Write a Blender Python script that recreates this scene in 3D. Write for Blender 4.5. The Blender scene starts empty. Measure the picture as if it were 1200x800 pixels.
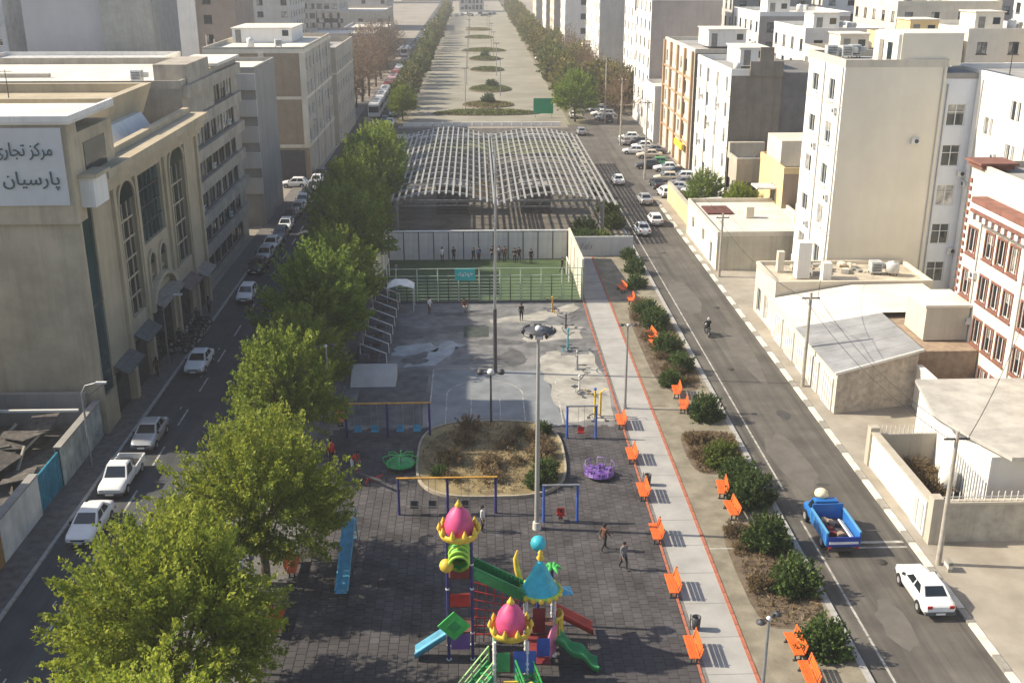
import bpy, bmesh, math, random
import numpy as np
from mathutils import Vector, Matrix
R = math.radians
random.seed(7)
scene = bpy.context.scene
col = scene.collection

# ------------------------------------------------------------------ camera, sky, sun, exposure
cam_d = bpy.data.cameras.new('camera'); cam_d.lens = 38.01; cam_d.sensor_width = 36
cam_d.clip_start = 0.5; cam_d.clip_end = 6000
cam = bpy.data.objects.new('camera', cam_d); col.objects.link(cam)
cam.location = (0, 0, 32.5); cam.rotation_euler = (R(90 - 19.634), 0, R(-1.916))
scene.camera = cam

SUN_EL = 36.5
SUN_TO = Vector((-1.0, 0.12, 0)).normalized()          # horizontal direction towards the sun
world = bpy.data.worlds.new('World'); scene.world = world; world.use_nodes = True
wn = world.node_tree; wn.nodes.clear()
wo = wn.nodes.new('ShaderNodeOutputWorld'); wb = wn.nodes.new('ShaderNodeBackground')
sky = wn.nodes.new('ShaderNodeTexSky'); sky.sky_type = 'NISHITA'; sky.sun_disc = False
sky.sun_elevation = R(SUN_EL); sky.sun_rotation = math.atan2(SUN_TO.x, SUN_TO.y)
sky.air_density = 1.0; sky.dust_density = 4.0; sky.ozone_density = .6; sky.altitude = 1100
wn.links.new(sky.outputs[0], wb.inputs[0]); wb.inputs[1].default_value = 0.13
wn.links.new(wb.outputs[0], wo.inputs[0])
sun_d = bpy.data.lights.new('sun', 'SUN'); sun_d.energy = 5.0; sun_d.angle = R(0.6); sun_d.color = (1.0, 0.89, 0.71)
sun = bpy.data.objects.new('sun', sun_d); col.objects.link(sun)
sdir = Vector((SUN_TO.x * math.cos(R(SUN_EL)), SUN_TO.y * math.cos(R(SUN_EL)), math.sin(R(SUN_EL))))
sun.rotation_euler = (-sdir).to_track_quat('-Z', 'Y').to_euler(); sun.location = (-60, 20, 80)
scene.view_settings.view_transform = 'Standard'; scene.view_settings.look = 'None'
scene.view_settings.exposure = 0.68; scene.view_settings.gamma = 1.0
scene.cycles.max_bounces = 6; scene.cycles.diffuse_bounces = 3; scene.cycles.glossy_bounces = 2
scene.cycles.transparent_max_bounces = 6; scene.cycles.transmission_bounces = 3; scene.cycles.volume_bounces = 0
scene.cycles.use_denoising = True

# ------------------------------------------------------------------ helpers
def tag(o, label=None, cat=None, group=None, kind=None):
    if label: o['label'] = label
    if cat: o['category'] = cat
    if group: o['group'] = group
    if kind: o['kind'] = kind
    return o

def empty(name, loc=(0, 0, 0), rz=0, parent=None):
    o = bpy.data.objects.new(name, None); col.objects.link(o)
    o.location = loc; o.rotation_euler = (0, 0, rz); o.empty_display_size = 0.3
    if parent: o.parent = parent
    return o

def thing(name, label, cat, loc=(0, 0, 0), rz=0, group=None):
    return tag(empty(name, loc, rz), label, cat, group)

def link(name, me, parent=None, loc=(0, 0, 0), rz=0):
    o = bpy.data.objects.new(name, me); col.objects.link(o)
    o.location = loc; o.rotation_euler = (0, 0, rz)
    if parent: o.parent = parent
    return o

def children(o): return list(o.children)
def copy_tree(o, parent=None):
    c = o.copy(); col.objects.link(c); c.parent = parent
    for ch in o.children: copy_tree(ch, c)
    return c

def paint(o, old, new):
    """swap a material on an object (object-level slots, shared mesh)"""
    for s in o.material_slots:
        if s.material and s.material.name == old.name:
            s.link = 'OBJECT'; s.material = new
    for ch in o.children: paint(ch, old, new)

class MB:
    def __init__(s): s.v = []; s.f = []; s.mi = []; s.sm = []
    def add(s, vs, fs, m=0, smooth=False):
        b = len(s.v); s.v += [tuple(x) for x in vs]
        for f in fs: s.f.append(tuple(i + b for i in f)); s.mi.append(m); s.sm.append(smooth)
        return s
    def quad(s, a, b, c, d, m=0): return s.add([a, b, c, d], [(0, 1, 2, 3)], m)
    def box(s, x0, x1, y0, y1, z0, z1, m=0):
        vs = [(x0, y0, z0), (x1, y0, z0), (x1, y1, z0), (x0, y1, z0), (x0, y0, z1), (x1, y0, z1), (x1, y1, z1), (x0, y1, z1)]
        return s.add(vs, [(0, 3, 2, 1), (4, 5, 6, 7), (0, 1, 5, 4), (1, 2, 6, 5), (2, 3, 7, 6), (3, 0, 4, 7)], m)
    def obox(s, c, size, rot=None, m=0):
        sx, sy, sz = (k / 2 for k in size)
        M_ = rot if rot is not None else Matrix.Identity(3)
        if not isinstance(M_, Matrix): M_ = Matrix.Rotation(M_, 3, 'Z')
        vs = [Vector(c) + M_ @ Vector(p) for p in ((-sx, -sy, -sz), (sx, -sy, -sz), (sx, sy, -sz), (-sx, sy, -sz), (-sx, -sy, sz), (sx, -sy, sz), (sx, sy, sz), (-sx, sy, sz))]
        return s.add(vs, [(0, 3, 2, 1), (4, 5, 6, 7), (0, 1, 5, 4), (1, 2, 6, 5), (2, 3, 7, 6), (3, 0, 4, 7)], m)
    def beam(s, p0, p1, w, h, m=0):
        p0 = Vector(p0); p1 = Vector(p1); d = p1 - p0; L = d.length
        if L < 1e-6: return s
        d /= L; up = Vector((0, 0, 1)) if abs(d.z) < .98 else Vector((0, 1, 0))
        x = d.cross(up).normalized(); z = x.cross(d).normalized()
        M_ = Matrix((x, d, z)).transposed()
        return s.obox((p0 + p1) / 2, (w, L, h), M_, m)
    def cyl(s, p0, p1, r0, r1=None, n=8, m=0, caps=True, smooth=True):
        r1 = r0 if r1 is None else r1
        p0 = Vector(p0); p1 = Vector(p1); d = (p1 - p0).normalized()
        a = Vector((1, 0, 0)) if abs(d.x) < .9 else Vector((0, 1, 0))
        u = d.cross(a).normalized(); w = d.cross(u)
        vs = []
        for p, r in ((p0, r0), (p1, r1)):
            for i in range(n):
                t = 2 * math.pi * i / n; vs.append(p + u * (r * math.cos(t)) + w * (r * math.sin(t)))
        s.add(vs, [(i, (i + 1) % n, n + (i + 1) % n, n + i) for i in range(n)], m, smooth)
        if caps: s.add(vs, [tuple(range(n))[::-1], tuple(range(n, 2 * n))], m)
        return s
    def tube(s, pts, r, n=8, m=0):
        pts = [Vector(p) for p in pts]; rs = r if isinstance(r, (list, tuple)) else [r] * len(pts)
        vs = []; prev = None
        for i, p in enumerate(pts):
            d = (pts[min(i + 1, len(pts) - 1)] - pts[max(i - 1, 0)]).normalized()
            if prev is None:
                a = Vector((1, 0, 0)) if abs(d.x) < .9 else Vector((0, 1, 0)); u = d.cross(a).normalized()
            else:
                u = (prev - d * prev.dot(d)).normalized()
            prev = u; w = d.cross(u)
            for k in range(n):
                t = 2 * math.pi * k / n; vs.append(p + u * (rs[i] * math.cos(t)) + w * (rs[i] * math.sin(t)))
        fs = []
        for i in range(len(pts) - 1):
            for k in range(n): fs.append((i * n + k, i * n + (k + 1) % n, (i + 1) * n + (k + 1) % n, (i + 1) * n + k))
        s.add(vs, fs, m, True)
        s.add(vs[:n], [tuple(range(n))[::-1]], m); s.add(vs[-n:], [tuple(range(n))], m)
        return s
    def lathe(s, prof, n=12, c=(0, 0, 0), m=0, smooth=True):
        vs = []
        for r, z in prof:
            for k in range(n):
                t = 2 * math.pi * k / n; vs.append((c[0] + r * math.cos(t), c[1] + r * math.sin(t), c[2] + z))
        fs = []
        for i in range(len(prof) - 1):
            for k in range(n): fs.append((i * n + k, i * n + (k + 1) % n, (i + 1) * n + (k + 1) % n, (i + 1) * n + k))
        return s.add(vs, fs, m, smooth)
    def ball(s, c, r, n=10, k=6, sz=1.0, m=0):
        return s.lathe([(max(r * math.cos(a), 1e-3), r * sz * math.sin(a)) for a in [(-.5 + i / k) * math.pi for i in range(k + 1)]], n, c, m)
    def prism(s, poly, z0, z1, m=0, side=None):
        n = len(poly); vs = [(p[0], p[1], z0) for p in poly] + [(p[0], p[1], z1) for p in poly]
        s.add(vs, [tuple(range(n, 2 * n))], m); s.add(vs, [tuple(range(n))[::-1]], m)
        return s.add(vs, [(i, (i + 1) % n, n + (i + 1) % n, n + i) for i in range(n)], m if side is None else side)
    def mesh(s, name, mats):
        me = bpy.data.meshes.new(name); me.from_pydata(s.v, [], s.f)
        for m in (mats if isinstance(mats, (list, tuple)) else [mats]): me.materials.append(m)
        me.polygons.foreach_set('material_index', s.mi); me.polygons.foreach_set('use_smooth', s.sm)
        me.validate(); me.update(); return me
    def build(s, name, mats, parent=None, loc=(0, 0, 0), rz=0):
        return link(name, s.mesh(name, mats), parent, loc, rz)

def struct(o): o['kind'] = 'structure'; return o

# ------------------------------------------------------------------ materials
MATS = {}
def M(name, c, rough=.85, var=.18, scale=1.5, bump=0.0, metal=0.0, c2=None, streak=0.0, bscale=None, spec=.3, rnd=0.0, detail=5, ystreak=0.0, mixlo=.35, mixhi=.65):
    if name in MATS: return MATS[name]
    m = bpy.data.materials.new(name); m.use_nodes = True; nt = m.node_tree; L = nt.links
    b = nt.nodes['Principled BSDF']
    b.inputs['Roughness'].default_value = rough; b.inputs['Metallic'].default_value = metal
    b.inputs['Specular IOR Level'].default_value = spec
    tc = nt.nodes.new('ShaderNodeTexCoord')
    nz = nt.nodes.new('ShaderNodeTexNoise'); nz.inputs['Scale'].default_value = scale; nz.inputs['Detail'].default_value = detail; nz.inputs['Roughness'].default_value = .62
    L.new(tc.outputs['Object'], nz.inputs['Vector'])
    mr = nt.nodes.new('ShaderNodeMapRange'); mr.inputs['From Min'].default_value = mixlo; mr.inputs['From Max'].default_value = mixhi
    L.new(nz.outputs['Fac'], mr.inputs['Value'])
    mx = nt.nodes.new('ShaderNodeMix'); mx.data_type = 'RGBA'
    if c2 is None:
        a = [max(0, k * (1 - var)) for k in c]; d = [min(1, k * (1 + var)) for k in c]
    else: a, d = c, c2
    mx.inputs['A'].default_value = (*a, 1); mx.inputs['B'].default_value = (*d, 1)
    L.new(mr.outputs['Result'], mx.inputs['Factor']); out = mx.outputs['Result']
    if streak > 0:
        mp = nt.nodes.new('ShaderNodeMapping'); mp.inputs['Scale'].default_value = (1.3, 1.3, .09)
        L.new(tc.outputs['Object'], mp.inputs['Vector'])
        n2 = nt.nodes.new('ShaderNodeTexNoise'); n2.inputs['Scale'].default_value = 1.1; n2.inputs['Detail'].default_value = 6; n2.inputs['Roughness'].default_value = .7
        L.new(mp.outputs['Vector'], n2.inputs['Vector'])
        r2 = nt.nodes.new('ShaderNodeMapRange'); r2.inputs['From Min'].default_value = .48; r2.inputs['From Max'].default_value = .8; r2.inputs['To Max'].default_value = streak
        L.new(n2.outputs['Fac'], r2.inputs['Value'])
        m2 = nt.nodes.new('ShaderNodeMix'); m2.data_type = 'RGBA'; m2.inputs['B'].default_value = (*[k * .45 for k in c], 1)
        L.new(r2.outputs['Result'], m2.inputs['Factor']); L.new(out, m2.inputs['A']); out = m2.outputs['Result']
    if ystreak > 0:
        mp = nt.nodes.new('ShaderNodeMapping'); mp.inputs['Scale'].default_value = (1.6, .035, 1)
        L.new(tc.outputs['Object'], mp.inputs['Vector'])
        n2 = nt.nodes.new('ShaderNodeTexNoise'); n2.inputs['Scale'].default_value = .9; n2.inputs['Detail'].default_value = 7; n2.inputs['Roughness'].default_value = .7
        L.new(mp.outputs['Vector'], n2.inputs['Vector'])
        r2 = nt.nodes.new('ShaderNodeMapRange'); r2.inputs['From Min'].default_value = .4; r2.inputs['From Max'].default_value = .72; r2.inputs['To Max'].default_value = ystreak
        L.new(n2.outputs['Fac'], r2.inputs['Value'])
        m2 = nt.nodes.new('ShaderNodeMix'); m2.data_type = 'RGBA'; m2.inputs['B'].default_value = (*[k * .5 for k in c], 1)
        L.new(r2.outputs['Result'], m2.inputs['Factor']); L.new(out, m2.inputs['A']); out = m2.outputs['Result']
    if rnd > 0:
        oi = nt.nodes.new('ShaderNodeObjectInfo'); hs = nt.nodes.new('ShaderNodeHueSaturation')
        r3 = nt.nodes.new('ShaderNodeMapRange'); r3.inputs['To Min'].default_value = 1 - rnd; r3.inputs['To Max'].default_value = 1 + rnd
        L.new(oi.outputs['Random'], r3.inputs['Value']); L.new(r3.outputs['Result'], hs.inputs['Value']); L.new(out, hs.inputs['Color']); out = hs.outputs['Color']
    L.new(out, b.inputs['Base Color'])
    if bump > 0:
        bn = nt.nodes.new('ShaderNodeTexNoise'); bn.inputs['Scale'].default_value = bscale or scale * 8; bn.inputs['Detail'].default_value = 4
        L.new(tc.outputs['Object'], bn.inputs['Vector'])
        bp = nt.nodes.new('ShaderNodeBump'); bp.inputs['Strength'].default_value = bump; bp.inputs['Distance'].default_value = .05
        L.new(bn.outputs['Fac'], bp.inputs['Height']); L.new(bp.outputs['Normal'], b.inputs['Normal'])
    MATS[name] = m; return m

def leafmat(name, c, c2, trans=.35, rough=.6):
    m = bpy.data.materials.new(name); m.use_nodes = True; nt = m.node_tree; L = nt.links; nt.nodes.clear()
    o = nt.nodes.new('ShaderNodeOutputMaterial'); at = nt.nodes.new('ShaderNodeAttribute'); at.attribute_name = 'tint'
    oi = nt.nodes.new('ShaderNodeObjectInfo')
    mx = nt.nodes.new('ShaderNodeMix'); mx.data_type = 'RGBA'; mx.inputs['A'].default_value = (*c, 1); mx.inputs['B'].default_value = (*c2, 1)
    L.new(at.outputs['Fac'], mx.inputs['Factor'])
    hs = nt.nodes.new('ShaderNodeHueSaturation'); mr = nt.nodes.new('ShaderNodeMapRange'); mr.inputs['To Min'].default_value = .82; mr.inputs['To Max'].default_value = 1.15
    L.new(oi.outputs['Random'], mr.inputs['Value']); L.new(mr.outputs['Result'], hs.inputs['Value']); L.new(mx.outputs['Result'], hs.inputs['Color'])
    d = nt.nodes.new('ShaderNodeBsdfPrincipled'); d.inputs['Roughness'].default_value = rough; d.inputs['Specular IOR Level'].default_value = .25
    t = nt.nodes.new('ShaderNodeBsdfTranslucent'); ms = nt.nodes.new('ShaderNodeMixShader'); ms.inputs[0].default_value = trans
    L.new(hs.outputs['Color'], d.inputs['Base Color']); L.new(hs.outputs['Color'], t.inputs['Color'])
    L.new(d.outputs[0], ms.inputs[1]); L.new(t.outputs[0], ms.inputs[2]); L.new(ms.outputs[0], o.inputs[0])
    MATS[name] = m; return m

def glassmat(name, c=(.02, .03, .035), rough=.12):
    m = M(name, c, rough=rough, var=.5, scale=.25, spec=.6, rnd=.3); return m

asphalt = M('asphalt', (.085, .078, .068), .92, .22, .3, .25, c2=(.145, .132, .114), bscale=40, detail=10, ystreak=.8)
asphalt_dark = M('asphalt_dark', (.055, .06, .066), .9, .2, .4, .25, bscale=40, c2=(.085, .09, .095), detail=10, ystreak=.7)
ground_m = M('dusty_ground', (.22, .195, .16), .95, .25, .08, .3, bscale=6, c2=(.31, .275, .225))
concrete = M('concrete', (.36, .35, .33), .9, .18, .5, .15, bscale=20, c2=(.46, .45, .43))
concrete_dk = M('concrete_dark', (.17, .17, .17), .9, .25, .7, .2, bscale=15)
paving = M('paving', (.2, .19, .18), .9, .2, 1.2, .3, bscale=12)
paving_tan = M('paving_tan', (.24, .215, .175), .92, .16, .3, .2, bscale=12, c2=(.36, .325, .27), detail=9)
rubber = M('rubber_tile', (.055, .051, .053), .92, .3, .45, .2, bscale=30, rnd=.1, c2=(.082, .075, .076))
gravel = M('gravel_strip', (.17, .15, .11), .95, .3, .8, .5, bscale=25, c2=(.28, .25, .185), detail=9)
soil = M('soil', (.09, .065, .045), .95, .3, 1.5, .5, bscale=14, c2=(.17, .13, .09))
white_p = M('white_paint', (.72, .71, .68), .7, .12, 1.2)
line_p = M('road_paint', (.22, .21, .19), .88, .35, 1.8, c2=(.5, .48, .43), detail=9)
black_p = M('black_paint', (.03, .03, .03), .7, .3, 2)
red_edge = M('red_kerb', (.36, .13, .08), .85, .25, 2)
metal = M('galvanised', (.33, .34, .35), .5, .15, 2, metal=.6)
metal_w = M('pale_steel', (.62, .62, .6), .5, .12, 2)
metal_dk = M('dark_steel', (.06, .06, .065), .5, .2, 2)
glass = glassmat('window_glass')
glass_w = M('lamp_glass', (.75, .75, .72), .3, .05, 1)
orange = M('orange_plastic', (.72, .14, .025), .5, .15, 3, rnd=.12)
bark = M('bark', (.1, .08, .06), .95, .3, 3, .5, bscale=12)

# ------------------------------------------------------------------ meshes that need evaluation, made while the scene is still empty
def text_mesh(txt, size):
    cu = bpy.data.curves.new('lettering', 'FONT'); cu.body = txt; cu.size = size; cu.extrude = .03; cu.align_x = 'RIGHT'
    o = bpy.data.objects.new('lettering', cu); col.objects.link(o)
    bpy.context.view_layer.update(); dg = bpy.context.evaluated_depsgraph_get()
    me = bpy.data.meshes.new_from_object(o.evaluated_get(dg)); bpy.data.objects.remove(o); me.materials.clear(); return me
TEXTS = [text_mesh('\ufbfc\ufead\ufe8e\ufea0\ufe97 \ufeb0\ufb90\ufeae\ufee3', 1.22), text_mesh('\ufee5\ufe8e\ufbff\ufeb3\ufead\ufe8e\ufb58', 1.22)]
skin_m = M('skin', (.42, .26, .18), .6, .1, 3); hair_m = M('hair', (.02, .016, .013), .7, .3, 8)
def cloth(n, c): return M('cloth_' + n, c, .9, .2, 4, .2, bscale=20)
def person_meshes(pose):
    """joints in metres for a figure 1.7 m tall facing -Y; returns body mesh (materials: 0 top, 1 trousers, 2 skin, 3 shoes)"""
    J = dict(pel=(0, 0, .92), spine=(0, .01, 1.12), chest=(0, .0, 1.32), neck=(0, .0, 1.47), head=(0, -.02, 1.57), top=(0, -.01, 1.68),
             ls=(.18, 0, 1.41), le=(.23, .03, 1.14), lw=(.24, -.06, .9), lh=(.24, -.09, .8), rs=(-.18, 0, 1.41), re=(-.23, .03, 1.14), rw=(-.24, -.06, .9), rh=(-.24, -.09, .8),
             lp=(.1, 0, .88), lk=(.11, -.02, .49), la=(.11, .03, .09), lt=(.11, -.13, .04), rp=(-.1, 0, .88), rk=(-.11, -.02, .49), ra=(-.11, .03, .09), rt=(-.11, -.13, .04))
    J.update(pose)
    rad = dict(pel=.14, spine=.13, chest=.155, neck=.06, head=.095, top=.07, ls=.08, rs=.08, le=.052, re=.052, lw=.036, rw=.036, lh=.04, rh=.04, lp=.1, rp=.1, lk=.065, rk=.065, la=.045, ra=.045, lt=.04, rt=.04)
    E = [('pel', 'spine'), ('spine', 'chest'), ('chest', 'neck'), ('neck', 'head'), ('head', 'top'), ('chest', 'ls'), ('ls', 'le'), ('le', 'lw'), ('lw', 'lh'), ('chest', 'rs'), ('rs', 're'), ('re', 'rw'), ('rw', 'rh'), ('pel', 'lp'), ('lp', 'lk'), ('lk', 'la'), ('la', 'lt'), ('pel', 'rp'), ('rp', 'rk'), ('rk', 'ra'), ('ra', 'rt')]
    names = list(J); idx = {n: i for i, n in enumerate(names)}
    me = bpy.data.meshes.new('skeleton'); me.from_pydata([J[n] for n in names], [(idx[a], idx[b]) for a, b in E], [])
    o = bpy.data.objects.new('skeleton', me); col.objects.link(o); o.modifiers.new('s', 'SKIN'); sd = o.modifiers.new('d', 'SUBSURF'); sd.levels = 1; sd.render_levels = 1
    for n in names:
        sv = me.skin_vertices[0].data[idx[n]]; r = rad[n]; sv.radius = (r * (.8 if n in ('chest', 'spine', 'pel') else 1), r * (1.15 if n in ('chest',) else 1)); sv.use_root = n == 'pel'
    dg = bpy.context.evaluated_depsgraph_get(); dg.update(); bm_ = bpy.data.meshes.new_from_object(o.evaluated_get(dg)); bpy.data.objects.remove(o)
    seg = {('pel', 'spine'): 0, ('spine', 'chest'): 0, ('chest', 'neck'): 0, ('neck', 'head'): 2, ('head', 'top'): 2, ('chest', 'ls'): 0, ('chest', 'rs'): 0, ('ls', 'le'): 0, ('rs', 're'): 0, ('le', 'lw'): 0, ('re', 'rw'): 0, ('lw', 'lh'): 2, ('rw', 'rh'): 2, ('pel', 'lp'): 1, ('pel', 'rp'): 1, ('lp', 'lk'): 1, ('rp', 'rk'): 1, ('lk', 'la'): 1, ('rk', 'ra'): 1, ('la', 'lt'): 3, ('ra', 'rt'): 3}
    V = {n: Vector(J[n]) for n in J}; mi = []
    for p in bm_.polygons:
        c = p.center; best = None
        for (a, b), m in seg.items():
            A, B = V[a], V[b]; t = max(0, min(1, (c - A).dot(B - A) / (B - A).length_squared)); d = (c - A.lerp(B, t)).length - (rad[a] * (1 - t) + rad[b] * t)
            if best is None or d < best[0]: best = (d, m)
        mi.append(best[1])
    for k in range(4): bm_.materials.append(skin_m)
    bm_.polygons.foreach_set('material_index', mi); bm_.polygons.foreach_set('use_smooth', [True] * len(mi)); bm_.update()
    return bm_, V
walk = dict(lk=(.1, -.16, .5), la=(.1, -.2, .09), lt=(.1, -.36, .05), rk=(-.1, .06, .5), ra=(-.1, .3, .14), rt=(-.1, .2, .04), le=(.24, .12, 1.15), lw=(.24, .14, .92), lh=(.24, .12, .82), re=(-.24, -.08, 1.15), rw=(-.23, -.24, .95), rh=(-.22, -.3, .87))
hold = dict(le=(.25, -.02, 1.15), lw=(.14, -.24, 1.12), lh=(.07, -.3, 1.13), re=(-.25, -.02, 1.15), rw=(-.14, -.24, 1.1), rh=(-.07, -.3, 1.1))
bend = dict(spine=(0, -.1, 1.08), chest=(0, -.26, 1.22), neck=(0, -.36, 1.33), head=(0, -.44, 1.4), top=(0, -.5, 1.48), ls=(.18, -.3, 1.28), rs=(-.18, -.3, 1.28), le=(.22, -.42, 1.05), re=(-.22, -.42, 1.05), lw=(.16, -.5, .85), rw=(-.16, -.5, .85), lh=(.15, -.53, .77), rh=(-.15, -.53, .77))
ride = dict(pel=(0, 0, .92), lp=(.1, -.02, .9), rp=(-.1, -.02, .9), lk=(.2, -.38, .8), rk=(-.2, -.38, .8), la=(.2, -.22, .38), ra=(-.2, -.22, .38), lt=(.2, -.36, .34), rt=(-.2, -.36, .34), chest=(0, -.06, 1.3), neck=(0, -.08, 1.45), head=(0, -.1, 1.55), top=(0, -.1, 1.66), le=(.3, -.28, 1.14), re=(-.3, -.28, 1.14), lw=(.32, -.5, 1.06), rw=(-.32, -.5, 1.06), lh=(.33, -.6, 1.05), rh=(-.33, -.6, 1.05))
sit = dict(pel=(0, 0, .48), spine=(0, .03, .68), chest=(0, .02, .88), neck=(0, 0, 1.03), head=(0, -.02, 1.13), top=(0, -.01, 1.24), ls=(.18, .02, .97), rs=(-.18, .02, .97), le=(.23, .0, .72), re=(-.23, .0, .72), lw=(.16, -.22, .6), rw=(-.16, -.22, .6), lh=(.13, -.3, .58), rh=(-.13, -.3, .58), lp=(.1, -.03, .47), rp=(-.1, -.03, .47), lk=(.12, -.44, .46), rk=(-.12, -.44, .46), la=(.12, -.42, .09), ra=(-.12, -.42, .09), lt=(.12, -.56, .04), rt=(-.12, -.56, .04))
POSES = {k: person_meshes(v) for k, v in (('stand', {}), ('walk', walk), ('hold', hold), ('bend', bend), ('ride', ride), ('sit', sit))}
# ------------------------------------------------------------------ ground, roads, pavements
def sheet(name, x0, x1, y0, y1, z, mat, parent=None):
    o = MB().quad((x0, y0, z), (x1, y0, z), (x1, y1, z), (x0, y1, z)).build(name, mat, parent)
    return o if parent else struct(o)
def slab(name, x0, x1, y0, y1, z, mat):
    return struct(MB().box(x0, x1, y0, y1, -.05, z).build(name, mat))

sheet('ground', -900, 1100, -60, 3200, 0, ground_m)
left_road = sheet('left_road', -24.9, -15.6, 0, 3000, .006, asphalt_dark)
right_road = sheet('right_road', 18.6, 25.1, 0, 3000, .006, asphalt)
sheet('parking_apron', 25.1, 33.3, 152, 420, .010, M('apron', (.12, .11, .1), .92, .2, .4, .2, bscale=30))
cross_road = sheet('cross_road', -60, 33, 206, 218, .012, asphalt)
slab('left_pavement', -27.2, -25.05, 20, 205, .13, M('pave_brick', (.13, .12, .11), .9, .25, 2, .3, bscale=10))
park_base = slab('park_pavement', -15.3, 18.25, 24, 205, .13, paving)
slab('right_pavement', 25.55, 33.4, 24, 150, .13, paving_tan)
ZP = .13

# kerbs: near ones are single stones, the rest runs on as one piece
def kerb(name, x0, x1, ya, yb, step, mats, z=.15, limit=70):
    root = struct(empty(name, ((x0 + x1) / 2, ya, 0)))
    w = x1 - x0
    mes = [MB().box(-w / 2, w / 2, .006, step - .006, 0, z).mesh('kerb_stone', m) for m in mats]
    n = int((yb - ya) / step)
    for i in range(min(n, limit)):
        link('kerb_stone', mes[i % len(mats)], root, (0, i * step, random.uniform(-.004, .004)))
    if n > limit:
        mb = MB()
        for i in range(limit, n): mb.box(-w / 2, w / 2, i * step + .006, (i + 1) * step - .006, 0, z, i % len(mats))
        o = mb.build('kerb_stone', list(mats), root); o['kind'] = 'stuff'
kw = M('kerb_white', (.5, .47, .41), .9, .35, 1.6, c2=(.62, .6, .55)); kb = M('kerb_black', (.17, .16, .14), .9, .35, 1.4, c2=(.33, .31, .27))
kg = M('kerb_grey', (.34, .33, .31), .9, .25, 1.2, .2, bscale=10)
kerb('right_kerb', 25.1, 25.5, 36, 150, 1.35, (kw, kw, kb))
kerb('park_right_kerb', 18.25, 18.6, 36, 205, 1.2, (kg,))
kerb('left_kerb', -25.1, -24.9, 40, 205, 1.2, (kg,))
kerb('park_left_kerb', -15.6, -15.3, 36, 205, 1.2, (kg,), limit=40)

# road paint
mk = struct(empty('right_road_markings', (0, 0, 0)))
for i in range(28):
    y = 38 + i * 4.0
    if 57.5 < y + 2 < 60.5: continue
    sheet('edge_line', 19.55, 19.68, y, y + 3.9, .012, line_p, mk)
sheet('stop_line', 19.9, 24.9, 55.1, 55.35, .012, line_p, mk); sheet('stop_line', 19.9, 24.9, 54.55, 54.72, .012, line_p, mk)
mk = struct(empty('left_road_markings', (0, 0, 0)))
for i in range(26):
    y = 40.5 + i * 6.6
    sheet('lane_dash', -22.16, -22.02, y, y + 3.0, .012, line_p, mk)
    if i < 8: sheet('lane_dash', -22.75, -22.65, y + 3.0, y + 3.5, .012, line_p, mk)
sheet('bay_line', -24.7, -23.2, 44.6, 44.75, .012, line_p, mk)
# patches, cracks and manholes in the asphalt
pm = M('asphalt_patch', (.06, .058, .055), .9, .2, 1.5); pt = M('asphalt_worn', (.11, .1, .088), .92, .2, .8, c2=(.14, .128, .112))
for x, y, w, l, m in ((22.9, 74, .55, .9, pm), (21.2, 66, 1.3, 4.5, pt), (23.1, 88, 1.0, 7, pt), (21.4, 47, .9, 2.2, pt), (22.4, 62.6, .5, .25, pm), (20.8, 104, 1.4, 6, pt)):
    n = 14; poly = [(x + w * math.cos(2 * math.pi * k / n) * random.uniform(.75, 1.15), y + l * math.sin(2 * math.pi * k / n) * random.uniform(.75, 1.15)) for k in range(n)]
    mb = MB(); mb.add([(p[0], p[1], .010) for p in poly], [tuple(range(n))]); mb.build('asphalt_patch', m, right_road)

man = MB().lathe([(.02, .004), (.34, .004), (.34, 0)], 16).mesh('manhole_cover', M('cast_iron', (.05, .045, .04), .7, .4, 6))
for x, y in ((22.8, 53.0), (21.0, 83.5), (23.4, 100.2), (21.6, 121)): link('manhole_cover', man, right_road, (x, y, .011))
for x, y in ((-20.4, 62), (-19.0, 93), (-20.8, 127)): link('manhole_cover', man, left_road, (x, y, .011))
# ------------------------------------------------------------------ the park: playground, court, paths
# rubber tiles of the playground
T = .5; X0, X1, Y0, Y1 = -10.6, 10.5, 38.0, 72.0
play = struct(sheet('playground_floor', X0 - .05, X1 + .05, Y0 - .05, Y1 + .05, ZP + .004, M('tile_bed', (.055, .051, .052), .95, .3, 2)))
tile = MB(); g = .007
tile.add([(g, g, 0), (T - g, g, 0), (T - g, T - g, 0), (g, T - g, 0), (g + .012, g + .012, .025), (T - g - .012, g + .012, .025), (T - g - .012, T - g - .012, .025), (g + .012, T - g - .012, .025)],
         [(4, 5, 6, 7), (0, 1, 5, 4), (1, 2, 6, 5), (2, 3, 7, 6), (3, 0, 4, 7)])
tme = tile.mesh('rubber_tile', rubber)
def in_bed(x, y):
    return ((x - .8) / 5.0) ** 4 + ((y - 67.0) / 5.9) ** 4 < 1.0
nx = int((X1 - X0) / T); ny = int((Y1 - Y0) / T); cnt = 0; rest = MB()
rub = [M('rubber_tile_b%d' % i, tuple(k * s for k in (.068, .063, .064)), .92, .35, .5, .2, bscale=30) for i, s in enumerate((.86, .95, 1.04, 1.14))]
for j in range(ny):
    for i in range(nx):
        x = X0 + i * T; y = Y0 + j * T + (T / 2 if i % 2 else 0)
        if in_bed(x + T / 2, y + T / 2): continue
        if cnt < 300 and y > 42.0:
            link('rubber_tile', tme, play, (x, y, ZP + .004 + random.uniform(-.003, .004))); cnt += 1
        else:
            zz = ZP + .004 + random.uniform(-.004, .004); b = len(rest.v)
            rest.add([(v[0] + x, v[1] + y, v[2] + zz) for v in tile.v], tile.f, random.choice((0, 1, 1, 1, 2, 2, 2, 3)))
o = rest.build('rubber_tile', rub, play); o['kind'] = 'stuff'

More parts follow.
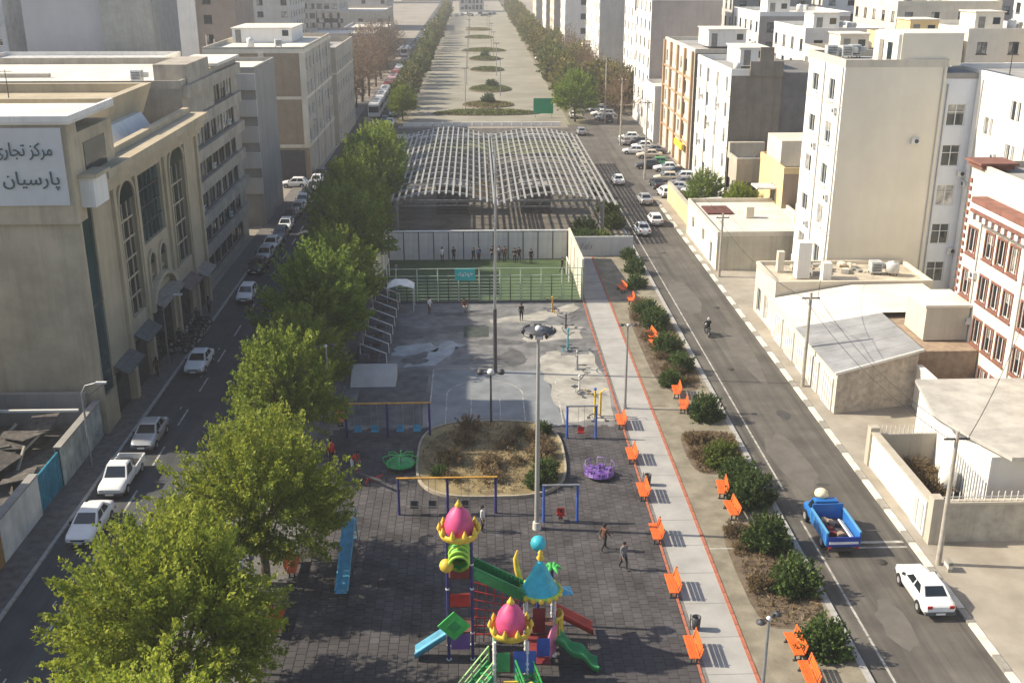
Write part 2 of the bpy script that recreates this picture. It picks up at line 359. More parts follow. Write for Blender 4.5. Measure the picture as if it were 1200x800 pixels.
# concrete court with stains, patches and painted lines
court = sheet('court', -10.6, 10.5, 72.0, 102.3, ZP + .006, M('court_concrete', (.1, .1, .1), .9, .3, .25, .15, bscale=20, c2=(.215, .212, .205), detail=8, mixlo=.42, mixhi=.6))
cl = M('court_light', (.22, .21, .185), .92, .3, .5, c2=(.42, .4, .35), detail=9)
cb = M('court_blue', (.15, .16, .17), .85, .15, .5, c2=(.23, .245, .255), detail=9)
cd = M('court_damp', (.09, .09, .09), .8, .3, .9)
def blob(name, poly, z, mat, parent, j=.12):
    pts = []
    n = len(poly)
    for i in range(n):
        a = poly[i]; b = poly[(i + 1) % n]
        for t in (0, .25, .5, .75): pts.append((a[0] + (b[0] - a[0]) * t + random.uniform(-j, j), a[1] + (b[1] - a[1]) * t + random.uniform(-j, j)))
    return MB().add([(p[0], p[1], z) for p in pts], [tuple(range(len(pts)))]).build(name, mat, parent)
zc = ZP + .010
MB().quad((-3.75, 72.2, zc), (6.3, 72.2, zc), (5.4, 83.6, zc), (-3.75, 83.6, zc)).build('painted_court', cb, court)
blob('pale_patch', [(6.4, 73), (9.9, 73), (10.2, 84), (9.6, 89), (6.1, 88), (5.0, 85), (5.6, 80)], zc + .003, cl, court, .3)
blob('pale_patch', [(4.2, 90.5), (9.2, 91.2), (9.8, 94.5), (6.5, 95), (4.0, 92.4)], zc + .003, cl, court, .25)
blob('pale_patch', [(1.5, 95.8), (6.0, 96.2), (10.0, 100), (9.6, 101.6), (4.8, 98.2), (1.0, 97)], zc + .003, cl, court, .25)
blob('pale_patch', [(-6.2, 84.5), (-3.6, 85), (-1.2, 90.2), (-2.6, 91.2), (-4.6, 87)], zc + .003, M('court_pale2', (.3, .32, .33), .9, .2, .7), court, .25)
blob('pale_patch', [(-7.5, 87.2), (-3.5, 88.4), (-4.0, 90.6), (-7.2, 90.0)], zc + .003, MATS['court_pale2'], court, .3)
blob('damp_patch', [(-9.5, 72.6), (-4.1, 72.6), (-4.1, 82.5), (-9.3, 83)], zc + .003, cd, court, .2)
blob('damp_patch', [(-2.4, 85.2), (2.2, 85), (2.6, 89), (-2.0, 89.4)], zc + .003, M('court_mid', (.15, .15, .15), .9, .25, .9), court, .2)
blob('damp_patch', [(-7.5, 95.2), (8.6, 95.3), (8.8, 101.8), (-7.8, 101.8)], zc + .002, MATS['court_mid'], court, .2)
blob('damp_patch', [(-1.3, 91.9), (1.0, 91.9), (1.0, 94.9), (-1.3, 94.9)], zc + .006, M('drain_cover', (.05, .06, .05), .8, .3, 3), court, .02)
blob('damp_patch', [(7.2, 86.9), (9.6, 87.2), (9.7, 90.2), (6.4, 89.6)], zc + .005, MATS['court_mid'], court, .2)
for px, py, pw, pl_ in ((-6.5, 92.5, 2.2, 1.2), (1.5, 90.5, 2.6, 1.0), (-1.0, 98.5, 4.0, .9), (3.0, 86.5, 1.6, 2.0), (-5.5, 86, 1.4, .8)):
    blob('damp_patch', [(px + pw * math.cos(k * .785) * random.uniform(.6, 1.2), py + pl_ * math.sin(k * .785) * random.uniform(.6, 1.2)) for k in range(8)], zc + .0045, cd, court, .2)
ln = MATS['road_paint']; wl = zc + .008
def strip(x0, x1, y0, y1): MB().quad((x0, y0, wl), (x1, y0, wl), (x1, y1, wl), (x0, y1, wl)).build('court_line', ln, court)
strip(-3.75, -3.65, 72.4, 84); strip(-3.65, .9, 83.9, 84.0); strip(6.15, 6.25, 72.4, 82); strip(-2.5, -2.42, 72.4, 78.2); strip(3.4, 3.48, 72.4, 78.2); strip(-.6, -.53, 72.4, 77.5); strip(1.6, 1.67, 72.4, 77.5); strip(-3.6, 6.1, 72.3, 72.4)
arc = MB(); n = 24
for i in range(n):
    a0 = math.pi * i / n; a1 = math.pi * (i + 1) / n
    p = lambda a, r: (.49 + (2.95 + r) * math.cos(a), 78.2 + 3.1 * math.sin(a) * (1 + r * .3), wl)
    arc.quad(p(a0, 0), p(a0, .09), p(a1, .09), p(a1, 0))
arc.build('court_line', ln, court)

# right path, red edges and gravel strip
path = sheet('path', 10.78, 13.02, 30, 119, ZP + .008, M('path_concrete', (.29, .282, .262), .9, .1, .5, .1, bscale=15, c2=(.37, .36, .335), detail=9))
sheet('path_channel', 10.55, 10.78, 30, 119, ZP + .012, M('channel', (.16, .15, .14), .9, .3, 3))
for nm, x0, x1 in (('red_edging', 10.42, 10.56), ('red_edging', 13.02, 13.2)):
    root = struct(empty('path_edging', ((x0 + x1) / 2, 36, ZP)))
    w = x1 - x0; me = MB().box(-w / 2, w / 2, .01, .99, 0, .05).mesh('edging_stone', red_edge)
    for i in range(83): link('edging_stone', me, root, (0, i * 1.0, random.uniform(-.006, .004)))
gs = sheet('gravel_strip', 13.2, 18.25, 30, 205, ZP + .010, gravel)
for y in (54.5, 75.2, 95.0): sheet('path_joint', 13.2, 18.2, y, y + .12, ZP + .02, M('joint', (.4, .38, .33), .9, .2, 3), gs)
# expansion joints of the path
for i in range(26): MB().box(10.8, 13.0, 0, .03, 0, .004).build('path_joint', M('joint_dk', (.16, .15, .14), .9, .2, 3), path, (0, 40 + i * 3.0, ZP + .0085))
# strip under the trees on the left
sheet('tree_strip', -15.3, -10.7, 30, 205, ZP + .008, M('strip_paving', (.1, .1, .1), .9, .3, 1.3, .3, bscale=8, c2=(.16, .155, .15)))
sheet('lawn', -14.5, 17.8, 186.3, 204, ZP + .012, M('far_lawn', (.07, .09, .035), .95, .3, .6, .4, bscale=8, c2=(.13, .13, .06)))

# oval flower bed
bed_pts = []
for k in range(48):
    a = 2 * math.pi * k / 48; c_, s_ = math.cos(a), math.sin(a)
    bed_pts.append((.8 + 5.0 * math.copysign(abs(c_) ** .62, c_), 67.0 + 5.9 * math.copysign(abs(s_) ** .62, s_)))
bed = struct(empty('flower_bed', (0, 0, 0)))
mb = MB(); mb.add([(p[0], p[1], ZP + .16) for p in bed_pts], [tuple(range(48))]); mb.build('bed_soil', M('dry_soil', (.13, .1, .05), .95, .35, .6, .6, bscale=9, c2=(.29, .23, .12), detail=9), bed)
for k in range(48):
    a = bed_pts[k]; b = bed_pts[(k + 1) % 48]
    MB().beam((a[0], a[1], ZP + .12), (b[0], b[1], ZP + .12), .15, .22).build('kerb_stone', M('bed_kerb', (.33, .285, .215), .9, .25, 1.5), bed)

# promenade beyond the cross road
prom = sheet('promenade', -14.3, 19.3, 222, 760, .016, M('promenade_concrete', (.2, .185, .14), .92, .16, .09, .1, bscale=4, c2=(.29, .27, .215), detail=9))
sheet('promenade_left_verge', -17.5, -14.3, 222, 760, .012, M('verge', (.12, .11, .07), .95, .3, .4, c2=(.2, .18, .12)))
sheet('promenade_right_verge', 19.3, 23, 222, 760, .012, MATS['verge'])
for i in range(24):
    y = 240 + i * 20
    MB().quad((-14.2, y, .02), (19.2, y, .02), (19.2, y + .5, .02), (-14.2, y + .5, .02)).build('paving_band', M('prom_band', (.22, .205, .17), .9, .2, 1), prom)
# ------------------------------------------------------------------ building kit
def wm(name, c, streak=.5, var=.1, scale=.3, c2=None, bump=.08): return M('wall_' + name, c, .92, var, scale, bump, streak=streak, bscale=9, c2=c2)
W_white = wm('white', (.7, .68, .63), .34, .07); W_cream = wm('cream', (.62, .56, .45), .3); W_beige = wm('beige', (.5, .46, .38), .4, .07)
W_stone = wm('stone', (.42, .38, .31), .5); W_grey = wm('grey', (.29, .275, .25), .5); W_greyl = wm('greyl', (.44, .425, .395), .4)
W_dark = wm('darkrender', (.2, .175, .14), .6, .14, .5); W_brown = wm('brown', (.33, .25, .18), .4); W_brick = wm('brick', (.3, .18, .12), .4, .2, 1.5)
W_yel = wm('yellow', (.66, .5, .26), .25); W_red = wm('redtrim', (.21, .1, .075), .2, .2, 1); W_orange = wm('orangetrim', (.42, .28, .18), .3)
W_pink = wm('pinkgrey', (.38, .33, .3), .4); W_ivory = wm('ivory', (.72, .67, .56), .25, .06)
R_felt = M('roof_felt', (.32, .31, .29), .9, .22, .4, .15, bscale=8); R_pale = M('roof_pale', (.62, .58, .5), .9, .12, .3, .1, bscale=8, streak=0)
R_silver = M('roof_silver', (.5, .5, .49), .6, .2, .8)
frame_w = M('window_frame_white', (.7, .7, .68), .5, .05, 2); frame_d = M('window_frame_dark', (.07, .065, .06), .5, .2, 2)
curtain = M('window_curtained', (.3, .29, .26), .4, .5, 1.2, rnd=.5)
teal_glass = M('teal_glass', (.02, .055, .06), .15, .5, .3, spec=.6)

def face_frame(face, x0, x1, y0, y1):
    """origin, direction of u, rotation, width"""
    return {'S': ((x0, y0), (1, 0), 0, x1 - x0), 'W': ((x0, y1), (0, -1), -math.pi / 2, y1 - y0),
            'E': ((x1, y0), (0, 1), math.pi / 2, y1 - y0), 'N': ((x1, y1), (-1, 0), math.pi, x1 - x0)}[face]

def wall_mesh(w, z0, z1, holes, d=.22):
    """wall in the local XZ plane, outside towards -Y, rectangular openings with reveals"""
    mb = MB(); us = sorted({0, w, *[h[0] for h in holes], *[h[1] for h in holes]}); vs = sorted({z0, z1, *[h[2] for h in holes], *[h[3] for h in holes]})
    us = [u for u in us if 0 <= u <= w]; vs = [v for v in vs if z0 <= v <= z1]
    for j in range(len(vs) - 1):
        run = None
        for i in range(len(us) - 1):
            cu = (us[i] + us[i + 1]) / 2; cv = (vs[j] + vs[j + 1]) / 2
            inside = any(h[0] < cu < h[1] and h[2] < cv < h[3] for h in holes)
            if not inside:
                if run is None: run = us[i]
            if run is not None and (inside or i == len(us) - 2):
                e = us[i] if inside else us[i + 1]
                mb.quad((run, 0, vs[j]), (e, 0, vs[j]), (e, 0, vs[j + 1]), (run, 0, vs[j + 1])); run = None
    for a, b, c, e in holes:
        mb.quad((a, 0, c), (a, d, c), (a, d, e), (a, 0, e)); mb.quad((b, 0, c), (b, 0, e), (b, d, e), (b, d, c))
        mb.quad((a, 0, e), (a, d, e), (b, d, e), (b, 0, e)); mb.quad((a, 0, c), (b, 0, c), (b, d, c), (a, d, c))
    return mb

WCACHE = {}
def window_mesh(w, h, style):
    k = (round(w, 2), round(h, 2), style)
    if k in WCACHE: return WCACHE[k]
    f = MB(); t = .07
    fm = frame_d if style in ('dark', 'shop') else frame_w
    for (a, b, c, e) in ((0, t, 0, h), (w - t, w, 0, h), (t, w - t, 0, t), (t, w - t, h - t, h)): f.box(a, b, .1, .17, c, e)
    if style != 'one': f.box(w / 2 - .035, w / 2 + .035, .1, .165, t, h - t)
    if style in ('grid', 'shop'): f.box(t, w - t, .1, .16, h * .62, h * .62 + .05)
    mats = [fm]
    if style == 'red':
        mats = [frame_w, W_red]; o = .16
        for (a, b, c, e) in ((-o, 0, -o, h + o), (w, w + o, -o, h + o), (0, w, h, h + o), (0, w, -o, 0)): f.box(a, b, -.07, .05, c, e, 1)
        f.box(-o - .1, w + o + .1, -.16, .04, -o - .1, -o, 1)
        for q in (.25, .75): f.box(w * q - .03, w * q + .03, -.02, .03, 0, h, 1)
    elif style == 'sill': f.box(-.12, w + .12, -.14, .1, -.1, -.005)
    elif style == 'dark': f.box(-.1, w + .1, -.1, .1, -.1, -.005)
    me = f.mesh('window', mats)
    pm = MB().quad((0, .145, 0), (w, .145, 0), (w, .145, h), (0, .145, h)).mesh('pane', glass)
    pm2 = MB().quad((0, .145, 0), (w, .145, 0), (w, .145, h), (0, .145, h)).mesh('pane', curtain)
    q = h * .55; pm3 = MB().quad((0, .145, 0), (w, .145, 0), (w, .145, q), (0, .145, q)).quad((0, .145, q), (w, .145, q), (w, .145, h), (0, .145, h), 1).mesh('pane', [glass, curtain])
    q = w * .4; pm4 = MB().quad((0, .145, 0), (q, .145, 0), (q, .145, h), (0, .145, h)).quad((q, .145, 0), (w, .145, 0), (w, .145, h), (q, .145, h), 1).mesh('pane', [curtain, glass])
    WCACHE[k] = (me, pm, pm2, pm3, pm4); return WCACHE[k]

def grid(w, cols, rows, ww, wh, z0, dz, mu=1.0):
    """window rectangles (u, z, w, h)"""
    out = []
    gap = (w - 2 * mu - cols * ww) / max(1, cols - 1) if cols > 1 else 0
    for r in range(rows):
        for c in range(cols):
            out.append((mu + c * (ww + gap) if cols > 1 else w / 2 - ww / 2, z0 + r * dz, ww, wh))
    return out

def add_face(root, face, dims, z0, z1, mat, wins=(), style='plain', name='wall', panes=True, depth=.22):
    x0, x1, y0, y1 = dims; (ox, oy), (ux, uy), rot, w = face_frame(face, x0, x1, y0, y1)
    lx, ly = ox - root.location.x, oy - root.location.y
    wins = [k for k in wins if k[0] > .05 and k[0] + k[2] < w - .05 and k[1] > z0 + .02 and k[1] + k[3] < z1 - .02]
    mb = wall_mesh(w, z0, z1, [(u, u + a, z, z + b) for u, z, a, b in wins], depth)
    mb.build(name, mat, root, (lx, ly, 0), rot)
    for i, (u, z, a, b) in enumerate(wins):
        me, *pp_ = window_mesh(a, b, style)
        o = link('window', me, root, (lx + ux * u, ly + uy * u, z), rot)
        link('pane', random.choices(pp_, (5, 2, 2, 2))[0], o)

def roof_parapet(root, dims, z, h, rm, pm, t=.22, o=.04):
    x0, x1, y0, y1 = (dims[0] - root.location.x, dims[1] - root.location.x, dims[2] - root.location.y, dims[3] - root.location.y)
    MB().quad((x0, y0, z), (x1, y0, z), (x1, y1, z), (x0, y1, z)).build('roof', rm, root)
    if h > 0:
        mb = MB(); mb.box(x0 - o, x1 + o, y0 - o, y0 + t, z - .05, z + h); mb.box(x0 - o, x1 + o, y1 - t, y1 + o, z - .05, z + h)
        mb.box(x0 - o, x0 + t, y0 + t, y1 - t, z - .05, z + h); mb.box(x1 - t, x1 + o, y0 + t, y1 - t, z - .05, z + h)
        mb.build('parapet', pm, root)

def building(name, label, dims, h, walls, wins=None, style='plain', par=.7, rm=None, pm=None, cat='building', group=None, bands=(), bandm=None, base=0, styles=None):
    x0, x1, y0, y1 = dims
    root = thing(name, label, cat, ((x0 + x1) / 2, (y0 + y1) / 2, 0), 0, group)
    wins = wins or {}; styles = styles or {}
    for f in 'SWEN':
        add_face(root, f, dims, base, h, walls.get(f, walls['*']), wins.get(f, ()), styles.get(f, style))
    roof_parapet(root, dims, h, par, rm or R_felt, pm or walls.get('P', walls['*']))
    for z, t in bands:
        o = .07; mb = MB(); a, b, c, d = x0 - root.location.x - o, x1 - root.location.x + o, y0 - root.location.y - o, y1 - root.location.y + o
        mb.box(a, b, c, c + .1, z, z + t); mb.box(a, a + .1, c + .1, d, z, z + t); mb.box(b - .1, b, c + .1, d, z, z + t)
        mb.build('string_course', bandm or walls['*'], root)
    return root

def sub(root, name, mb, mat): return mb.build(name, mat, root, (-root.location.x, -root.location.y, 0))

def roof_house(root, x0, x1, y0, y1, z0, z1, m):
    h = sub(root, 'roof_house', MB().box(x0, x1, y0, y1, z0, z1), m)
    MB().box(x0 - .2, x1 + .2, y0 - .2, y1 + .2, z1, z1 + .16).build('roof_slab', R_pale, h)
    MB().box(x0 + .5, x0 + 1.4, y0 - .05, y0, z0, z0 + 2.0).build('door', M('roof_door_paint', (.2, .19, .17), .6, .2, 2), h)
    if x1 - x0 > 2.6: MB().box(x1 - 1.5, x1 - .5, y0 - .04, y0, z0 + 1.0, z0 + 1.9).build('vent_window', glass, h)
    return h
# rooftop fittings
cool_m = M('cooler_tin', (.5, .52, .52), .5, .2, 2, metal=.3)
def cooler(x, y, z, label, rz=0, group=None):
    t = thing('rooftop_cooler', label, 'air cooler', (x, y, z), rz, group)
    MB().box(-.5, .5, -.5, .5, .18, 1.2).build('cabinet', cool_m, t)
    mb = MB()
    for sx in (-.42, .42):
        for sy in (-.42, .42): mb.box(sx - .04, sx + .04, sy - .04, sy + .04, 0, .18)
    mb.build('stand', metal_dk, t)
    for k in range(5): MB().box(-.4, .4, -.53, -.5, .35 + k * .15, .42 + k * .15).build('louvre', metal_dk, t)
    MB().box(.5, 1.1, -.25, .25, .5, 1.0).build('duct', cool_m, t)
    return t
def tank(x, y, z, label, r=.55, h=1.5, m=None, group=None):
    t = thing('water_tank', label, 'water tank', (x, y, z), 0, group)
    MB().lathe([(.02, .3), (r, .3), (r, h), (r * .8, h + .12), (.12, h + .18), (.12, h + .26), (.01, h + .26)], 14).build('drum', m or metal_w, t)
    mb = MB()
    for a in range(4):
        c, s = math.cos(a * math.pi / 2 + .8) * r * .75, math.sin(a * math.pi / 2 + .8) * r * .75
        mb.box(c - .04, c + .04, s - .04, s + .04, 0, .3)
    mb.build('stand', metal_dk, t); return t
def antenna(x, y, z, h, label):
    t = thing('roof_antenna', label, 'antenna', (x, y, z))
    MB().cyl((0, 0, 0), (0, 0, h), .05, .03, 6).build('mast', metal_dk, t)
    mb = MB()
    mb.cyl((-.6, 0, h * .95), (.6, 0, h * .95), .02, None, 4)
    for k in range(5): mb.cyl((-.5 + k * .25, -.3, h * .95), (-.5 + k * .25, .3, h * .95), .012, None, 4)
    mb.build('aerial', metal_dk, t); return t

# ------------------------------------------------------------------ LEFT SIDE
# commercial building with the sign
L1 = thing('commercial_building', 'stone commercial centre with arched windows and a Persian sign on its end wall', 'building', (-35, 88, 0))
D1 = (-52, -26.6, 72.0, 104.5)
def l1(name, mb, mat): return sub(L1, name, mb, mat)
W_l1 = wm('commercial', (.4, .34, .24), .6, .2, .25); W_l1t = wm('commercial_trim', (.42, .355, .245), .45, .12)
add_face(L1, 'S', D1, 0, 17.2, W_l1)
add_face(L1, 'W', D1, 0, 17.2, W_l1); add_face(L1, 'N', D1, 0, 17.2, W_l1)
# street face with tall arched windows, built up of panels
fx = -26.6
open_ = [(.3, 2.5, 2.8, 16.4), (7.8, 11.6, 6.0, 15.0), (12.6, 19.6, 10.6, 16.2), (22.0, 26.6, 6.3, 15.2), (13.6, 15.2, 6.6, 8.8), (16.6, 18.4, 6.6, 8.8),
         (2.8, 6.4, .1, 3.6), (8.0, 11.6, .1, 4.2), (13.0, 19.4, .1, 5.4), (21.6, 25.6, .1, 4.2), (27.4, 31.0, .1, 3.8)]
wall_mesh(32.5, 0, 17.2, [(a, b, c, e) for a, b, c, e in open_], .35).build('wall', W_l1t, L1, (fx - L1.location.x, 72 - L1.location.y, 0), math.pi / 2)
def on_face(name, mb, mat): return mb.build(name, mat, L1, (fx - L1.location.x, 72 - L1.location.y, 0), math.pi / 2)
def arch_fill(u0, u1, z, n=10, top=1.6):
    """pane of an arched head above a rectangular opening, set on the wall with a raised archivolt"""
    c = (u0 + u1) / 2; r = (u1 - u0) / 2; ring = MB(); p = [(c + r * math.cos(math.pi * k / n), z + top * math.sin(math.pi * k / n)) for k in range(n + 1)]
    q = [(c + (r + .3) * math.cos(math.pi * k / n), z + (top + .3) * math.sin(math.pi * k / n)) for k in range(n + 1)]
    for k in range(n):
        a, b, d, e = p[k], p[k + 1], q[k + 1], q[k]
        ring.add([(a[0], -.18, a[1]), (b[0], -.18, b[1]), (d[0], -.18, d[1]), (e[0], -.18, e[1])], [(0, 1, 2, 3)])
        ring.add([(e[0], 0, e[1]), (d[0], 0, d[1]), (d[0], -.18, d[1]), (e[0], -.18, e[1])], [(0, 1, 2, 3)])
        ring.add([(a[0], 0, a[1]), (b[0], 0, b[1]), (b[0], -.18, b[1]), (a[0], -.18, a[1])], [(0, 1, 2, 3)])
    on_face('archivolt', ring, W_l1t)
    on_face('pane', MB().add([(x, -.03, y) for x, y in p], [tuple(range(n + 1))]), glass)
for u0, u1, z0, z1, arch in ((7.8, 11.6, 6.0, 15.0, 1.5), (22.0, 26.6, 6.3, 15.2, 1.5), (13.6, 15.2, 6.6, 8.8, .9), (16.6, 18.4, 6.6, 8.8, .9)):
    arch_fill(u0, u1, z1, 12, arch)
    on_face('window_surround', MB().box(u0 - .28, u0, -.14, .05, z0, z1), W_l1t); on_face('window_surround', MB().box(u1, u1 + .28, -.14, .05, z0, z1), W_l1t)
    f = MB(); k = int((z1 - z0) / 1.8) + 1
    for i in range(1, k): f.box(u0, u1, .16, .24, z0 + i * (z1 - z0) / k - .08, z0 + i * (z1 - z0) / k + .08)
    for q in (.33, .67): f.box(u0 + (u1 - u0) * q - .06, u0 + (u1 - u0) * q + .06, .15, .23, z0, z1)
    on_face('glazing_bar', f, W_l1t); on_face('pane', MB().quad((u0, .3, z0), (u1, .3, z0), (u1, .3, z1), (u0, .3, z1)), glass)
on_face('pane', MB().quad((.3, .12, 2.8), (2.5, .12, 2.8), (2.5, .12, 16.4), (.3, .12, 16.4)), teal_glass)
on_face('glazing_bar', MB().box(.3, 2.5, .05, .11, 9.4, 9.52), frame_d)
cw = on_face('curtain_wall', MB().quad((12.6, .3, 10.6), (19.6, .3, 10.6), (19.6, .3, 16.2), (12.6, .3, 16.2)), teal_glass)
f = MB()
for k in range(1, 6): f.box(12.6 + k * 1.166 - .04, 12.6 + k * 1.166 + .04, .2, .28, 10.6, 16.2)
for k in range(1, 4): f.box(12.6, 19.6, .21, .27, 10.6 + k * 1.4 - .04, 10.6 + k * 1.4 + .04)
on_face('glazing_bar', f, frame_d)
for u0, u1, z0, z1, _ in ((2.8, 6.4, .1, 3.6, 0), (8.0, 11.6, .1, 4.2, 0), (13.0, 19.4, .1, 5.4, 0), (21.6, 25.6, .1, 4.2, 0), (27.4, 31, .1, 3.8, 0)):
    on_face('shop_front', MB().quad((u0, .3, z0), (u1, .3, z0), (u1, .3, z1), (u0, .3, z1)), glass)
    on_face('awning', MB().add([(u0 - .2, -.02, z1 + .7), (u1 + .2, -.02, z1 + .7), (u1 + .2, -1.1, z1 + .1), (u0 - .2, -1.1, z1 + .1), (u0 - .2, -.02, z1 + .6), (u1 + .2, -.02, z1 + .6), (u1 + .2, -1.1, z1), (u0 - .2, -1.1, z1)],
            [(0, 1, 2, 3), (7, 6, 5, 4), (3, 2, 6, 7), (0, 3, 7, 4), (1, 5, 6, 2)]), M('awning_%d' % int(u0), random.choice([(.1, .11, .1), (.2, .18, .15), (.13, .09, .08)]), .7, .2, 2))
for u in (6.8, 12.1, 20.4, 27.1, 31.6):   # pilasters
    on_face('pilaster', MB().box(u - .3, u + .3, -.25, .05, .1, 16.9), W_l1t)
# entrance portal with curved stone surround
po = MB()
for k in range(9):
    a0 = math.pi * k / 9; a1 = math.pi * (k + 1) / 9
    P = lambda a, r: (16.2 + r * math.cos(a), 5.2 + r * math.sin(a) * .62)
    a, b, c, d = P(a0, 3.3), P(a1, 3.3), P(a1, 3.9), P(a0, 3.9)
    for q in ((a, b, c, d),):
        po.add([(x, -.5, y) for x, y in q], [(0, 1, 2, 3)]); po.add([(a[0], .05, a[1]), (b[0], .05, b[1]), (b[0], -.5, b[1]), (a[0], -.5, a[1])], [(0, 1, 2, 3)]); po.add([(d[0], .05, d[1]), (c[0], .05, c[1]), (c[0], -.5, c[1]), (d[0], -.5, d[1])], [(3, 2, 1, 0)])
on_face('portal', po, W_l1t)
# cornice: three stepped mouldings along the street, and the white corner box
for i, (o, z0, z1) in enumerate(((.35, 16.6, 17.2), (.75, 17.2, 17.9), (1.15, 17.9, 18.5))):
    l1('cornice', MB().box(-27.0, fx + o, 75.4, 104.7 + o * .3, z0, z1), W_l1t)
l1('roof', MB().quad((-52, 72, 17.25), (-26.7, 72, 17.25), (-26.7, 104.4, 17.25), (-52, 104.4, 17.25)), R_pale)
l1('corner_box', MB().box(-28.6, -25.6, 72.6, 75.35, 16.5, 18.5), W_white); l1('corner_ledge', MB().box(-28.8, -25.3, 72.4, 75.38, 18.5, 18.75), W_l1t)
l1('roof_upstand', MB().box(-27.6, -27.0, 75.4, 104.4, 17.3, 19.0).box(-33.8, -33.4, 79.5, 104, 17.3, 18.6), W_l1t)
# sloping white roof light over the stair, small round vaults
l1('roof_light', MB().add([(-32.5, 80, 17.4), (-29.0, 80, 17.4), (-29.0, 100, 17.4), (-32.5, 100, 17.4), (-31.2, 80, 19.2), (-30.2, 80, 19.2), (-30.2, 100, 19.2), (-31.2, 100, 19.2)],
   [(0, 1, 5, 4), (1, 2, 6, 5), (2, 3, 7, 6), (3, 0, 4, 7), (4, 5, 6, 7)]), W_white)
# sign tower at the end
l1('sign_tower', MB().box(-44, -26.55, 71.6, 73.4, 15.6, 22.2).box(-44, -26.55, 73.4, 80.5, 17.3, 21.4), W_l1)
l1('tower_roof', MB().box(-44.2, -26.3, 71.4, 80.8, 22.2, 22.4), R_pale); l1('tower_coping', MB().box(-44.2, -26.3, 71.4, 71.65, 22.4, 22.75).box(-26.55, -26.3, 71.66, 80.8, 22.4, 22.75), W_white)
l1('tower_opening', MB().box(-26.54, -26.5, 74.2, 78.6, 17.9, 20.6), glass)
sg = l1('sign_panel', MB().box(-36.2, -26.9, 71.45, 71.58, 16.9, 22.0), M('sign_white', (.5, .5, .49), .6, .06, .4, streak=.15))
ink = M('sign_ink', (.05, .09, .09), .6, .1, 2)
for me, xr, z in ((TEXTS[0], -27.55, 20.2), (TEXTS[1], -27.3, 18.3)):
    me.materials.append(ink); q = link('lettering', me, sg, (xr, 71.4, z)); q.rotation_euler = (math.pi / 2, 0, 0); q.scale = (.72 if z > 19 else 1.0, 1.0, 1.0)
# block with flared parapet behind
tb = MB(); tb.add([(-46, 93, 17.3), (-31.5, 93, 17.3), (-31.5, 103, 17.3), (-46, 103, 17.3), (-47.4, 91.6, 21.4), (-30, 91.6, 21.4), (-30, 103.6, 21.4), (-47.4, 103.6, 21.4),
        (-46.6, 92.4, 21.4), (-30.8, 92.4, 21.4), (-30.8, 102.8, 21.4), (-46.6, 102.8, 21.4), (-46.6, 92.4, 20.6), (-30.8, 92.4, 20.6), (-30.8, 102.8, 20.6), (-46.6, 102.8, 20.6)],
       [(0, 1, 5, 4), (1, 2, 6, 5), (2, 3, 7, 6), (3, 0, 4, 7), (4, 5, 9, 8), (5, 6, 10, 9), (6, 7, 11, 10), (7, 4, 8, 11), (8, 9, 13, 12), (9, 10, 14, 13), (10, 11, 15, 14), (11, 8, 12, 15), (12, 13, 14, 15)])
l1('flared_penthouse', tb, W_l1t)

# grey banded office block with balconies
D2 = (-85, -28.0, 106.0, 131)
L2 = thing('banded_office', 'grey office block with stacked bands and dark strip windows behind the commercial centre', 'building', (-56, 119, 0))
W_l2 = wm('banded', (.36, .32, .26), .6, .16, .5)
ribs = []
for r in range(6):
    z = 1.2 + r * 3.35
    ribs.append((1.2 if r < 5 else 9.5, z, 24.6 if r < 5 else 16.5, 1.55))
wh = []
for r in range(6):
    z = 1.3 + r * 3.3
    u = 1.0 if r < 4 else (4.2 if r == 4 else 13.0)
    while u < 22: wh.append((u, z - .25, 2.75, 1.95)); u += 3.0
add_face(L2, 'E', D2, 0, 20.6, W_l2, wh, 'dark', depth=.5)
for f in 'SWN': add_face(L2, f, D2, 0, 20.6, wm('banded_end', (.27, .25, .21), .5, .15, .5))
for r in range(6):
    z = 3.1 + r * 3.3
    sub(L2, 'balcony_band', MB().box(-27.99, -27.6 + (.15 if r % 2 else 0), 106.2, 130.9, z, z + 1.15), W_l2)
roof_parapet(L2, D2, 20.6, .7, R_pale, W_l2)
sub(L2, 'penthouse', MB().box(-31, -27.8, 108, 117, 20.65, 22.6), W_l2)
sub(L2, 'roof_slab', MB().box(-32.5, -27.4, 119, 130.5, 21.4, 21.7), R_pale)
sub(L2, 'roof_pipe', MB().box(-60, -44, 116, 116.5, 20.65, 21.0), W_stone)
cooler(-33.5, 111, 20.62, 'grey tin air cooler at the roof edge of the banded office'); 
antenna(-44, 100, 20.62, 10.5, 'tall dark antenna mast standing on the flared penthouse roof')
antenna(-40.5, 97, 20.62, 2.6, 'short antenna stub on the flared penthouse roof')

L3 = building('narrow_grey_house', 'narrow grey block with ribbed end wall between office and brown block', (-40, -26.9, 136, 150), 19.2, {'*': W_grey}, {}, rm=R_pale, par=.5)
for k in range(5): sub(L3, 'ledge', MB().box(-40, -26.8, 135.6, 135.99, 4.2 + k * 3.2, 6.2 + k * 3.2), W_greyl)
L4 = building('brown_apartment_block', 'brown rendered block with pale bands and open ground floor by the left road', (-40, -25.2, 165.5, 196), 19.2, {'*': W_stone, 'S': wm('brownpanel', (.3, .235, .165), .35, .1, .8)},
    {'E': grid(30, 8, 4, 1.7, 1.8, 5.8, 3.5)}, rm=R_pale, par=.6, bands=((5.0, .5), (12.2, .45), (18.9, .6)), bandm=W_cream)
sub(L4, 'corner_column', MB().box(-31.9, -31.1, 165.2, 165.48, .2, 19).box(-25.9, -25.05, 165.2, 165.48, 5.5, 19), W_cream)
sub(L4, 'porch_shade_panel', MB().box(-31, -26, 165.3, 165.48, .2, 4.6), metal_dk)  # dark panel on the wall, painted shade of the ground floor recess
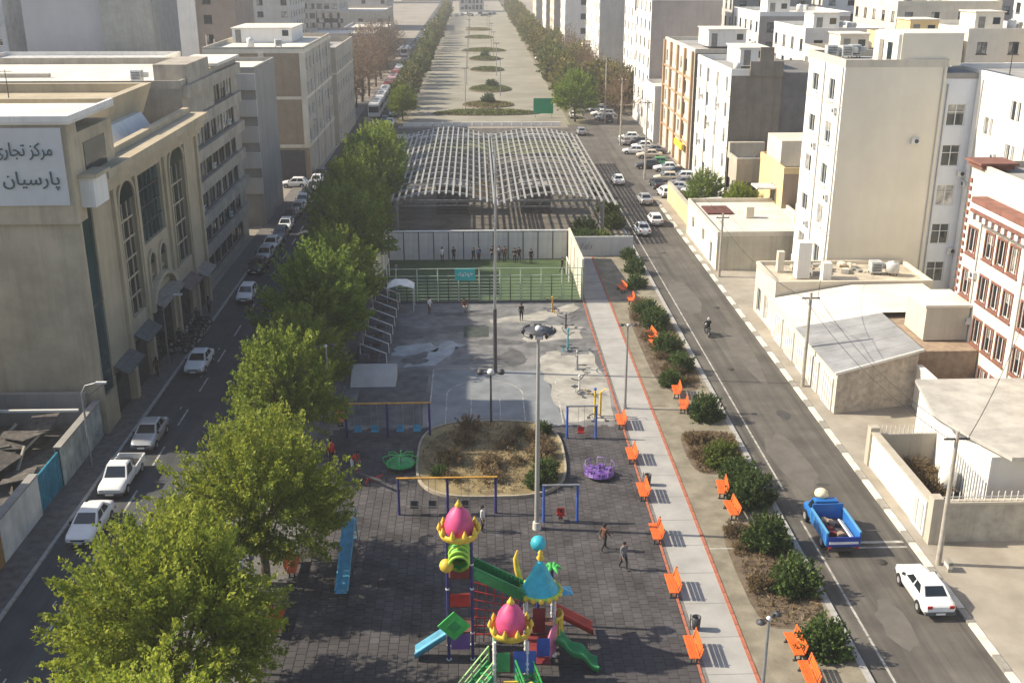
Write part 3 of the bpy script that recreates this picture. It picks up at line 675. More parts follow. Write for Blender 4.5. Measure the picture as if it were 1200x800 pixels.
cooler(-30, 172, 19.25, 'tin air cooler on the roof of the brown block', .3); tank(-33.5, 168.5, 19.25, 'white drum tank on the roof of the brown block')
roof_house(L4, -39, -29.5, 182, 194, 19.25, 21.4, W_white)
L5 = building('low_stone_block', 'stone block with a sunken grey roof beyond the brown block', (-40, -24.6, 198, 226), 16.2, {'*': W_stone}, {'E': grid(28, 7, 4, 1.8, 1.7, 1.8, 3.7), 'S': ()}, rm=R_felt, par=1.0, bands=((12.5, .35),), bandm=W_cream)
LT = building('brick_tower', 'tall brick apartment tower with a white corner strip and drain pipes', (-50, -43, 205, 222), 27, {'*': wm('towerbrick', (.3, .24, .2), .3)}, {'S': [(1.2, 17.5 + k * 3.4, 1.5, 1.5) for k in range(5)]}, 'dark')
sub(LT, 'white_corner', MB().box(-53.2, -50.02, 204.6, 222, 0, 27.5), W_white)
sub(LT, 'drain_pipe', MB().cyl((-48.6, 204.7, 4), (-48.6, 204.7, 19.0), .16).cyl((-47.2, 204.7, 4), (-47.2, 204.7, 18.2), .16), W_cream)
building('far_gridded_flats', 'grey concrete flats with dark paired windows beyond the brown block', (-69, -51, 430, 460), 27, {'*': W_greyl}, {'S': grid(18, 6, 7, 2.0, 1.9, 3, 3.5), 'E': grid(30, 6, 7, 1.9, 1.8, 3, 3.5)}, 'dark')
building('far_pink_flats', 'pinkish grey flats between the brick tower and gridded flats', (-95, -72, 420, 440), 30, {'*': W_pink}, {'S': grid(18, 3, 6, 1.5, 1.4, 6, 4.2)})
building('blank_slab_block', 'large blank grey slab wall rising behind the pale office roof', (-90, -74, 228, 250), 33, {'*': M('wall_slab', (.34, .34, .36), .92, .06, .2, streak=.15)})
building('ribbed_slab_block', 'darker ribbed grey wall beside the blank slab', (-74, -64, 226, 250), 30, {'*': M('wall_slab2', (.23, .24, .23), .92, .12, .6, streak=.5)})
building('bluish_block', 'bluish grey block at the far left edge beyond the office roof', (-116, -97, 236, 262), 31, {'*': M('wall_bluish', (.3, .33, .36), .9, .2, .4)}, {'S': grid(19, 4, 7, 1.6, 1.5, 4, 3.6)})
building('low_white_shed', 'low white shed among trees behind the pale office roof', (-92, -58, 200, 222), 14.0, {'*': W_white}, {'S': grid(34, 7, 1, 2, 1.4, 11.8, 3)}, rm=R_silver)

building('lot_neighbour_block', 'plain block standing behind the walled lot beside the commercial centre', (-54, -37.5, 30, 60), 15.5, {'*': W_stone}, {'E': grid(30, 7, 4, 1.6, 1.5, 2, 3.4)}, rm=R_pale)
# walled lot in front of the commercial centre
lw = thing('boundary_wall', 'mottled grey boundary wall along the left pavement up to the commercial centre', 'wall', (-27.05, 67.5, 0))
MB().box(-.18, .18, -3.6, 4.2, 0, 2.7).build('panel', wm('mottled', (.34, .37, .34), .8, .35, .9), lw); MB().box(-.25, .25, -3.6, 4.2, 2.7, 2.85).build('coping', W_grey, lw)
gt = thing('sheet_gate', 'teal blue sheet metal double gate in the lot wall', 'gate', (-27.05, 62, 0))
for k in range(2):
    l = MB().box(-.06, .06, -1.85 + k * 1.87, -.02 + k * 1.87, .12, 2.55).build('gate_leaf', M('teal_paint', (.03, .2, .3), .5, .25, 1.5), gt)
    for q in range(5): MB().box(.06, .10, -1.75 + k * 1.87 + q * .4, -1.7 + k * 1.87 + q * .4, .2, 2.5).build('rib', M('teal_paint2', (.04, .26, .36), .5, .2, 2), l)
MB().box(-.12, .12, -1.95, -1.86, 0, 2.75).box(-.12, .12, 1.86, 1.95, 0, 2.75).build('gate_post', metal_dk, gt)
lw = thing('whitewashed_wall', 'whitewashed boundary wall beside the teal gate', 'wall', (-27.05, 57.3, 0))
MB().box(-.2, .2, -2.9, 2.7, 0, 2.8).build('panel', wm('whitewash', (.6, .6, .56), .45, .15, .8), lw); MB().box(-.26, .26, -2.9, 2.7, 2.8, 2.92).build('coping', W_grey, lw)
lw = thing('ochre_wall', 'ochre brown boundary wall next to the whitewashed wall', 'wall', (-27.05, 48.1, 0))
MB().box(-.2, .2, -6, 6.2, 0, 3.2).build('panel', wm('ochre', (.33, .19, .07), .5, .2, .6), lw); MB().box(-.26, .26, -6, 6.2, 3.2, 3.34).build('coping', W_grey, lw)
ruin = thing('ruined_shed', 'dark half-collapsed shed with tin roof sheets inside the walled lot', 'shed', (-32, 62.5, 0))
MB().box(-2.4, 4.4, 8.6, 9.0, 0, 3.6).build('back_wall', W_grey, ruin); MB().box(-3.6, -3.2, -6, 8.5, 0, 5.2).build('side_wall', W_dark, ruin)
MB().box(-2.7, -1.3, 5.2, 7.0, 0, 7.0).build('chimney_stack', W_dark, ruin)
MB().box(-1.2, 4.4, 7.0, 7.25, 2.9, 3.05).build('lintel', W_white, ruin)
tin = M('rusty_tin', (.05, .046, .044), .8, .5, 2.5, c2=(.14, .125, .11))
for k in range(16):
    x, y = random.uniform(-2.4, 3.8), random.uniform(-5.5, 6.4); z = 1.6 + (y + 6) * .08 + random.uniform(-.2, .3)
    rot = Matrix.Rotation(random.uniform(-.5, .5), 3, 'Z') @ Matrix.Rotation(random.uniform(-.25, .25), 3, 'X') @ Matrix.Rotation(random.uniform(-.2, .2), 3, 'Y')
    MB().obox((x, y, z), (1.9, 2.6, .06), rot).build('tin_sheet', tin, ruin)
for k in range(7):
    MB().beam((random.uniform(-2.4, 3.8), -6 + k * 1.8, 1.3), (random.uniform(-2.4, 3.8), -5 + k * 1.8, 2.6), .14, .14).build('fallen_beam', W_stone, ruin)
MB().box(-3, 4.4, -6, 8.4, .0, 1.3).build('rubble_floor', M('rubble', (.06, .055, .05), .95, .5, 1.5, .6, bscale=4, c2=(.14, .13, .12)), ruin)
# ------------------------------------------------------------------ RIGHT SIDE
# red and white apartment house
DR = (38.1, 60, 38, 81.4)
RW = thing('red_trim_house', 'cream apartment house with brick red window surrounds and red cornice', 'building', (48, 60, 0))
wins = []
for r in range(5):
    z = .5 + r * 3.35
    if r < 4: wins.append((1.0, z + (.35 if r else 1.2), 1.35, 1.9))
    for c in range(12):
        u = 3.9 + (c // 3) * 6.6 + (c % 3) * 1.95
        if r < 4: wins.append((u, z + .6, 1.25, 1.9))
add_face(RW, 'W', DR, 0, 17.2, W_ivory, wins, 'red')
for f in 'SEN': add_face(RW, f, DR, 0, 17.2, W_cream)
roof_parapet(RW, DR, 17.2, .5, R_felt, W_cream)
sub(RW, 'cornice', MB().box(37.2, 38.09, 38, 78.3, 13.9, 14.5).box(36.9, 38.09, 38, 78.3, 14.5, 14.75), W_red)
sub(RW, 'cornice_band', MB().box(37.0, 38.09, 38, 78.3, 14.76, 15.2), W_white)
for k in range(40): sub(RW, 'dentil', MB().box(37.05, 37.19, 39 + k * 1.0, 39.45 + k * 1.0, 14.0, 14.45), W_white)
sub(RW, 'cornice_top', MB().box(36.9, 38.09, 38, 78.3, 15.21, 15.6), W_red)
sub(RW, 'corner_cap', MB().box(37.6, 40.5, 79.0, 81.8, 17.72, 17.9).box(37.8, 40.3, 79.2, 81.6, 17.4, 17.7), W_red)
for k in range(26): sub(RW, 'quoin', MB().box(37.98, 38.09, 81.0, 81.39, .6 + k * .62, .92 + k * .62), W_red)
sub(RW, 'brick_pier', MB().box(37.96, 38.09, 58.6, 59.8, 0, 13.9), W_brick)
roof_house(RW, 41.5, 58, 60, 76, 17.25, 20.2, W_stone)
# white / beige block
DB = (33.6, 43.0, 99.6, 110.7)
BB = thing('beige_gable_block', 'five storey block with a plain beige side wall and white windowed street front', 'building', (38, 105, 0))
bw = []
for r in range(5):
    z = 3.9 + r * 4.0
    bw += [(1.6, z, 1.9, 1.7), (6.9, z - .3, 1.7, 2.0)]
add_face(BB, 'W', DB, 0, 23.4, W_white, bw, 'sill', depth=.35)
add_face(BB, 'S', DB, 0, 23.4, M('wall_beigegable', (.66, .61, .5), .92, .05, .25, .05, bscale=7, streak=.1)); add_face(BB, 'E', DB, 0, 23.4, W_beige); add_face(BB, 'N', DB, 0, 23.4, W_beige)
roof_parapet(BB, DB, 23.0, .62, R_felt, W_beige)
sub(BB, 'string_course', MB().box(33.52, 33.59, 99.7, 110.6, 7.3, 7.4).box(33.52, 33.59, 99.7, 110.6, 11.3, 11.4).box(33.52, 33.59, 99.7, 110.6, 15.3, 15.4).box(33.52, 33.59, 99.7, 110.6, 19.3, 19.4), W_beige)
sub(BB, 'stair_house', MB().box(38.6, 44.2, 99.75, 106, 23.05, 25.9), M('wall_beige2', (.66, .61, .5), .92, .05, .25)); sub(BB, 'stair_face', MB().box(38.3, 38.58, 99.9, 106, 23.05, 25.8), W_white)
sub(BB, 'roof_door', MB().box(38.2, 38.28, 103.4, 104.4, 23.1, 25.1), M('roof_door', (.22, .2, .17), .6, .2, 2)); sub(BB, 'roof_window', MB().box(38.2, 38.28, 101.2, 102.2, 23.4, 25.0), glass)
for i, (x, y) in enumerate(((35, 108.5), (36.4, 108.2), (37.5, 109))): cooler(x, y, 23.02, 'tin cooler in the row on the beige gable block roof', group='coolers on the beige gable block')
sub(BB, 'ground_floor', MB().box(33.5, 33.59, 99.7, 110.6, 0, 2.6), M('wall_bluewhite', (.55, .6, .66), .8, .1, 1))
# set-back light shaft with metal windows, then the bright white house
WH = thing('white_house', 'bright white house with staggered stair windows behind the red trimmed house', 'building', (52, 92, 0))
DS = (43.02, 46.0, 99.8, 106)
add_face(WH, 'S', DS, 0, 21.9, wm('shaft', (.6, .62, .65), .2, .05), [(.55, 2.6 + k * 3.75, 1.7, 2.0) for k in range(5)], 'grid', depth=.4)  # white painted wall; its bluish shade is put into the colour
DW = (46.02, 62, 81.6, 106)
ww = []
for r in range(6):
    ww += [(8.6, 2.4 + r * 3.7, .9, 1.6), (9.8, 2.4 + r * 3.7, .55, 1.6), (13.2, 4.3 + r * 3.7, .9, 1.7), (14.4, 4.3 + r * 3.7, .55, 1.7)]
add_face(WH, 'W', DW, 0, 22.2, W_white, [k for k in ww if k[1] < 19.8], 'one', depth=.3)
for f in 'SEN': add_face(WH, f, DW, 0, 22.2, W_white)
roof_parapet(WH, DW, 22.2, .5, R_felt, W_white); sub(WH, 'shaft_roof', MB().box(43.05, 46.0, 99.7, 106, 21.95, 22.4), W_grey)
sub(WH, 'stair_house', MB().box(50, 60, 86, 93, 22.25, 25.0), W_white)
antenna(48.5, 99, 22.22, 3.0, 'thin antenna on the bright white house roof'); cooler(55, 102.5, 22.22, 'tin cooler on the bright white house roof')
antenna(47.2, 92, 22.22, 2.2, 'short aerial at the parapet of the bright white house')

# garage row by the kerb
GA = thing('brick_garage', 'low brick garage with a grey felt roof and white metal doors', 'garage', (29.6, 82, 0))
grow = wm('garage_brick', (.42, .37, .31), .5, .22, 2.2)
mb = MB(); z0, z1 = 3.4, 4.6
mb.add([(26.6, 73.7, 0), (33.2, 75.3, 0), (33.2, 92, 0), (26.6, 92, 0), (26.6, 73.7, z0), (33.2, 75.3, z1), (33.2, 92, z1), (26.6, 92, z0)], [(0, 1, 5, 4), (1, 2, 6, 5), (2, 3, 7, 6)])
sub(GA, 'wall', mb, grow)
sub(GA, 'front_wall', MB().box(26.62, 26.9, 73.8, 92, 0, 3.4), W_cream)
felt = M('garage_felt', (.2, .205, .21), .85, .2, .5, .2, bscale=5, c2=(.3, .305, .31))
for k in range(5):
    ya, yb = 73.45 + k * 2.1, 73.45 + (k + 1) * 2.1 - .03
    sk = lambda y: (y - 73.45) / 10.5
    o = MB().add([(26.3, ya, z0 + .02), (33.4, ya + 1.6 * (1 - sk(ya)), z1 + .03), (33.4, yb + 1.6 * (1 - sk(yb)), z1 + .03), (26.3, yb, z0 + .02), (26.3, ya, z0 + .1), (33.4, ya + 1.6 * (1 - sk(ya)), z1 + .11), (33.4, yb + 1.6 * (1 - sk(yb)), z1 + .11), (26.3, yb, z0 + .1)],
             [(4, 5, 6, 7), (0, 1, 5, 4), (1, 2, 6, 5), (2, 3, 7, 6), (3, 0, 4, 7)])
    sub(GA, 'felt_strip', o, felt)
sub(GA, 'roof_edge', MB().beam((26.3, 73.4, 3.46), (33.4, 75.0, 4.67), .12, .2), W_white)
sub(GA, 'concrete_roof', MB().add([(26.4, 84.0, 3.5), (33.6, 84.0, 4.7), (40, 84, 4.75), (40, 92, 4.75), (33.6, 92, 4.7), (26.4, 92, 3.5)], [(0, 1, 4, 5), (1, 2, 3, 4)]), R_pale)
sub(GA, 'rear_wall', MB().box(33.3, 38.0, 76.0, 92, 0, 4.2), wm('rearbrick', (.32, .24, .17), .5, .2, 2))
sub(GA, 'stair_cabin', MB().box(34.6, 38.0, 78.2, 82.0, 4.3, 7.0), W_beige); sub(GA, 'cabin_roof', MB().box(34.4, 38.05, 78.0, 82.2, 7.0, 7.2), R_pale)
for k in range(5):
    y = 74.4 + k * 3.5
    d = sub(GA, 'garage_door', MB().box(26.5, 26.6, y, y + 2.3, .13, 2.7), M('door_white', (.62, .62, .6), .5, .12, 1.5))
    for q in range(4): MB().box(26.46, 26.5, y + .3 + q * .55, y + .36 + q * .55, .2, 2.6).build('rib', W_greyl, d)
# second low house behind with rubble on the roof
GB = building('low_flat_house', 'low flat roofed house cluttered with rubble between garage and beige block', (26.8, 41, 92.3, 99.3), 4.6, {'*': W_cream}, {'W': [(1.0, .4, 1.4, 2.3), (3.6, .4, 1.4, 2.3)]}, rm=M('roof_sand', (.42, .37, .29), .95, .25, .8, .4, bscale=5), par=.35)
sub(GB, 'chimney', MB().box(29.2, 30.4, 94.2, 95.4, 4.65, 8.0), W_white); sub(GB, 'chimney', MB().box(31.2, 32.0, 93.0, 93.8, 4.65, 6.4), W_white); sub(GB, 'chimney', MB().box(28.0, 28.6, 96.4, 97, 4.65, 6.6), W_cream)
tank(38.4, 95.2, 4.62, 'grey drum tank on the cluttered low roof', .6, 1.1, R_silver); cooler(37.0, 95.8, 4.62, 'tin cooler beside the grey drum tank')
for k in range(34):
    x, y = random.uniform(29.5, 36.2), random.uniform(95.5, 98.9); s = random.uniform(.2, .8)
    MB().obox((x, y, 4.62 + s * .2), (s, s * random.uniform(.6, 1.6), s * .5), Matrix.Rotation(random.uniform(0, 3), 3, 'Z') @ Matrix.Rotation(random.uniform(-.2, .2), 3, 'X')).build('rubble_piece', random.choice((W_stone, W_grey, W_brown, W_cream)), GB, (-GB.location.x, -GB.location.y, 0))
# walled yard and low house at the kerb
YA = thing('walled_yard', 'white walled yard with dry shrubs and a spiked railing beside the kerb', 'yard', (30, 60, 0))
sub(YA, 'yard_wall', MB().box(26.25, 26.55, 54.9, 65.2, 0, 2.5), W_ivory); sub(YA, 'coping', MB().box(26.15, 26.65, 54.9, 65.2, 2.5, 2.62), W_stone)
sub(YA, 'yard_wall', MB().box(26.56, 37.0, 54.9, 55.2, 0, 2.6), M('wall_yardgrey', (.36, .34, .29), .95, .2, 1, .2, streak=.6)); sub(YA, 'coping', MB().box(26.66, 37.0, 54.8, 55.3, 2.6, 2.74), W_stone)
sub(YA, 'yard_wall', MB().box(26.56, 31.5, 65.0, 65.25, 0, 2.4), W_stone)
sub(YA, 'gate_pier', MB().box(26.1, 26.7, 54.6, 55.3, 0, 3.1), W_stone); sub(YA, 'gate_pier', MB().box(26.1, 26.7, 65.0, 65.6, 0, 2.9), W_stone)
dg_ = sub(YA, 'gate', MB().box(26.14, 26.22, 55.6, 57.4, .15, 2.4), M('gate_white', (.6, .63, .66), .5, .1, 2)); MB().box(26.1, 26.14, 55.85, 56.35, .4, 2.1).box(26.1, 26.14, 56.65, 57.15, .4, 2.1).build('panel', W_greyl, dg_, (-YA.location.x + YA.location.x, 0, 0))
sub(YA, 'yard_floor', MB().box(26.6, 36, 55.3, 65, .0, .16), M('yard_soil', (.14, .11, .08), .95, .4, 1.2, .4, bscale=6))
for k in range(26):
    x = 27.0 + k * .38
    sub(YA, 'spike', MB().box(x - .02, x + .02, 55.0, 55.04, 2.75, 3.35), W_white)
sub(YA, 'rail', MB().box(26.8, 36.8, 54.98, 55.02, 3.0, 3.05), W_white)
for k in range(16):
    x = 26.9 + k * .3; sub(YA, 'spike', MB().box(x - .02, x + .02, 65.1, 65.14, 2.4, 3.0), W_white)
LH = thing('low_concrete_house', 'low house with a broad cracked grey concrete roof behind the yard', 'house', (36, 62, 0))
sub(LH, 'wall', MB().box(30.6, 38.0, 57.5, 68.5, 0, 4.3), W_white)
sub(LH, 'roof', MB().add([(29.2, 62.4, 4.5), (31.3, 56.5, 4.5), (38.05, 56.5, 4.5), (38.05, 69.0, 4.5), (30.4, 69.0, 4.5), (29.2, 62.4, 4.75), (31.3, 56.5, 4.75), (38.05, 56.5, 4.75), (38.05, 69, 4.75), (30.4, 69, 4.75)],
    [(5, 6, 7, 8, 9), (4, 3, 2, 1, 0), (0, 1, 6, 5), (1, 2, 7, 6), (3, 4, 9, 8), (4, 0, 5, 9)]), M('roof_cracked', (.4, .385, .35), .95, .18, .7, .3, bscale=3))
sub(LH, 'balustrade', MB().box(30.5, 30.56, 57.6, 62, .3, 2.6), M('rail_white', (.66, .67, .68), .5, .1, 1.5))
for k in range(12): sub(LH, 'baluster', MB().box(30.4, 30.46, 57.8 + k * .35, 57.88 + k * .35, .3, 2.8), W_white)
tank(29.6, 60.6, .17, 'white plastic water drum standing in the walled yard', .55, 1.7, W_white); 
SH = thing('roadside_wall', 'short cream wall with a letter slot between garage and yard', 'wall', (33.2, 72, 0))
MB().box(-.15, .15, -2.8, 3.0, 0, 3.4).build('panel', W_ivory, SH); MB().box(-.2, -.15, -.5, .9, 2.6, 2.9).build('slot', metal_dk, SH); MB().box(-.22, .22, -2.8, 3.0, 3.4, 3.5).build('coping', W_white, SH)

# low plots further up the street
LP = thing('low_yard_house', 'low flat roofed house with a streaked cement side wall at the road bend', 'house', (31, 122, 0))
st = wm('cement', (.5, .45, .34), .75, .12, .5)
add_face(LP, 'S', (26.0, 37.2, 113, 130), 0, 4.4, st); add_face(LP, 'W', (26.0, 37.2, 113, 130), 0, 4.4, W_ivory, [(3, 1.6, 1.4, 1.4), (9, 1.6, 1.4, 1.4), (13.5, .2, 1.2, 2.4)]); add_face(LP, 'E', (26.0, 37.2, 113, 130), 0, 4.4, st); add_face(LP, 'N', (26.0, 37.2, 113, 130), 0, 4.4, st)
roof_parapet(LP, (26.0, 37.2, 113, 130), 4.0, .45, R_pale, W_cream)
sub(LP, 'roof_hole', MB().box(27, 30, 123, 127, 4.02, 4.2), M('dark_red', (.12, .05, .04), .9, .3, 2)); sub(LP, 'roof_stack', MB().box(31, 31.9, 121, 121.9, 4.05, 5.3), W_cream)
sub(LP, 'brick_cabin', MB().box(36.0, 40, 114, 119, 0, 6.2), W_brown)
L6 = building('yellow_cabin_house', 'two storey yellowish house with dark openings behind the streaked cement house', (36.4, 44, 126, 137), 8.2, {'*': W_yel, 'S': W_brown}, {'S': [(1.5, 1, 1.6, 2.2), (4.4, 4.6, 1.5, 1.8)], 'W': [(2, 1, 1.8, 2.4), (6, 4.4, 2, 1.8)]}, 'dark', rm=R_pale)
sub(L6, 'upper_room', MB().box(37, 42, 130, 136.5, 8.3, 11.4), W_cream)
L7 = building('old_tiled_house', 'old low house with tin roof terraces under the dark gable', (33.9, 47, 139, 144.6), 7.0, {'*': W_stone}, {'S': grid(13, 3, 1, 1.8, 1.6, 3.0, 3), 'W': grid(5.6, 2, 1, 1.2, 1.5, 3, 3)}, 'dark', rm=R_silver)
sub(L7, 'terrace_roof', MB().box(34, 52, 128.5, 131.5, 5.8, 6.0).box(40.6, 52, 119.5, 126, 5.2, 5.4), R_silver)
L8 = building('rear_low_house', 'low house with pale flat roof behind the yellowish house', (44.5, 58, 118, 140), 6.4, {'*': W_stone}, {'W': grid(22, 4, 1, 1.6, 1.5, 3, 3)}, 'dark', rm=R_pale)
GX = thing('garden_wall', 'yellow green garden wall in front of the yellowish house', 'wall', (27, 141, 0)); MB().box(-.2, .2, -10, 8, 0, 2.6).build('panel', W_yel, GX); MB().box(-.26, .26, -10, 8, 2.6, 2.72).build('coping', W_stone, GX)

for i, (x, y, w, l, h, m, rf, lab) in enumerate(((29.5, 133.5, 3.2, 4, 3.0, W_stone, R_silver, 'tin roofed lean-to behind the garden wall'), (38.5, 121.5, 4.0, 4.5, 4.0, W_cream, R_pale, 'cream cabin with a flat roof behind the streaked cement house'), (43.0, 115.5, 5, 5, 4.6, W_brown, R_felt, 'brown brick shed with a felt roof near the beige gable block'), (49, 113, 5, 6, 5.2, W_cream, R_silver, 'pale shed with a silver roof near the beige gable block'), (32.2, 150.0, 0.0, 0, 0, None, None, ''), (40.5, 139.5, 3.5, 3, 8.4, W_ivory, R_pale, 'small ivory stair cabin among the old low houses'), (47.5, 133, 4, 4, 8.0, W_brick, R_pale, 'red brick room on the pale roof of the rear low house'))):
    if not w: continue
    t = thing('yard_shed', lab, 'shed', (x, y, 0)); MB().box(-w / 2, w / 2, -l / 2, l / 2, 0, h).build('wall', m, t); MB().add([(-w / 2 - .3, -l / 2 - .3, h + .02), (w / 2 + .3, -l / 2 - .3, h + .3), (w / 2 + .3, l / 2 + .3, h + .3), (-w / 2 - .3, l / 2 + .3, h + .02), (-w / 2 - .3, -l / 2 - .3, h + .12), (w / 2 + .3, -l / 2 - .3, h + .4), (w / 2 + .3, l / 2 + .3, h + .4), (-w / 2 - .3, l / 2 + .3, h + .12)], [(0, 3, 2, 1), (4, 5, 6, 7), (0, 1, 5, 4), (1, 2, 6, 5), (2, 3, 7, 6), (3, 0, 4, 7)]).build('roof', rf, t)
    MB().box(-w / 2 - .06, -w / 2, -.6, .4, .1, 2.1).build('door', metal_dk, t); MB().box(-.5, .5, -l / 2 - .05, -l / 2, 1.2, 2.1).build('window', glass, t)
hp = MB()
for k in range(150):
    r = random.random() ** .6; a = random.uniform(0, 6.28); s = random.uniform(.15, .7)
    hp.obox((3.6 * r * math.cos(a), 1.5 * r * math.sin(a), 1.0 * (1 - r) + s * .2), (s, s * random.uniform(.5, 1.5), s * .6), Matrix.Rotation(random.uniform(0, 3), 3, 'Z') @ Matrix.Rotation(random.uniform(-.5, .5), 3, 'X'), random.randrange(4))
hp = hp.build('rubble_heap', [W_cream, W_stone, W_brown, W_white], None, (42.5, 141.8, 7.02)); tag(hp, 'heap of pale rubble and planks on the old low house roof', 'rubble', kind='stuff')
R4 = building('stepped_gable_block', 'white fronted block with a dark stepped gable wall', (33.8, 40.6, 145, 167.5), 17.6, {'*': W_white, 'S': W_dark, 'P': W_white}, {'W': grid(22.5, 4, 5, 1.4, 2.0, 1.6, 3.4, 1.6)}, 'plain', par=.8)
for z in (4.6, 8.0, 11.4, 14.8): sub(R4, 'string_course', MB().box(33.7, 33.79, 145.1, 167.4, z, z + .12), W_beige)
sub(R4, 'gable_step', MB().box(36.2, 40.6, 144.7, 144.99, 17.5, 19.4).box(37.4, 39.2, 144.7, 144.99, 19.4, 21.2), W_dark)
sub(R4, 'dark_wing', MB().box(40.62, 49, 145.4, 164, 0, 17.9), wm('wing', (.15, .145, .14), .5, .15, .6)); roof_house(R4, 36.0, 40, 150, 158, 18.4, 20.6, W_white)
sub(R4, 'lean_to', MB().box(33.9, 38.6, 143.6, 144.68, 0, 9.0), W_stone)
tank(35.2, 148, 17.62, 'pale drum on the stepped gable roof', .5, 1.2)
R5 = building('orange_trim_block', 'pale block with orange brown vertical trim and shops along the parking row', (33.8, 46, 170, 197), 18.4, {'*': W_cream, 'S': W_dark}, {'W': grid(27, 6, 4, 1.6, 2.0, 4.8, 3.4, 1.5)}, par=.6)
for k in range(5): sub(R5, 'trim_pier', MB().box(33.4, 33.79, 170.4 + k * 6.4, 171.2 + k * 6.4, 0, 18.6), W_orange)
for k in range(4): sub(R5, 'trim_band', MB().box(33.5, 33.79, 171.3, 196.5, 4.0 + k * 3.4, 4.3 + k * 3.4), W_orange)
sub(R5, 'shop_sign', MB().box(33.0, 33.4, 173, 180, 3.0, 3.9), M('sign_yellow', (.75, .5, .05), .6, .1, 2)); roof_house(R5, 37, 43, 176, 184, 18.9, 21.4, W_white)
R5b = building('white_low_block', 'plain white low block beyond the orange trimmed block', (32.6, 44, 199, 211), 9.5, {'*': W_white}, {'W': grid(12, 3, 2, 1.5, 1.6, 1.5, 3.8)}, rm=R_pale)
# far right street front: tall houses with grey gables, one after the other
far = [('gable_house', 'tall house with brown gable and white street edge past the cross road', (33.6, 47, 213, 233), 24.5, W_white, W_pink, 'W'),
       ('gable_house', 'tall house with red roof band and grey gable beyond the cross road', (38, 54, 262, 284), 22.0, W_white, W_grey, 'W'),
       ('gable_house', 'broad blank grey gable house with white edge beyond the cross road', (33, 52, 296, 318), 27, W_white, W_greyl, 'W'),
       ('gable_house', 'dark teal glazed tower among the far right houses', (35, 48, 335, 352), 26, W_white, M('wall_tealglass', (.06, .1, .12), .3, .3, .3), 'W'),
       ('gable_house', 'white tower with three square windows up its end wall', (30, 42, 372, 392), 28, W_white, W_white, 'W'),
       ('gable_house', 'slim pale tower beyond the white tower', (29, 40, 410, 432), 30, W_cream, W_pink, 'W'),
       ('gable_house', 'slim pink grey tower far along the right street', (29, 42, 455, 480), 31, W_white, W_pink, 'W'),
       ('gable_house', 'farthest pale tower along the right street', (28, 42, 510, 540), 33, W_cream, W_greyl, 'W')]
for n, lab, dm, h, mw, ms, _ in far:
    w = dm[3] - dm[2]; sw = dm[1] - dm[0]; rows = int(h / 3.5)
    wi = {'W': grid(w, max(3, int(w / 4.5)), rows, 1.5, 1.7, 2.0, 3.4)}
    if 'three square' in lab: wi['S'] = [(5.2, 8.0 + 4.6 * k, 1.8, 1.8) for k in range(4)]
    if 'teal' in lab: wi['S'] = ()
    b = building(n, lab, dm, h, {'*': mw, 'S': ms}, wi, 'dark', par=.8)
    roof_house(b, dm[0] + 3, dm[0] + 8, dm[2] + 4, dm[2] + 12, h + .05, h + 2.8, mw)
    if 'red roof' in lab: sub(b, 'red_band', MB().box(37.4, 54.4, 261.5, 261.98, 20.4, 22.9), W_red)
# low shops between
building('far_low_shop', 'low pale shop row in front of the teal tower', (31, 52, 320, 333), 8, {'*': W_cream}, {'W': grid(13, 3, 2, 1.6, 1.6, 1.4, 3.4), 'S': grid(21, 5, 2, 1.6, 1.4, 1.4, 3.4)}, rm=R_pale)
building('far_low_yard', 'low stone yard building with fence beyond the red banded house', (37, 52, 247, 260), 7, {'*': W_stone}, {'S': grid(15, 4, 1, 1.6, 1.4, 3.4, 3.4)}, rm=R_pale)
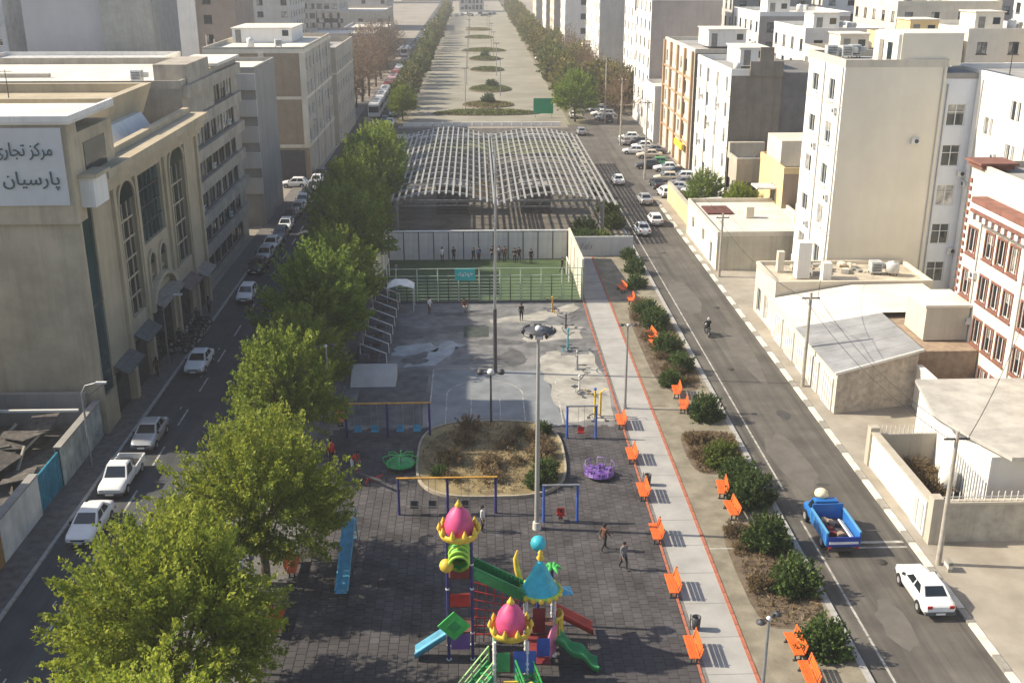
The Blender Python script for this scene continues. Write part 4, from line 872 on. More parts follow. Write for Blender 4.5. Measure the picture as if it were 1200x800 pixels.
# background rooftops behind the right street
BG = [
 ((50, 62, 168, 186), 21.5, W_white, W_white, R_pale, 'long white block with a row of small windows behind the stepped gable', 4),
 ((48.5, 56, 150, 163), 19.6, W_cream, W_beige, R_pale, 'cream block just behind the dark wing of the stepped gable', 2),
 ((58, 66, 150, 164), 21.5, W_yel, W_stone, R_pale, 'yellow ochre block with a dark side behind the beige gable block', 2),
 ((67, 80, 150, 170), 22.5, W_ivory, W_ivory, R_pale, 'ivory block with orange pier and paired windows behind the beige gable block', 3),
 ((80, 92, 140, 158), 23.0, W_yel, W_yel, R_pale, 'yellow topped block with blank grey gable behind the bright white house', 0),
 ((62, 76, 112, 128), 20.0, W_white, W_greyl, R_felt, 'grey gabled block hidden behind the bright white house roof', 2),
 ((92, 108, 170, 190), 26, W_white, W_greyl, R_felt, 'tall pale block with balconies at the far right skyline', 4),
 ((108, 126, 180, 204), 25, W_white, W_white, R_pale, 'white block at the far right edge of the rooftops', 4),
 ((72, 90, 190, 212), 24.5, W_cream, W_cream, R_pale, 'cream block with many roof tanks among the rooftops', 4),
 ((50, 66, 196, 216), 22.5, W_white, W_pink, R_pale, 'white block with pinkish gable behind the orange trimmed block', 4),
 ((52, 68, 226, 246), 25, W_greyl, W_grey, R_felt, 'grey block rising behind the brown gable house', 4),
 ((72, 92, 232, 256), 25.5, W_white, W_white, R_felt, 'white block with dark window rows in the far rooftops', 5),
 ((98, 122, 230, 256), 27, W_cream, W_pink, R_pale, 'pink gabled block in the far rooftops', 5),
 ((56, 76, 270, 292), 26, W_white, W_greyl, R_felt, 'pale block behind the red banded house', 5),
 ((82, 104, 280, 306), 28, W_white, W_stone, R_felt, 'stone gabled block far behind the rooftops', 5),
 ((110, 140, 280, 310), 30, W_greyl, W_greyl, R_felt, 'broad grey block far behind the rooftops', 6),
 ((60, 84, 330, 356), 29, W_cream, W_greyl, R_felt, 'tall cream block behind the teal tower', 5),
 ((92, 124, 350, 380), 32, W_white, W_pink, R_felt, 'broad white block on the far right horizon', 6),
 ((52, 70, 400, 430), 31, W_white, W_greyl, R_felt, 'pale tower behind the white tower', 5),
 ((80, 110, 430, 470), 34, W_cream, W_stone, R_felt, 'stone coloured tower on the far right horizon', 6),
]
for dm, h, mw, ms, rf, lab, nc in BG:
    w = dm[3] - dm[2]; sw = dm[1] - dm[0]; rows = 4
    z0 = h - rows * 3.3 + .6
    wi = {'W': grid(w, max(3, int(w / 4)), rows, 1.5, 1.7, z0, 3.3)}
    if nc: wi['S'] = grid(sw, nc, rows, 1.4, 1.6, z0, 3.3, 1.4)
    b = building('background_block', lab, dm, h, {'*': mw, 'S': ms}, wi, 'dark', par=.7, rm=rf)
    roof_house(b, dm[0] + 2, dm[0] + 6, dm[2] + 3, dm[2] + 8, h + .05, h + 2.6, mw)
    for k in range(3):
        cx, cy = random.uniform(dm[0] + 6.8, dm[1] - 1.2), random.uniform(dm[2] + 1.5, dm[3] - 2)
        if k % 2: tank(cx, cy, h + .02, 'pale water tank on the rooftops behind the right street', .6, 1.4, group='water tanks on the background roofs')
        else: cooler(cx, cy, h + .02, 'tin cooler on the rooftops behind the right street', random.uniform(0, 1), group='coolers on the background roofs')
# left background, partly hidden by trees
LBG = [((-44, -31, 236, 258), 9, W_stone, 'low stone building behind the bare trees'), ((-50, -30, 335, 360), 10, W_pink, 'low pinkish building with pale roof behind the bare trees'),
       ((-44, -29, 380, 410), 9, W_greyl, 'low grey workshop far along the left road'), ((-80, -55, 340, 370), 22, W_greyl, 'grey block far behind the gridded flats'), ((-60, -34, 430, 470), 12, W_stone, 'long low stone workshop far along the left road'),
       ((-110, -70, 420, 450), 30, W_pink, 'pinkish slab on the far left horizon'), ((-70, -40, 520, 560), 22, W_greyl, 'grey block on the left horizon'), ((-150, -115, 330, 360), 34, W_greyl, 'broad grey block at the far left horizon')]
for dm, h, mw, lab in LBG:
    building('background_block', lab, dm, h, {'*': mw}, {'E': grid(dm[3] - dm[2], 6, max(1, int(h / 3.6)), 1.8, 1.6, 1.5, 3.4), 'S': grid(dm[1] - dm[0], 4, max(1, int(h / 3.6)), 1.8, 1.6, 1.5, 3.4)}, 'dark', rm=R_pale)
# the far end of the avenue
building('overpass_house', 'long low glazed station house closing the far end of the promenade', (-9, 6, 690, 705), 9, {'*': W_greyl}, {'S': grid(15, 6, 2, 1.7, 2.6, 1.5, 3.6)}, 'dark')
for i, (a, b, c, h, m, lab) in enumerate(((-160, -60, 820, 30, W_greyl, 'hazy grey block beyond the end of the left road'), (-55, -15, 860, 26, W_pink, 'hazy pinkish block beyond the end of the promenade'), (-10, 40, 900, 22, W_greyl, 'hazy grey block closing the view beyond the promenade'),
        (45, 90, 840, 34, W_white, 'hazy white block beyond the right towers'), (95, 170, 760, 44, W_greyl, 'hazy grey slab beyond the right rooftops'), (130, 190, 420, 34, W_white, 'hazy white block at the far right of the rooftops'), (130, 180, 320, 32, W_greyl, 'hazy grey block behind the rooftops on the right'))):
    building('horizon_block', lab, (a, b, c, c + 30), h, {'*': m}, {'S': grid(b - a, int((b - a) / 5), int(h / 4), 2.0, 1.8, 2, 3.8)}, 'dark', rm=R_felt)

# ------------------------------------------------------------------ wall clutter: split units, pipes, cables
ac_me = MB().box(0, .8, -.32, 0, 0, .55).mesh('air_conditioner', M('ac_case', (.55, .55, .52), .6, .15, 2)); fan_me = MB().lathe([(.02, 0), (.2, 0), (.2, .02), (.02, .02)], 10).mesh('fan_grille', metal_dk)
def clutter(root, face, dims, spots, pipes, z1):
    x0, x1, y0, y1 = dims; (ox, oy), (ux, uy), rot, w = face_frame(face, x0, x1, y0, y1); lx, ly = ox - root.location.x, oy - root.location.y
    for u, z in spots:
        o = link('air_conditioner', ac_me, root, (lx + ux * u, ly + uy * u, z), rot); f = link('fan_grille', fan_me, o, (.45, -.33, .28)); f.rotation_euler = (math.pi / 2, 0, 0)
    for u in pipes:
        nx, ny = -math.sin(-rot), -math.cos(rot); nx = math.sin(rot)
        MB().cyl((0, 0, .2), (0, 0, z1 - .1), .06, None, 6).build('drain_pipe', W_greyl, root, (lx + ux * u + nx * .07, ly + uy * u + ny * .07, 0))
clutter(BB, 'W', DB, [(3.7, 6.6), (3.8, 14.5), (9.0, 10.4), (9.1, 18.6)], [5.4, 10.7], 23)
clutter(BB, 'S', DB, [(6.8, 16.0)], [9.1], 23)
clutter(RW, 'W', DR, [(2.6, 5.6), (2.5, 9.2)], [2.95, 10.1], 13.8)
clutter(WH, 'W', DW, [(11.2, 8.2), (11.1, 15.4), (6.2, 12.0)], [7.4, 16.6], 22)
clutter(WH, 'S', DS, [(2.3, 5.4), (2.2, 12.9)], [.3], 21.5)
clutter(R4, 'W', (33.8, 40.6, 145, 167.5), [(4.2, 5.9), (10.0, 9.3), (15.8, 12.7), (4.4, 12.6)], [7.6, 14.8], 17.5)
clutter(L2, 'E', D2, [(3.2, 7.9), (9.3, 11.2), (15.2, 4.6), (18.2, 14.5)], [], 20)
clutter(L4, 'E', (-40, -25.2, 165.5, 196), [(5.5, 8.1), (13, 11.6), (20.5, 8.0)], [9.2, 17.0, 25.0], 19)
def cable(p, q, sag, lab):
    p, q = Vector(p), Vector(q); pts = []
    for k in range(13):
        t = k / 12; c = p.lerp(q, t); c.z -= sag * 4 * t * (1 - t); pts.append(c - p)
    o = MB().tube(pts, .022, 4).build('overhead_cable', black_p, None, p); tag(o, lab, 'cable')
cable((25.3, 52.5, 7.95), (25.3, 79.3, 7.55), .9, 'thin dark cable between the white gate pole and the garage pole, road side'); cable((26.4, 52.5, 7.95), (26.4, 79.3, 7.55), 1.1, 'thin dark cable between the white gate pole and the garage pole, house side')
cable((25.3, 79.3, 7.55), (25.3, 110.5, 6.65), 1.0, 'thin dark cable from the garage pole to the cement house pole'); cable((25.9, 110.5, 6.65), (26.0, 165, 11.6), 1.6, 'thin dark cable climbing from the cement house pole to the parking row pole')
cable((26.4, 79.3, 7.4), (33.5, 99.9, 9.0), .9, 'thin service cable from the garage pole to the beige gable block'); cable((26.4, 52.5, 7.8), (38.0, 70.0, 9.0), .8, 'thin service cable from the gate pole to the red trimmed house')
cable((-25.6, 66.5, 5.3), (-25.6, 86, 5.3), .7, 'thin cable between the two street lamps by the commercial centre')
# ------------------------------------------------------------------ open steel canopy over the park
can = thing('steel_canopy', 'double vaulted open steel roof frame of white purlins on grey posts', 'canopy', (2.3, 155, 0))
cs = M('canopy_steel', (.2, .2, .195), .55, .15, 1); cwm = M('canopy_purlin', (.31, .3, .275), .5, .12, 1)
YA0, YA1 = 126.0, 179.0
def vz(x, a, b, ze, rise):
    t = (x - (a + b) / 2) / ((b - a) / 2); return ze + rise * (1 - abs(t) ** 1.7)
vaults = ((-10.9, 2.1, 4.55, 1.3, 17), (2.5, 16.6, 4.4, 1.25, 18))
for a, b, ze, rise, n in vaults:
    for i in range(n):
        x = a + (b - a) * i / (n - 1); z = vz(x, a, b, ze, rise) + .12
        o = link('purlin', MB().box(-.11, .11, 0, YA1 - YA0, 0, .14).mesh('purlin', cwm) if i == 0 and a < 0 else pur, can, (x - 2.3, YA0 - 155, z - 0 + (random.uniform(-.03, .03))))
        if i == 0 and a < 0: pur = o.data
    for k in range(14):
        y = YA0 + 2 + k * 3.9; pts = [(a + (b - a) * t / 14 - 2.3, y - 155, vz(a + (b - a) * t / 14, a, b, ze, rise) + .11) for t in range(15)]
        mb = MB()
        for p, q in zip(pts, pts[1:]): mb.beam(p, q, .2, .2)
        mb.build('arch_rib', cwm, can)
        if k % 3 == 0:
            mb = MB(); lo = [(p[0], p[1], ze - .35) for p in pts[1:-1]]
            mb.beam(lo[0], lo[-1], .1, .1)
            for j in range(0, 12, 2): mb.beam(lo[j], pts[j + 2], .07, .07)
            mb.build('tie_truss', cs, can)
for y in (130, 146, 162, 177):
    for x in (-9.8, 2.3, 15.4): MB().cyl((x - 2.3, y - 155, .1), (x - 2.3, y - 155, 4.75), .3, .3, 10).build('post', cs, can)
    MB().beam((-10.5 - 2.3, y - 155, 4.35), (16.3 - 2.3, y - 155, 4.3), .16, .3).build('cross_beam', cs, can)
for x0, x1, lab in ((-5.3, -1.0, 'dark block hut under the left vault of the canopy'), (5.9, 9.9, 'dark block hut under the right vault of the canopy')):
    h = thing('ventilation_hut', lab, 'hut', ((x0 + x1) / 2, 143, ZP)); w = (x1 - x0) / 2
    MB().box(-w, w, -1.8, 1.8, 0, 3.7).build('wall', wm('hut', (.12, .11, .1), .3, .2, 1), h); MB().box(-w - .15, w + .15, -2, 2, 3.7, 3.9).build('roof', W_grey, h)
    for k in range(6): MB().box(-w + .3, w - .3, -1.88, -1.8, .5 + k * .5, .75 + k * .5).build('louvre', metal_dk, h)
    b = thing('site_board', 'pale hoarding board behind the ' + ('left' if x0 < 0 else 'right') + ' hut under the canopy', 'board', (x1 + 1.6, 150, ZP))
    MB().box(-1.3, 1.3, -.05, .05, .5, 2.6).build('panel', W_yel if x0 < 0 else W_cream, b); MB().box(-1.2, -1.1, -.04, .04, 0, .5).box(1.1, 1.2, -.04, .04, 0, .5).build('leg', metal_dk, b)
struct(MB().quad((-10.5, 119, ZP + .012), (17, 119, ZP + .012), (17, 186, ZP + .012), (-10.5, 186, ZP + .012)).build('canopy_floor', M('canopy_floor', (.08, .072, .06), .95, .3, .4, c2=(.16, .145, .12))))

# ------------------------------------------------------------------ five-a-side pitch
struct(MB().quad((-9.9, 102.4, ZP + .016), (10.3, 102.4, ZP + .016), (10.3, 118.3, ZP + .016), (-9.9, 118.3, ZP + .016)).build('pitch_turf', M('turf', (.04, .07, .028), .95, .25, .5, .4, bscale=30, c2=(.065, .1, .04))))
bw_ = thing('pitch_back_wall', 'row of pale concrete panels with dark joints behind the football pitch', 'wall', (.2, 118.6, ZP))
pan_m = wm('pitchpanel', (.5, .5, .49), .35, .1, .7)
pme = MB().box(.03, 1.64, -.08, .08, 0, 3.1).mesh('panel', pan_m)
for k in range(12): link('panel', pme, bw_, (-10.1 + k * 1.68, 0, 0))
jme = MB().box(-.05, .05, -.12, .12, 0, 3.2).mesh('joint_post', metal_dk)
for k in range(13): link('joint_post', jme, bw_, (-10.1 + k * 1.68, 0, 0))
MB().box(-10.1, 10.1, -.14, .14, 3.2, 3.32).build('top_rail', metal_w, bw_)
for nm, x, lab in (('l', -10.15, 'left pale concrete side wall of the football pitch'), ('r', 10.42, 'right cream concrete side wall of the football pitch')):
    s_ = thing('pitch_side_wall', lab, 'wall', (x, 110.5, ZP)); hh = 4.3 if x > 0 else 3.6
    MB().add([(-.1, -8, 0), (.1, -8, 0), (.1, 8.2, 0), (-.1, 8.2, 0), (-.1, -8, hh), (.1, -8, hh), (.1, 8.2, 3.5), (-.1, 8.2, 3.5)], [(0, 3, 2, 1), (4, 5, 6, 7), (0, 1, 5, 4), (1, 2, 6, 5), (2, 3, 7, 6), (3, 0, 4, 7)]).build('panel', wm('sidewall', (.6, .56, .46), .4), s_)
    for k in range(5): MB().box(-.16, .16, -8 + k * 4.0, -7.85 + k * 4.0, 0, 3.4).build('rib', W_stone, s_)
pf = thing('pitch_fence', 'tall pale green tube fence along the front of the football pitch', 'fence', (.2, 102.35, ZP))
gm = M('fence_green', (.38, .46, .36), .5, .15, 2)
vm = MB().cyl((0, 0, 0), (0, 0, 3.5), .065, None, 6).mesh('fence_post', gm); vd = MB().cyl((0, 0, 0), (0, 0, 2.9), .05, None, 6).mesh('fence_post', M('fence_dark', (.05, .07, .05), .5, .2, 2))
for k in range(21):
    link('fence_post', vm if k % 2 == 0 else vd, pf, (-10.2 + k * 1.02, 0, 0))
hm = MB().cyl((-10.2, 0, 0), (10.2, 0, 0), .04, None, 6).mesh('fence_rail', gm)
for z in (3.48, 2.75): link('fence_rail', hm, pf, (0, -.06, z))
hm2 = MB().cyl((-10.2, 0, 0), (10.2, 0, 0), .03, None, 5).mesh('fence_rail', gm)
for k in range(7): link('fence_rail', hm2, pf, (0, .05, .35 + k * .33))
MB().box(-10.2, 10.2, -.08, .08, 0, .14).build('base_rail', metal_dk, pf)
sgn = thing('pitch_sign', 'small turquoise sign with white script on the pitch fence', 'sign', (-1.2, 102.2, ZP + 2.3))
MB().box(-1.0, 1.0, -.03, .03, 0, 1.2).build('board', M('sign_turq', (.05, .45, .42), .5, .1, 2), sgn)
mb = MB()
for k in range(9):
    x = -.7 + k * .17; z = .55 + .18 * math.sin(k * 1.9); mb.box(x, x + .14, -.05, -.03, z, z + .09)
for k in range(5): mb.box(-.5 + k * .27, -.42 + k * .27, -.05, -.03, .5, .62 + .1 * (k % 2))
mb.build('script', white_p, sgn)
for sx, lab in ((-9.4, 'white goal frame at the left end of the pitch'), (9.6, 'white goal frame at the right end of the pitch')):
    g_ = thing('goal', lab, 'goal', (sx, 110.3, ZP + .02))
    for y in (-1.5, 1.5): MB().cyl((0, y, 0), (0, y, 2.0), .05, None, 8).build('goal_post', white_p, g_)
    MB().cyl((0, -1.5, 2.0), (0, 1.5, 2.0), .05, None, 8).build('crossbar', white_p, g_)
    d = -.9 if sx < 0 else .7
    MB().tube([(0, -1.5, 2.0), (d, -1.5, 0.03), (d, 1.5, .03), (0, 1.5, 2.0)], .03, 6).build('back_stay', white_p, g_)
rw_ = thing('end_wall', 'low white wall with dark graffiti between pitch and right road', 'wall', (14.2, 119.4, ZP))
MB().box(-3.4, 3.6, -.12, .12, 0, 2.3).build('panel', wm('graffitiwall', (.5, .5, .48), .3), rw_)
mb = MB()
for k in range(4): mb.beam((-2.4 + k * .35, -.135, .8), (-2.1 + k * .35, -.135, 1.6 - .3 * (k % 2)), .09, .02)
mb.build('graffiti', metal_dk, rw_)
for k in range(4):
    rg = MB()
# stand of seats on the left of the court
bl = thing('spectator_stand', 'dark stepped seating with white tube frames left of the court', 'stand', (-8.4, 93, ZP))
for k in range(3): MB().box(-1.4 + k * .75, -.66 + k * .75, -9, 9, .0, 1.3 - k * .42).build('step', wm('stand_step', (.1, .1, .11), .3, .3, 1), bl)
for k in range(8):
    y = -8.6 + k * 2.4
    MB().tube([(-1.35, y, 1.3), (-1.35, y, 2.2), (.8, y, 1.3), (.8, y, .0)], .045, 6).build('frame', metal_w, bl)
    MB().box(-1.3, .6, y + .2, y + 1.5, 1.32, 1.38).build('seat_board', M('seat_dark', (.04, .04, .05), .6, .3, 2), bl)
tn = thing('sun_shade', 'white peaked shade tent at the far end of the seating stand', 'tent', (-7.4, 100.6, ZP))
mb = MB(); mb.add([(-1.3, -1.0, 2.3), (1.3, -1.0, 2.3), (1.3, 1.0, 2.3), (-1.3, 1.0, 2.3), (-.6, 0, 3.0), (.6, 0, 3.0), (0, -.9, 2.65), (0, .9, 2.65)], [(0, 6, 4), (6, 5, 4), (6, 1, 5), (1, 2, 5), (2, 7, 5), (7, 4, 5), (7, 3, 4), (3, 0, 4)]); mb.build('cover', white_p, tn)
for x in (-1.25, 1.25):
    for y in (-.95, .95): MB().cyl((x, y, 0), (x, y, 2.3), .04, None, 6).build('leg', metal_w, tn)
rp = thing('skate_ramp', 'curved pale concrete ramp block at the near end of the stand', 'ramp', (-8.3, 82.6, ZP))
mb = MB(); pr = [(0, 0), (0, 1.1), (.7, 1.0), (1.4, .62), (2.0, .2), (2.4, 0)]
for i in range(len(pr)): mb.v += [(-1.9, pr[i][0] * -1, pr[i][1]), (1.7, pr[i][0] * -1, pr[i][1])]
for i in range(len(pr) - 1): mb.f.append((2 * i, 2 * i + 1, 2 * i + 3, 2 * i + 2)); mb.mi.append(0); mb.sm.append(False)
mb.f += [tuple(2 * i for i in range(len(pr))), tuple(2 * i + 1 for i in range(len(pr)))[::-1]]; mb.mi += [0, 0]; mb.sm += [False, False]
mb.build('ramp_face', concrete, rp)

# ------------------------------------------------------------------ plastic play colours
def plastic(n, c): return M('plastic_' + n, tuple(k * .9 + .012 for k in c), .5, .22, 1.6, spec=.35, detail=8)
P_pink = plastic('pink', (.62, .07, .2)); P_yel = plastic('yellow', (.72, .5, .05)); P_cyan = plastic('cyan', (.03, .42, .52)); P_green = plastic('green', (.03, .3, .09)); P_lime = plastic('lime', (.35, .62, .06))
P_red = plastic('red', (.45, .025, .02)); P_blue = plastic('blue', (.03, .1, .42)); P_navy = plastic('navy', (.03, .03, .16)); P_purple = plastic('purple', (.16, .07, .32)); P_lb = plastic('lightblue', (.06, .33, .5)); P_bg = plastic('brightgreen', (.06, .5, .1)); P_dred = plastic('dark_red', (.2, .02, .02))
orange_b = plastic('amber', (.62, .32, .05))
PS = thing('play_tower_set', 'colourful play towers with pink onion domes, cyan cone roof and plastic slides', 'playground set', (1, 45, ZP))
PX, PY = 1.0, 45.0
def ps(name, mb, mat, parent=None):
    o = mb.build(name, mat, parent or PS, (0, 0, 0) if parent else (-PX, -PY, 0)); return o
def crown(cx, cy, z, r, dome_h, dome_m, par):
    prof = [(r * .62, 0), (r * .74, dome_h * .16), (r * .76, dome_h * .34), (r * .66, dome_h * .58), (r * .46, dome_h * .78), (r * .22, dome_h * .92), (.03, dome_h)]
    d = ps('dome', MB().lathe(prof, 18, (cx, cy, z + .12)), dome_m)
    ps('finial', MB().lathe([(.14, 0), (.19, .1), (.1, .22), (.03, .36), (.01, .4)], 10, (cx, cy, z + dome_h * .93 + .12)), P_yel, d)
    ring = MB().lathe([(r * .78, 0), (r * 1.0, .06), (r * 1.08, .3), (r * 1.02, .42), (r * .98, .3), (r * .88, .14), (r * .78, .12)], 20, (cx, cy, z))
    c = ps('crown', ring, P_yel)
    for k in range(10):
        a = 2 * math.pi * k / 10
        ps('crown_point', MB().lathe([(.11, 0), (.13, .12), (.07, .26), (.02, .4)], 6, (cx + r * 1.03 * math.cos(a), cy + r * 1.03 * math.sin(a), z + .36)), P_yel, c)
def posts(x0, x1, y0, y1, h, m=P_navy):
    for x in (x0, x1):
        for y in (y0, y1):
            p = ps('post', MB().cyl((x, y, 0), (x, y, h), .075, None, 8), m)
            [ps('clamp', MB().cyl((x, y, q), (x, y, q + .08), .1, None, 8), metal_w, p) for q in (1.5, h * .6, h * .8)]
            ps('foot', MB().cyl((x, y, 0), (x, y, .06), .14, None, 8), metal_w, p)
def deck(x0, x1, y0, y1, z): ps('deck', MB().box(x0, x1, y0, y1, z, z + .08), M('deck_steel', (.12, .05, .04), .6, .2, 2))
def slide(p0, p1, w, m, wavy=0, side=(0, 1, 0)):
    """open chute from p0 (top) to p1 (bottom) with raised edges"""
    p0, p1 = Vector(p0), Vector(p1); s = Vector(side).normalized(); n = 12; bed = MB(); rows = []
    for i in range(n + 1):
        t = i / n; p = p0.lerp(p1, t); p.z = p0.z + (p1.z - p0.z) * (t if t < .85 else .85 + (t - .85) * 1.0) + wavy * math.sin(t * math.pi * 4) * .12
        if t > .85: p.z = max(p.z, p1.z)
        rows.append(p)
    prof = [(-w / 2 - .06, .22), (-w / 2 - .06, .3), (-w / 2 + .02, .3), (-w / 2 + .06, .05), (0, .02), (w / 2 - .06, .05), (w / 2 - .02, .3), (w / 2 + .06, .3), (w / 2 + .06, .22), (w / 2, -.06), (-w / 2, -.06)]
    vs = []
    for p in rows:
        for a, b in prof: vs.append(p + s * a + Vector((0, 0, b)))
    k = len(prof); fs = [(i * k + j, i * k + (j + 1) % k, (i + 1) * k + (j + 1) % k, (i + 1) * k + j) for i in range(n) for j in range(k)]
    bed.add(vs, fs, 0, True); bed.add(vs[:k], [tuple(range(k))[::-1]]); bed.add(vs[-k:], [tuple(range(k))])
    return ps('slide', bed, m)
# tall tower
xa, xb, ya, yb = -1.58, -.42, 44.6, 45.75
posts(xa, xb, ya, yb, 6.6)
for z in (1.5, 2.95, 4.5): deck(xa, xb, ya, yb, z)
ps('panel', MB().box(xa + .1, xb - .1, ya - .03, ya + .03, 3.02, 3.7), P_red); ps('panel', MB().box(xa + .12, xb - .12, ya - .03, ya + .03, .6, 1.48), P_purple)
ps('panel', MB().box(xa - .03, xa + .03, ya + .1, yb - .1, 3.0, 3.8), P_green); ps('panel', MB().box(xb - .03, xb + .03, ya + .1, yb - .1, 1.6, 2.5), P_yel); ps('panel', MB().box(xa + .1, xb - .1, yb - .03, yb + .03, 4.6, 5.4), P_dred)
q = MB(); q.obox((-1.3, 44.42, 2.05), (1.12, .08, 1.12), Matrix.Rotation(math.pi / 4, 3, 'Y')); sq = ps('slide_hood', q, P_bg)
ps('hood_face', MB().obox((-1.3, 44.36, 2.05), (.5, .06, .5), Matrix.Rotation(math.pi / 4, 3, 'Y')), P_green, sq)
slide((-1.7, 44.75, 1.35), (-3.25, 44.75, .22), .6, P_lb)
tun = MB()
for k in range(5):
    y0 = ya - .25 + k * .3
    n = 12; r0 = .46
    for j in range(n):
        a0 = 2 * math.pi * j / n; a1 = 2 * math.pi * (j + 1) / n
        P = lambda a, r, y: (-1.0 + r * math.cos(a), y, 5.5 + r * math.sin(a))
        tun.quad(P(a0, r0, y0), P(a1, r0, y0), P(a1, r0 + .07, y0 + .15), P(a0, r0 + .07, y0 + .15), k % 2); tun.quad(P(a0, r0 + .07, y0 + .15), P(a1, r0 + .07, y0 + .15), P(a1, r0, y0 + .3), P(a0, r0, y0 + .3), k % 2)
ps('tunnel', tun, [P_lime, P_bg]); ps('tunnel_back', MB().box(-1.42, -.58, ya + 1.2, ya + 1.24, 5.1, 5.9), P_dred)
arch = MB()
for k in range(4):
    z = 5.75 + k * .22; arch.tube([(-1.0 + .46 * math.cos(math.pi * j / 10), ya - .32 + k * .1, z - .25 + .42 * math.sin(math.pi * j / 10)) for j in range(11)], .07, 6)
ps('tunnel_rib', arch, P_lime)
ps('panel', MB().box(xa + .14, xb - .14, ya - .02, ya + .02, 4.6, 5.05), P_dred)
ps('ball', MB().ball((-1.6, 44.45, 5.35), .34, 14, 8), P_yel)
crown(-1.0, 45.17, 6.5, .9, 1.55, P_pink, None)
# inclined bridge between towers
br = ps('bridge', MB().beam((-.35, 45.2, 4.45), (2.1, 45.35, 3.0), .9, .08), P_green)
for s in (-.45, .45):
    for k in range(13):
        t = k / 12; x = -.35 + 2.45 * t; z = 4.5 - 1.45 * t
        ps('bridge_bar', MB().box(x - .03, x + .03, 45.2 + s - .03, 45.2 + s + .03, z, z + .55), P_green, br)
    ps('bridge_rail', MB().beam((-.35, 45.2 + s, 5.05), (2.1, 45.35 + s, 3.6), .07, .09), P_green, br)
    ps('bridge_side', MB().beam((-.35, 45.2 + s * 1.07, 4.72), (2.1, 45.35 + s * 1.07, 3.27), .03, .42), P_green, br)
net = MB()
for k in range(6): net.beam((-.3 + k * .42, 45.9, .1), (-.1 + k * .4, 46.1, 3.9 - k * .3), .05, .05)
for k in range(7): net.beam((-.4, 45.95, .5 + k * .5), (2.1, 46.0, .4 + k * .38), .05, .05)
ps('climbing_net', net, P_red)
# cone tower
xc, xd, yc, yd = 2.2, 3.55, 44.7, 46.1
posts(xc, xd, yc, yd, 3.3, metal_w)
deck(xc, xd, yc, yd, 1.25)
ps('panel', MB().box(xc + .3, xd - .45, yc - .03, yc + .03, 1.4, 2.75), P_dred); ps('panel', MB().box(xc + .1, xd - .5, yc - .05, yc, .55, 1.2), P_red)
cone = ps('cone_roof', MB().lathe([(1.02, 0), (.86, .12), (.62, .6), (.36, 1.15), (.16, 1.55), (.04, 1.75)], 20, (2.88, 45.4, 3.35)), P_cyan)
sc_ = MB().lathe([(.98, -.08), (1.06, 0), (.98, .1), (.9, .06)], 20, (2.88, 45.4, 3.35)); ps('scalloped_rim', sc_, P_lime, cone)
for k in range(16):
    a = 2 * math.pi * k / 16; ps('scallop', MB().ball((2.88 + 1.0 * math.cos(a), 45.4 + 1.0 * math.sin(a), 3.3), .15, 8, 5), P_yel, cone)
ps('finial', MB().lathe([(.14, 0), (.2, .12), (.1, .3), (.14, .4), (.02, .55)], 10, (2.88, 45.4, 5.0)), P_yel, cone)
rl = MB()
for k in range(7):
    a = -1.2 + k * .34; rl.cyl((3.45 + .5 * math.cos(a), 44.9 + .55 * math.sin(a), 1.3), (3.45 + .5 * math.cos(a), 44.9 + .55 * math.sin(a), 2.3), .05, None, 6)
rl.tube([(3.45 + .5 * math.cos(-1.2 + k * .34), 44.9 + .55 * math.sin(-1.2 + k * .34), 2.3) for k in range(7)], .07, 6); rl.tube([(3.45 + .5 * math.cos(-1.2 + k * .34), 44.9 + .55 * math.sin(-1.2 + k * .34), 1.35) for k in range(7)], .08, 6)
ps('curved_rail', rl, P_yel)
bp_ = ps('post', MB().cyl((2.9, 47.4, 0), (2.9, 47.4, 4.5), .09, None, 8), P_navy); ps('ball', MB().ball((2.9, 47.4, 4.75), .4, 14, 8), P_cyan, bp_)
ap = ps('post', MB().cyl((1.95, 46.4, 0), (1.95, 46.4, 3.4), .08, None, 8), P_navy); ps('curved_fin', MB().tube([(1.95, 46.4, 3.3), (1.8, 46.4, 3.9), (1.72, 46.4, 4.5), (1.82, 46.4, 4.95)], [.16, .15, .12, .04], 8), P_yel, ap)
pp = ps('post', MB().cyl((3.55, 46.6, 0), (3.55, 46.6, 3.7), .08, None, 8), P_navy)
for k in range(6):
    a = k * math.pi / 3; ps('palm_leaf', MB().tube([(3.55, 46.6, 3.7), (3.55 + .25 * math.cos(a), 46.6 + .25 * math.sin(a), 3.92), (3.55 + .5 * math.cos(a), 46.6 + .5 * math.sin(a), 3.75)], [.05, .12, .03], 6), P_bg, pp)
slide((3.7, 45.9, 1.75), (5.65, 46.5, .2), .65, P_red, 0, (0, 1, 0)); slide((3.6, 44.2, 1.35), (5.6, 43.55, .2), .75, P_green, 1, (0, 1, 0))
ps('shade_flap', MB().add([(3.6, 45.7, 2.7), (4.6, 46.1, 2.6), (4.5, 47.0, 2.5), (3.6, 46.8, 2.6), (4.0, 46.3, 2.95)], [(0, 1, 4), (1, 2, 4), (2, 3, 4), (3, 0, 4)]), P_lb)
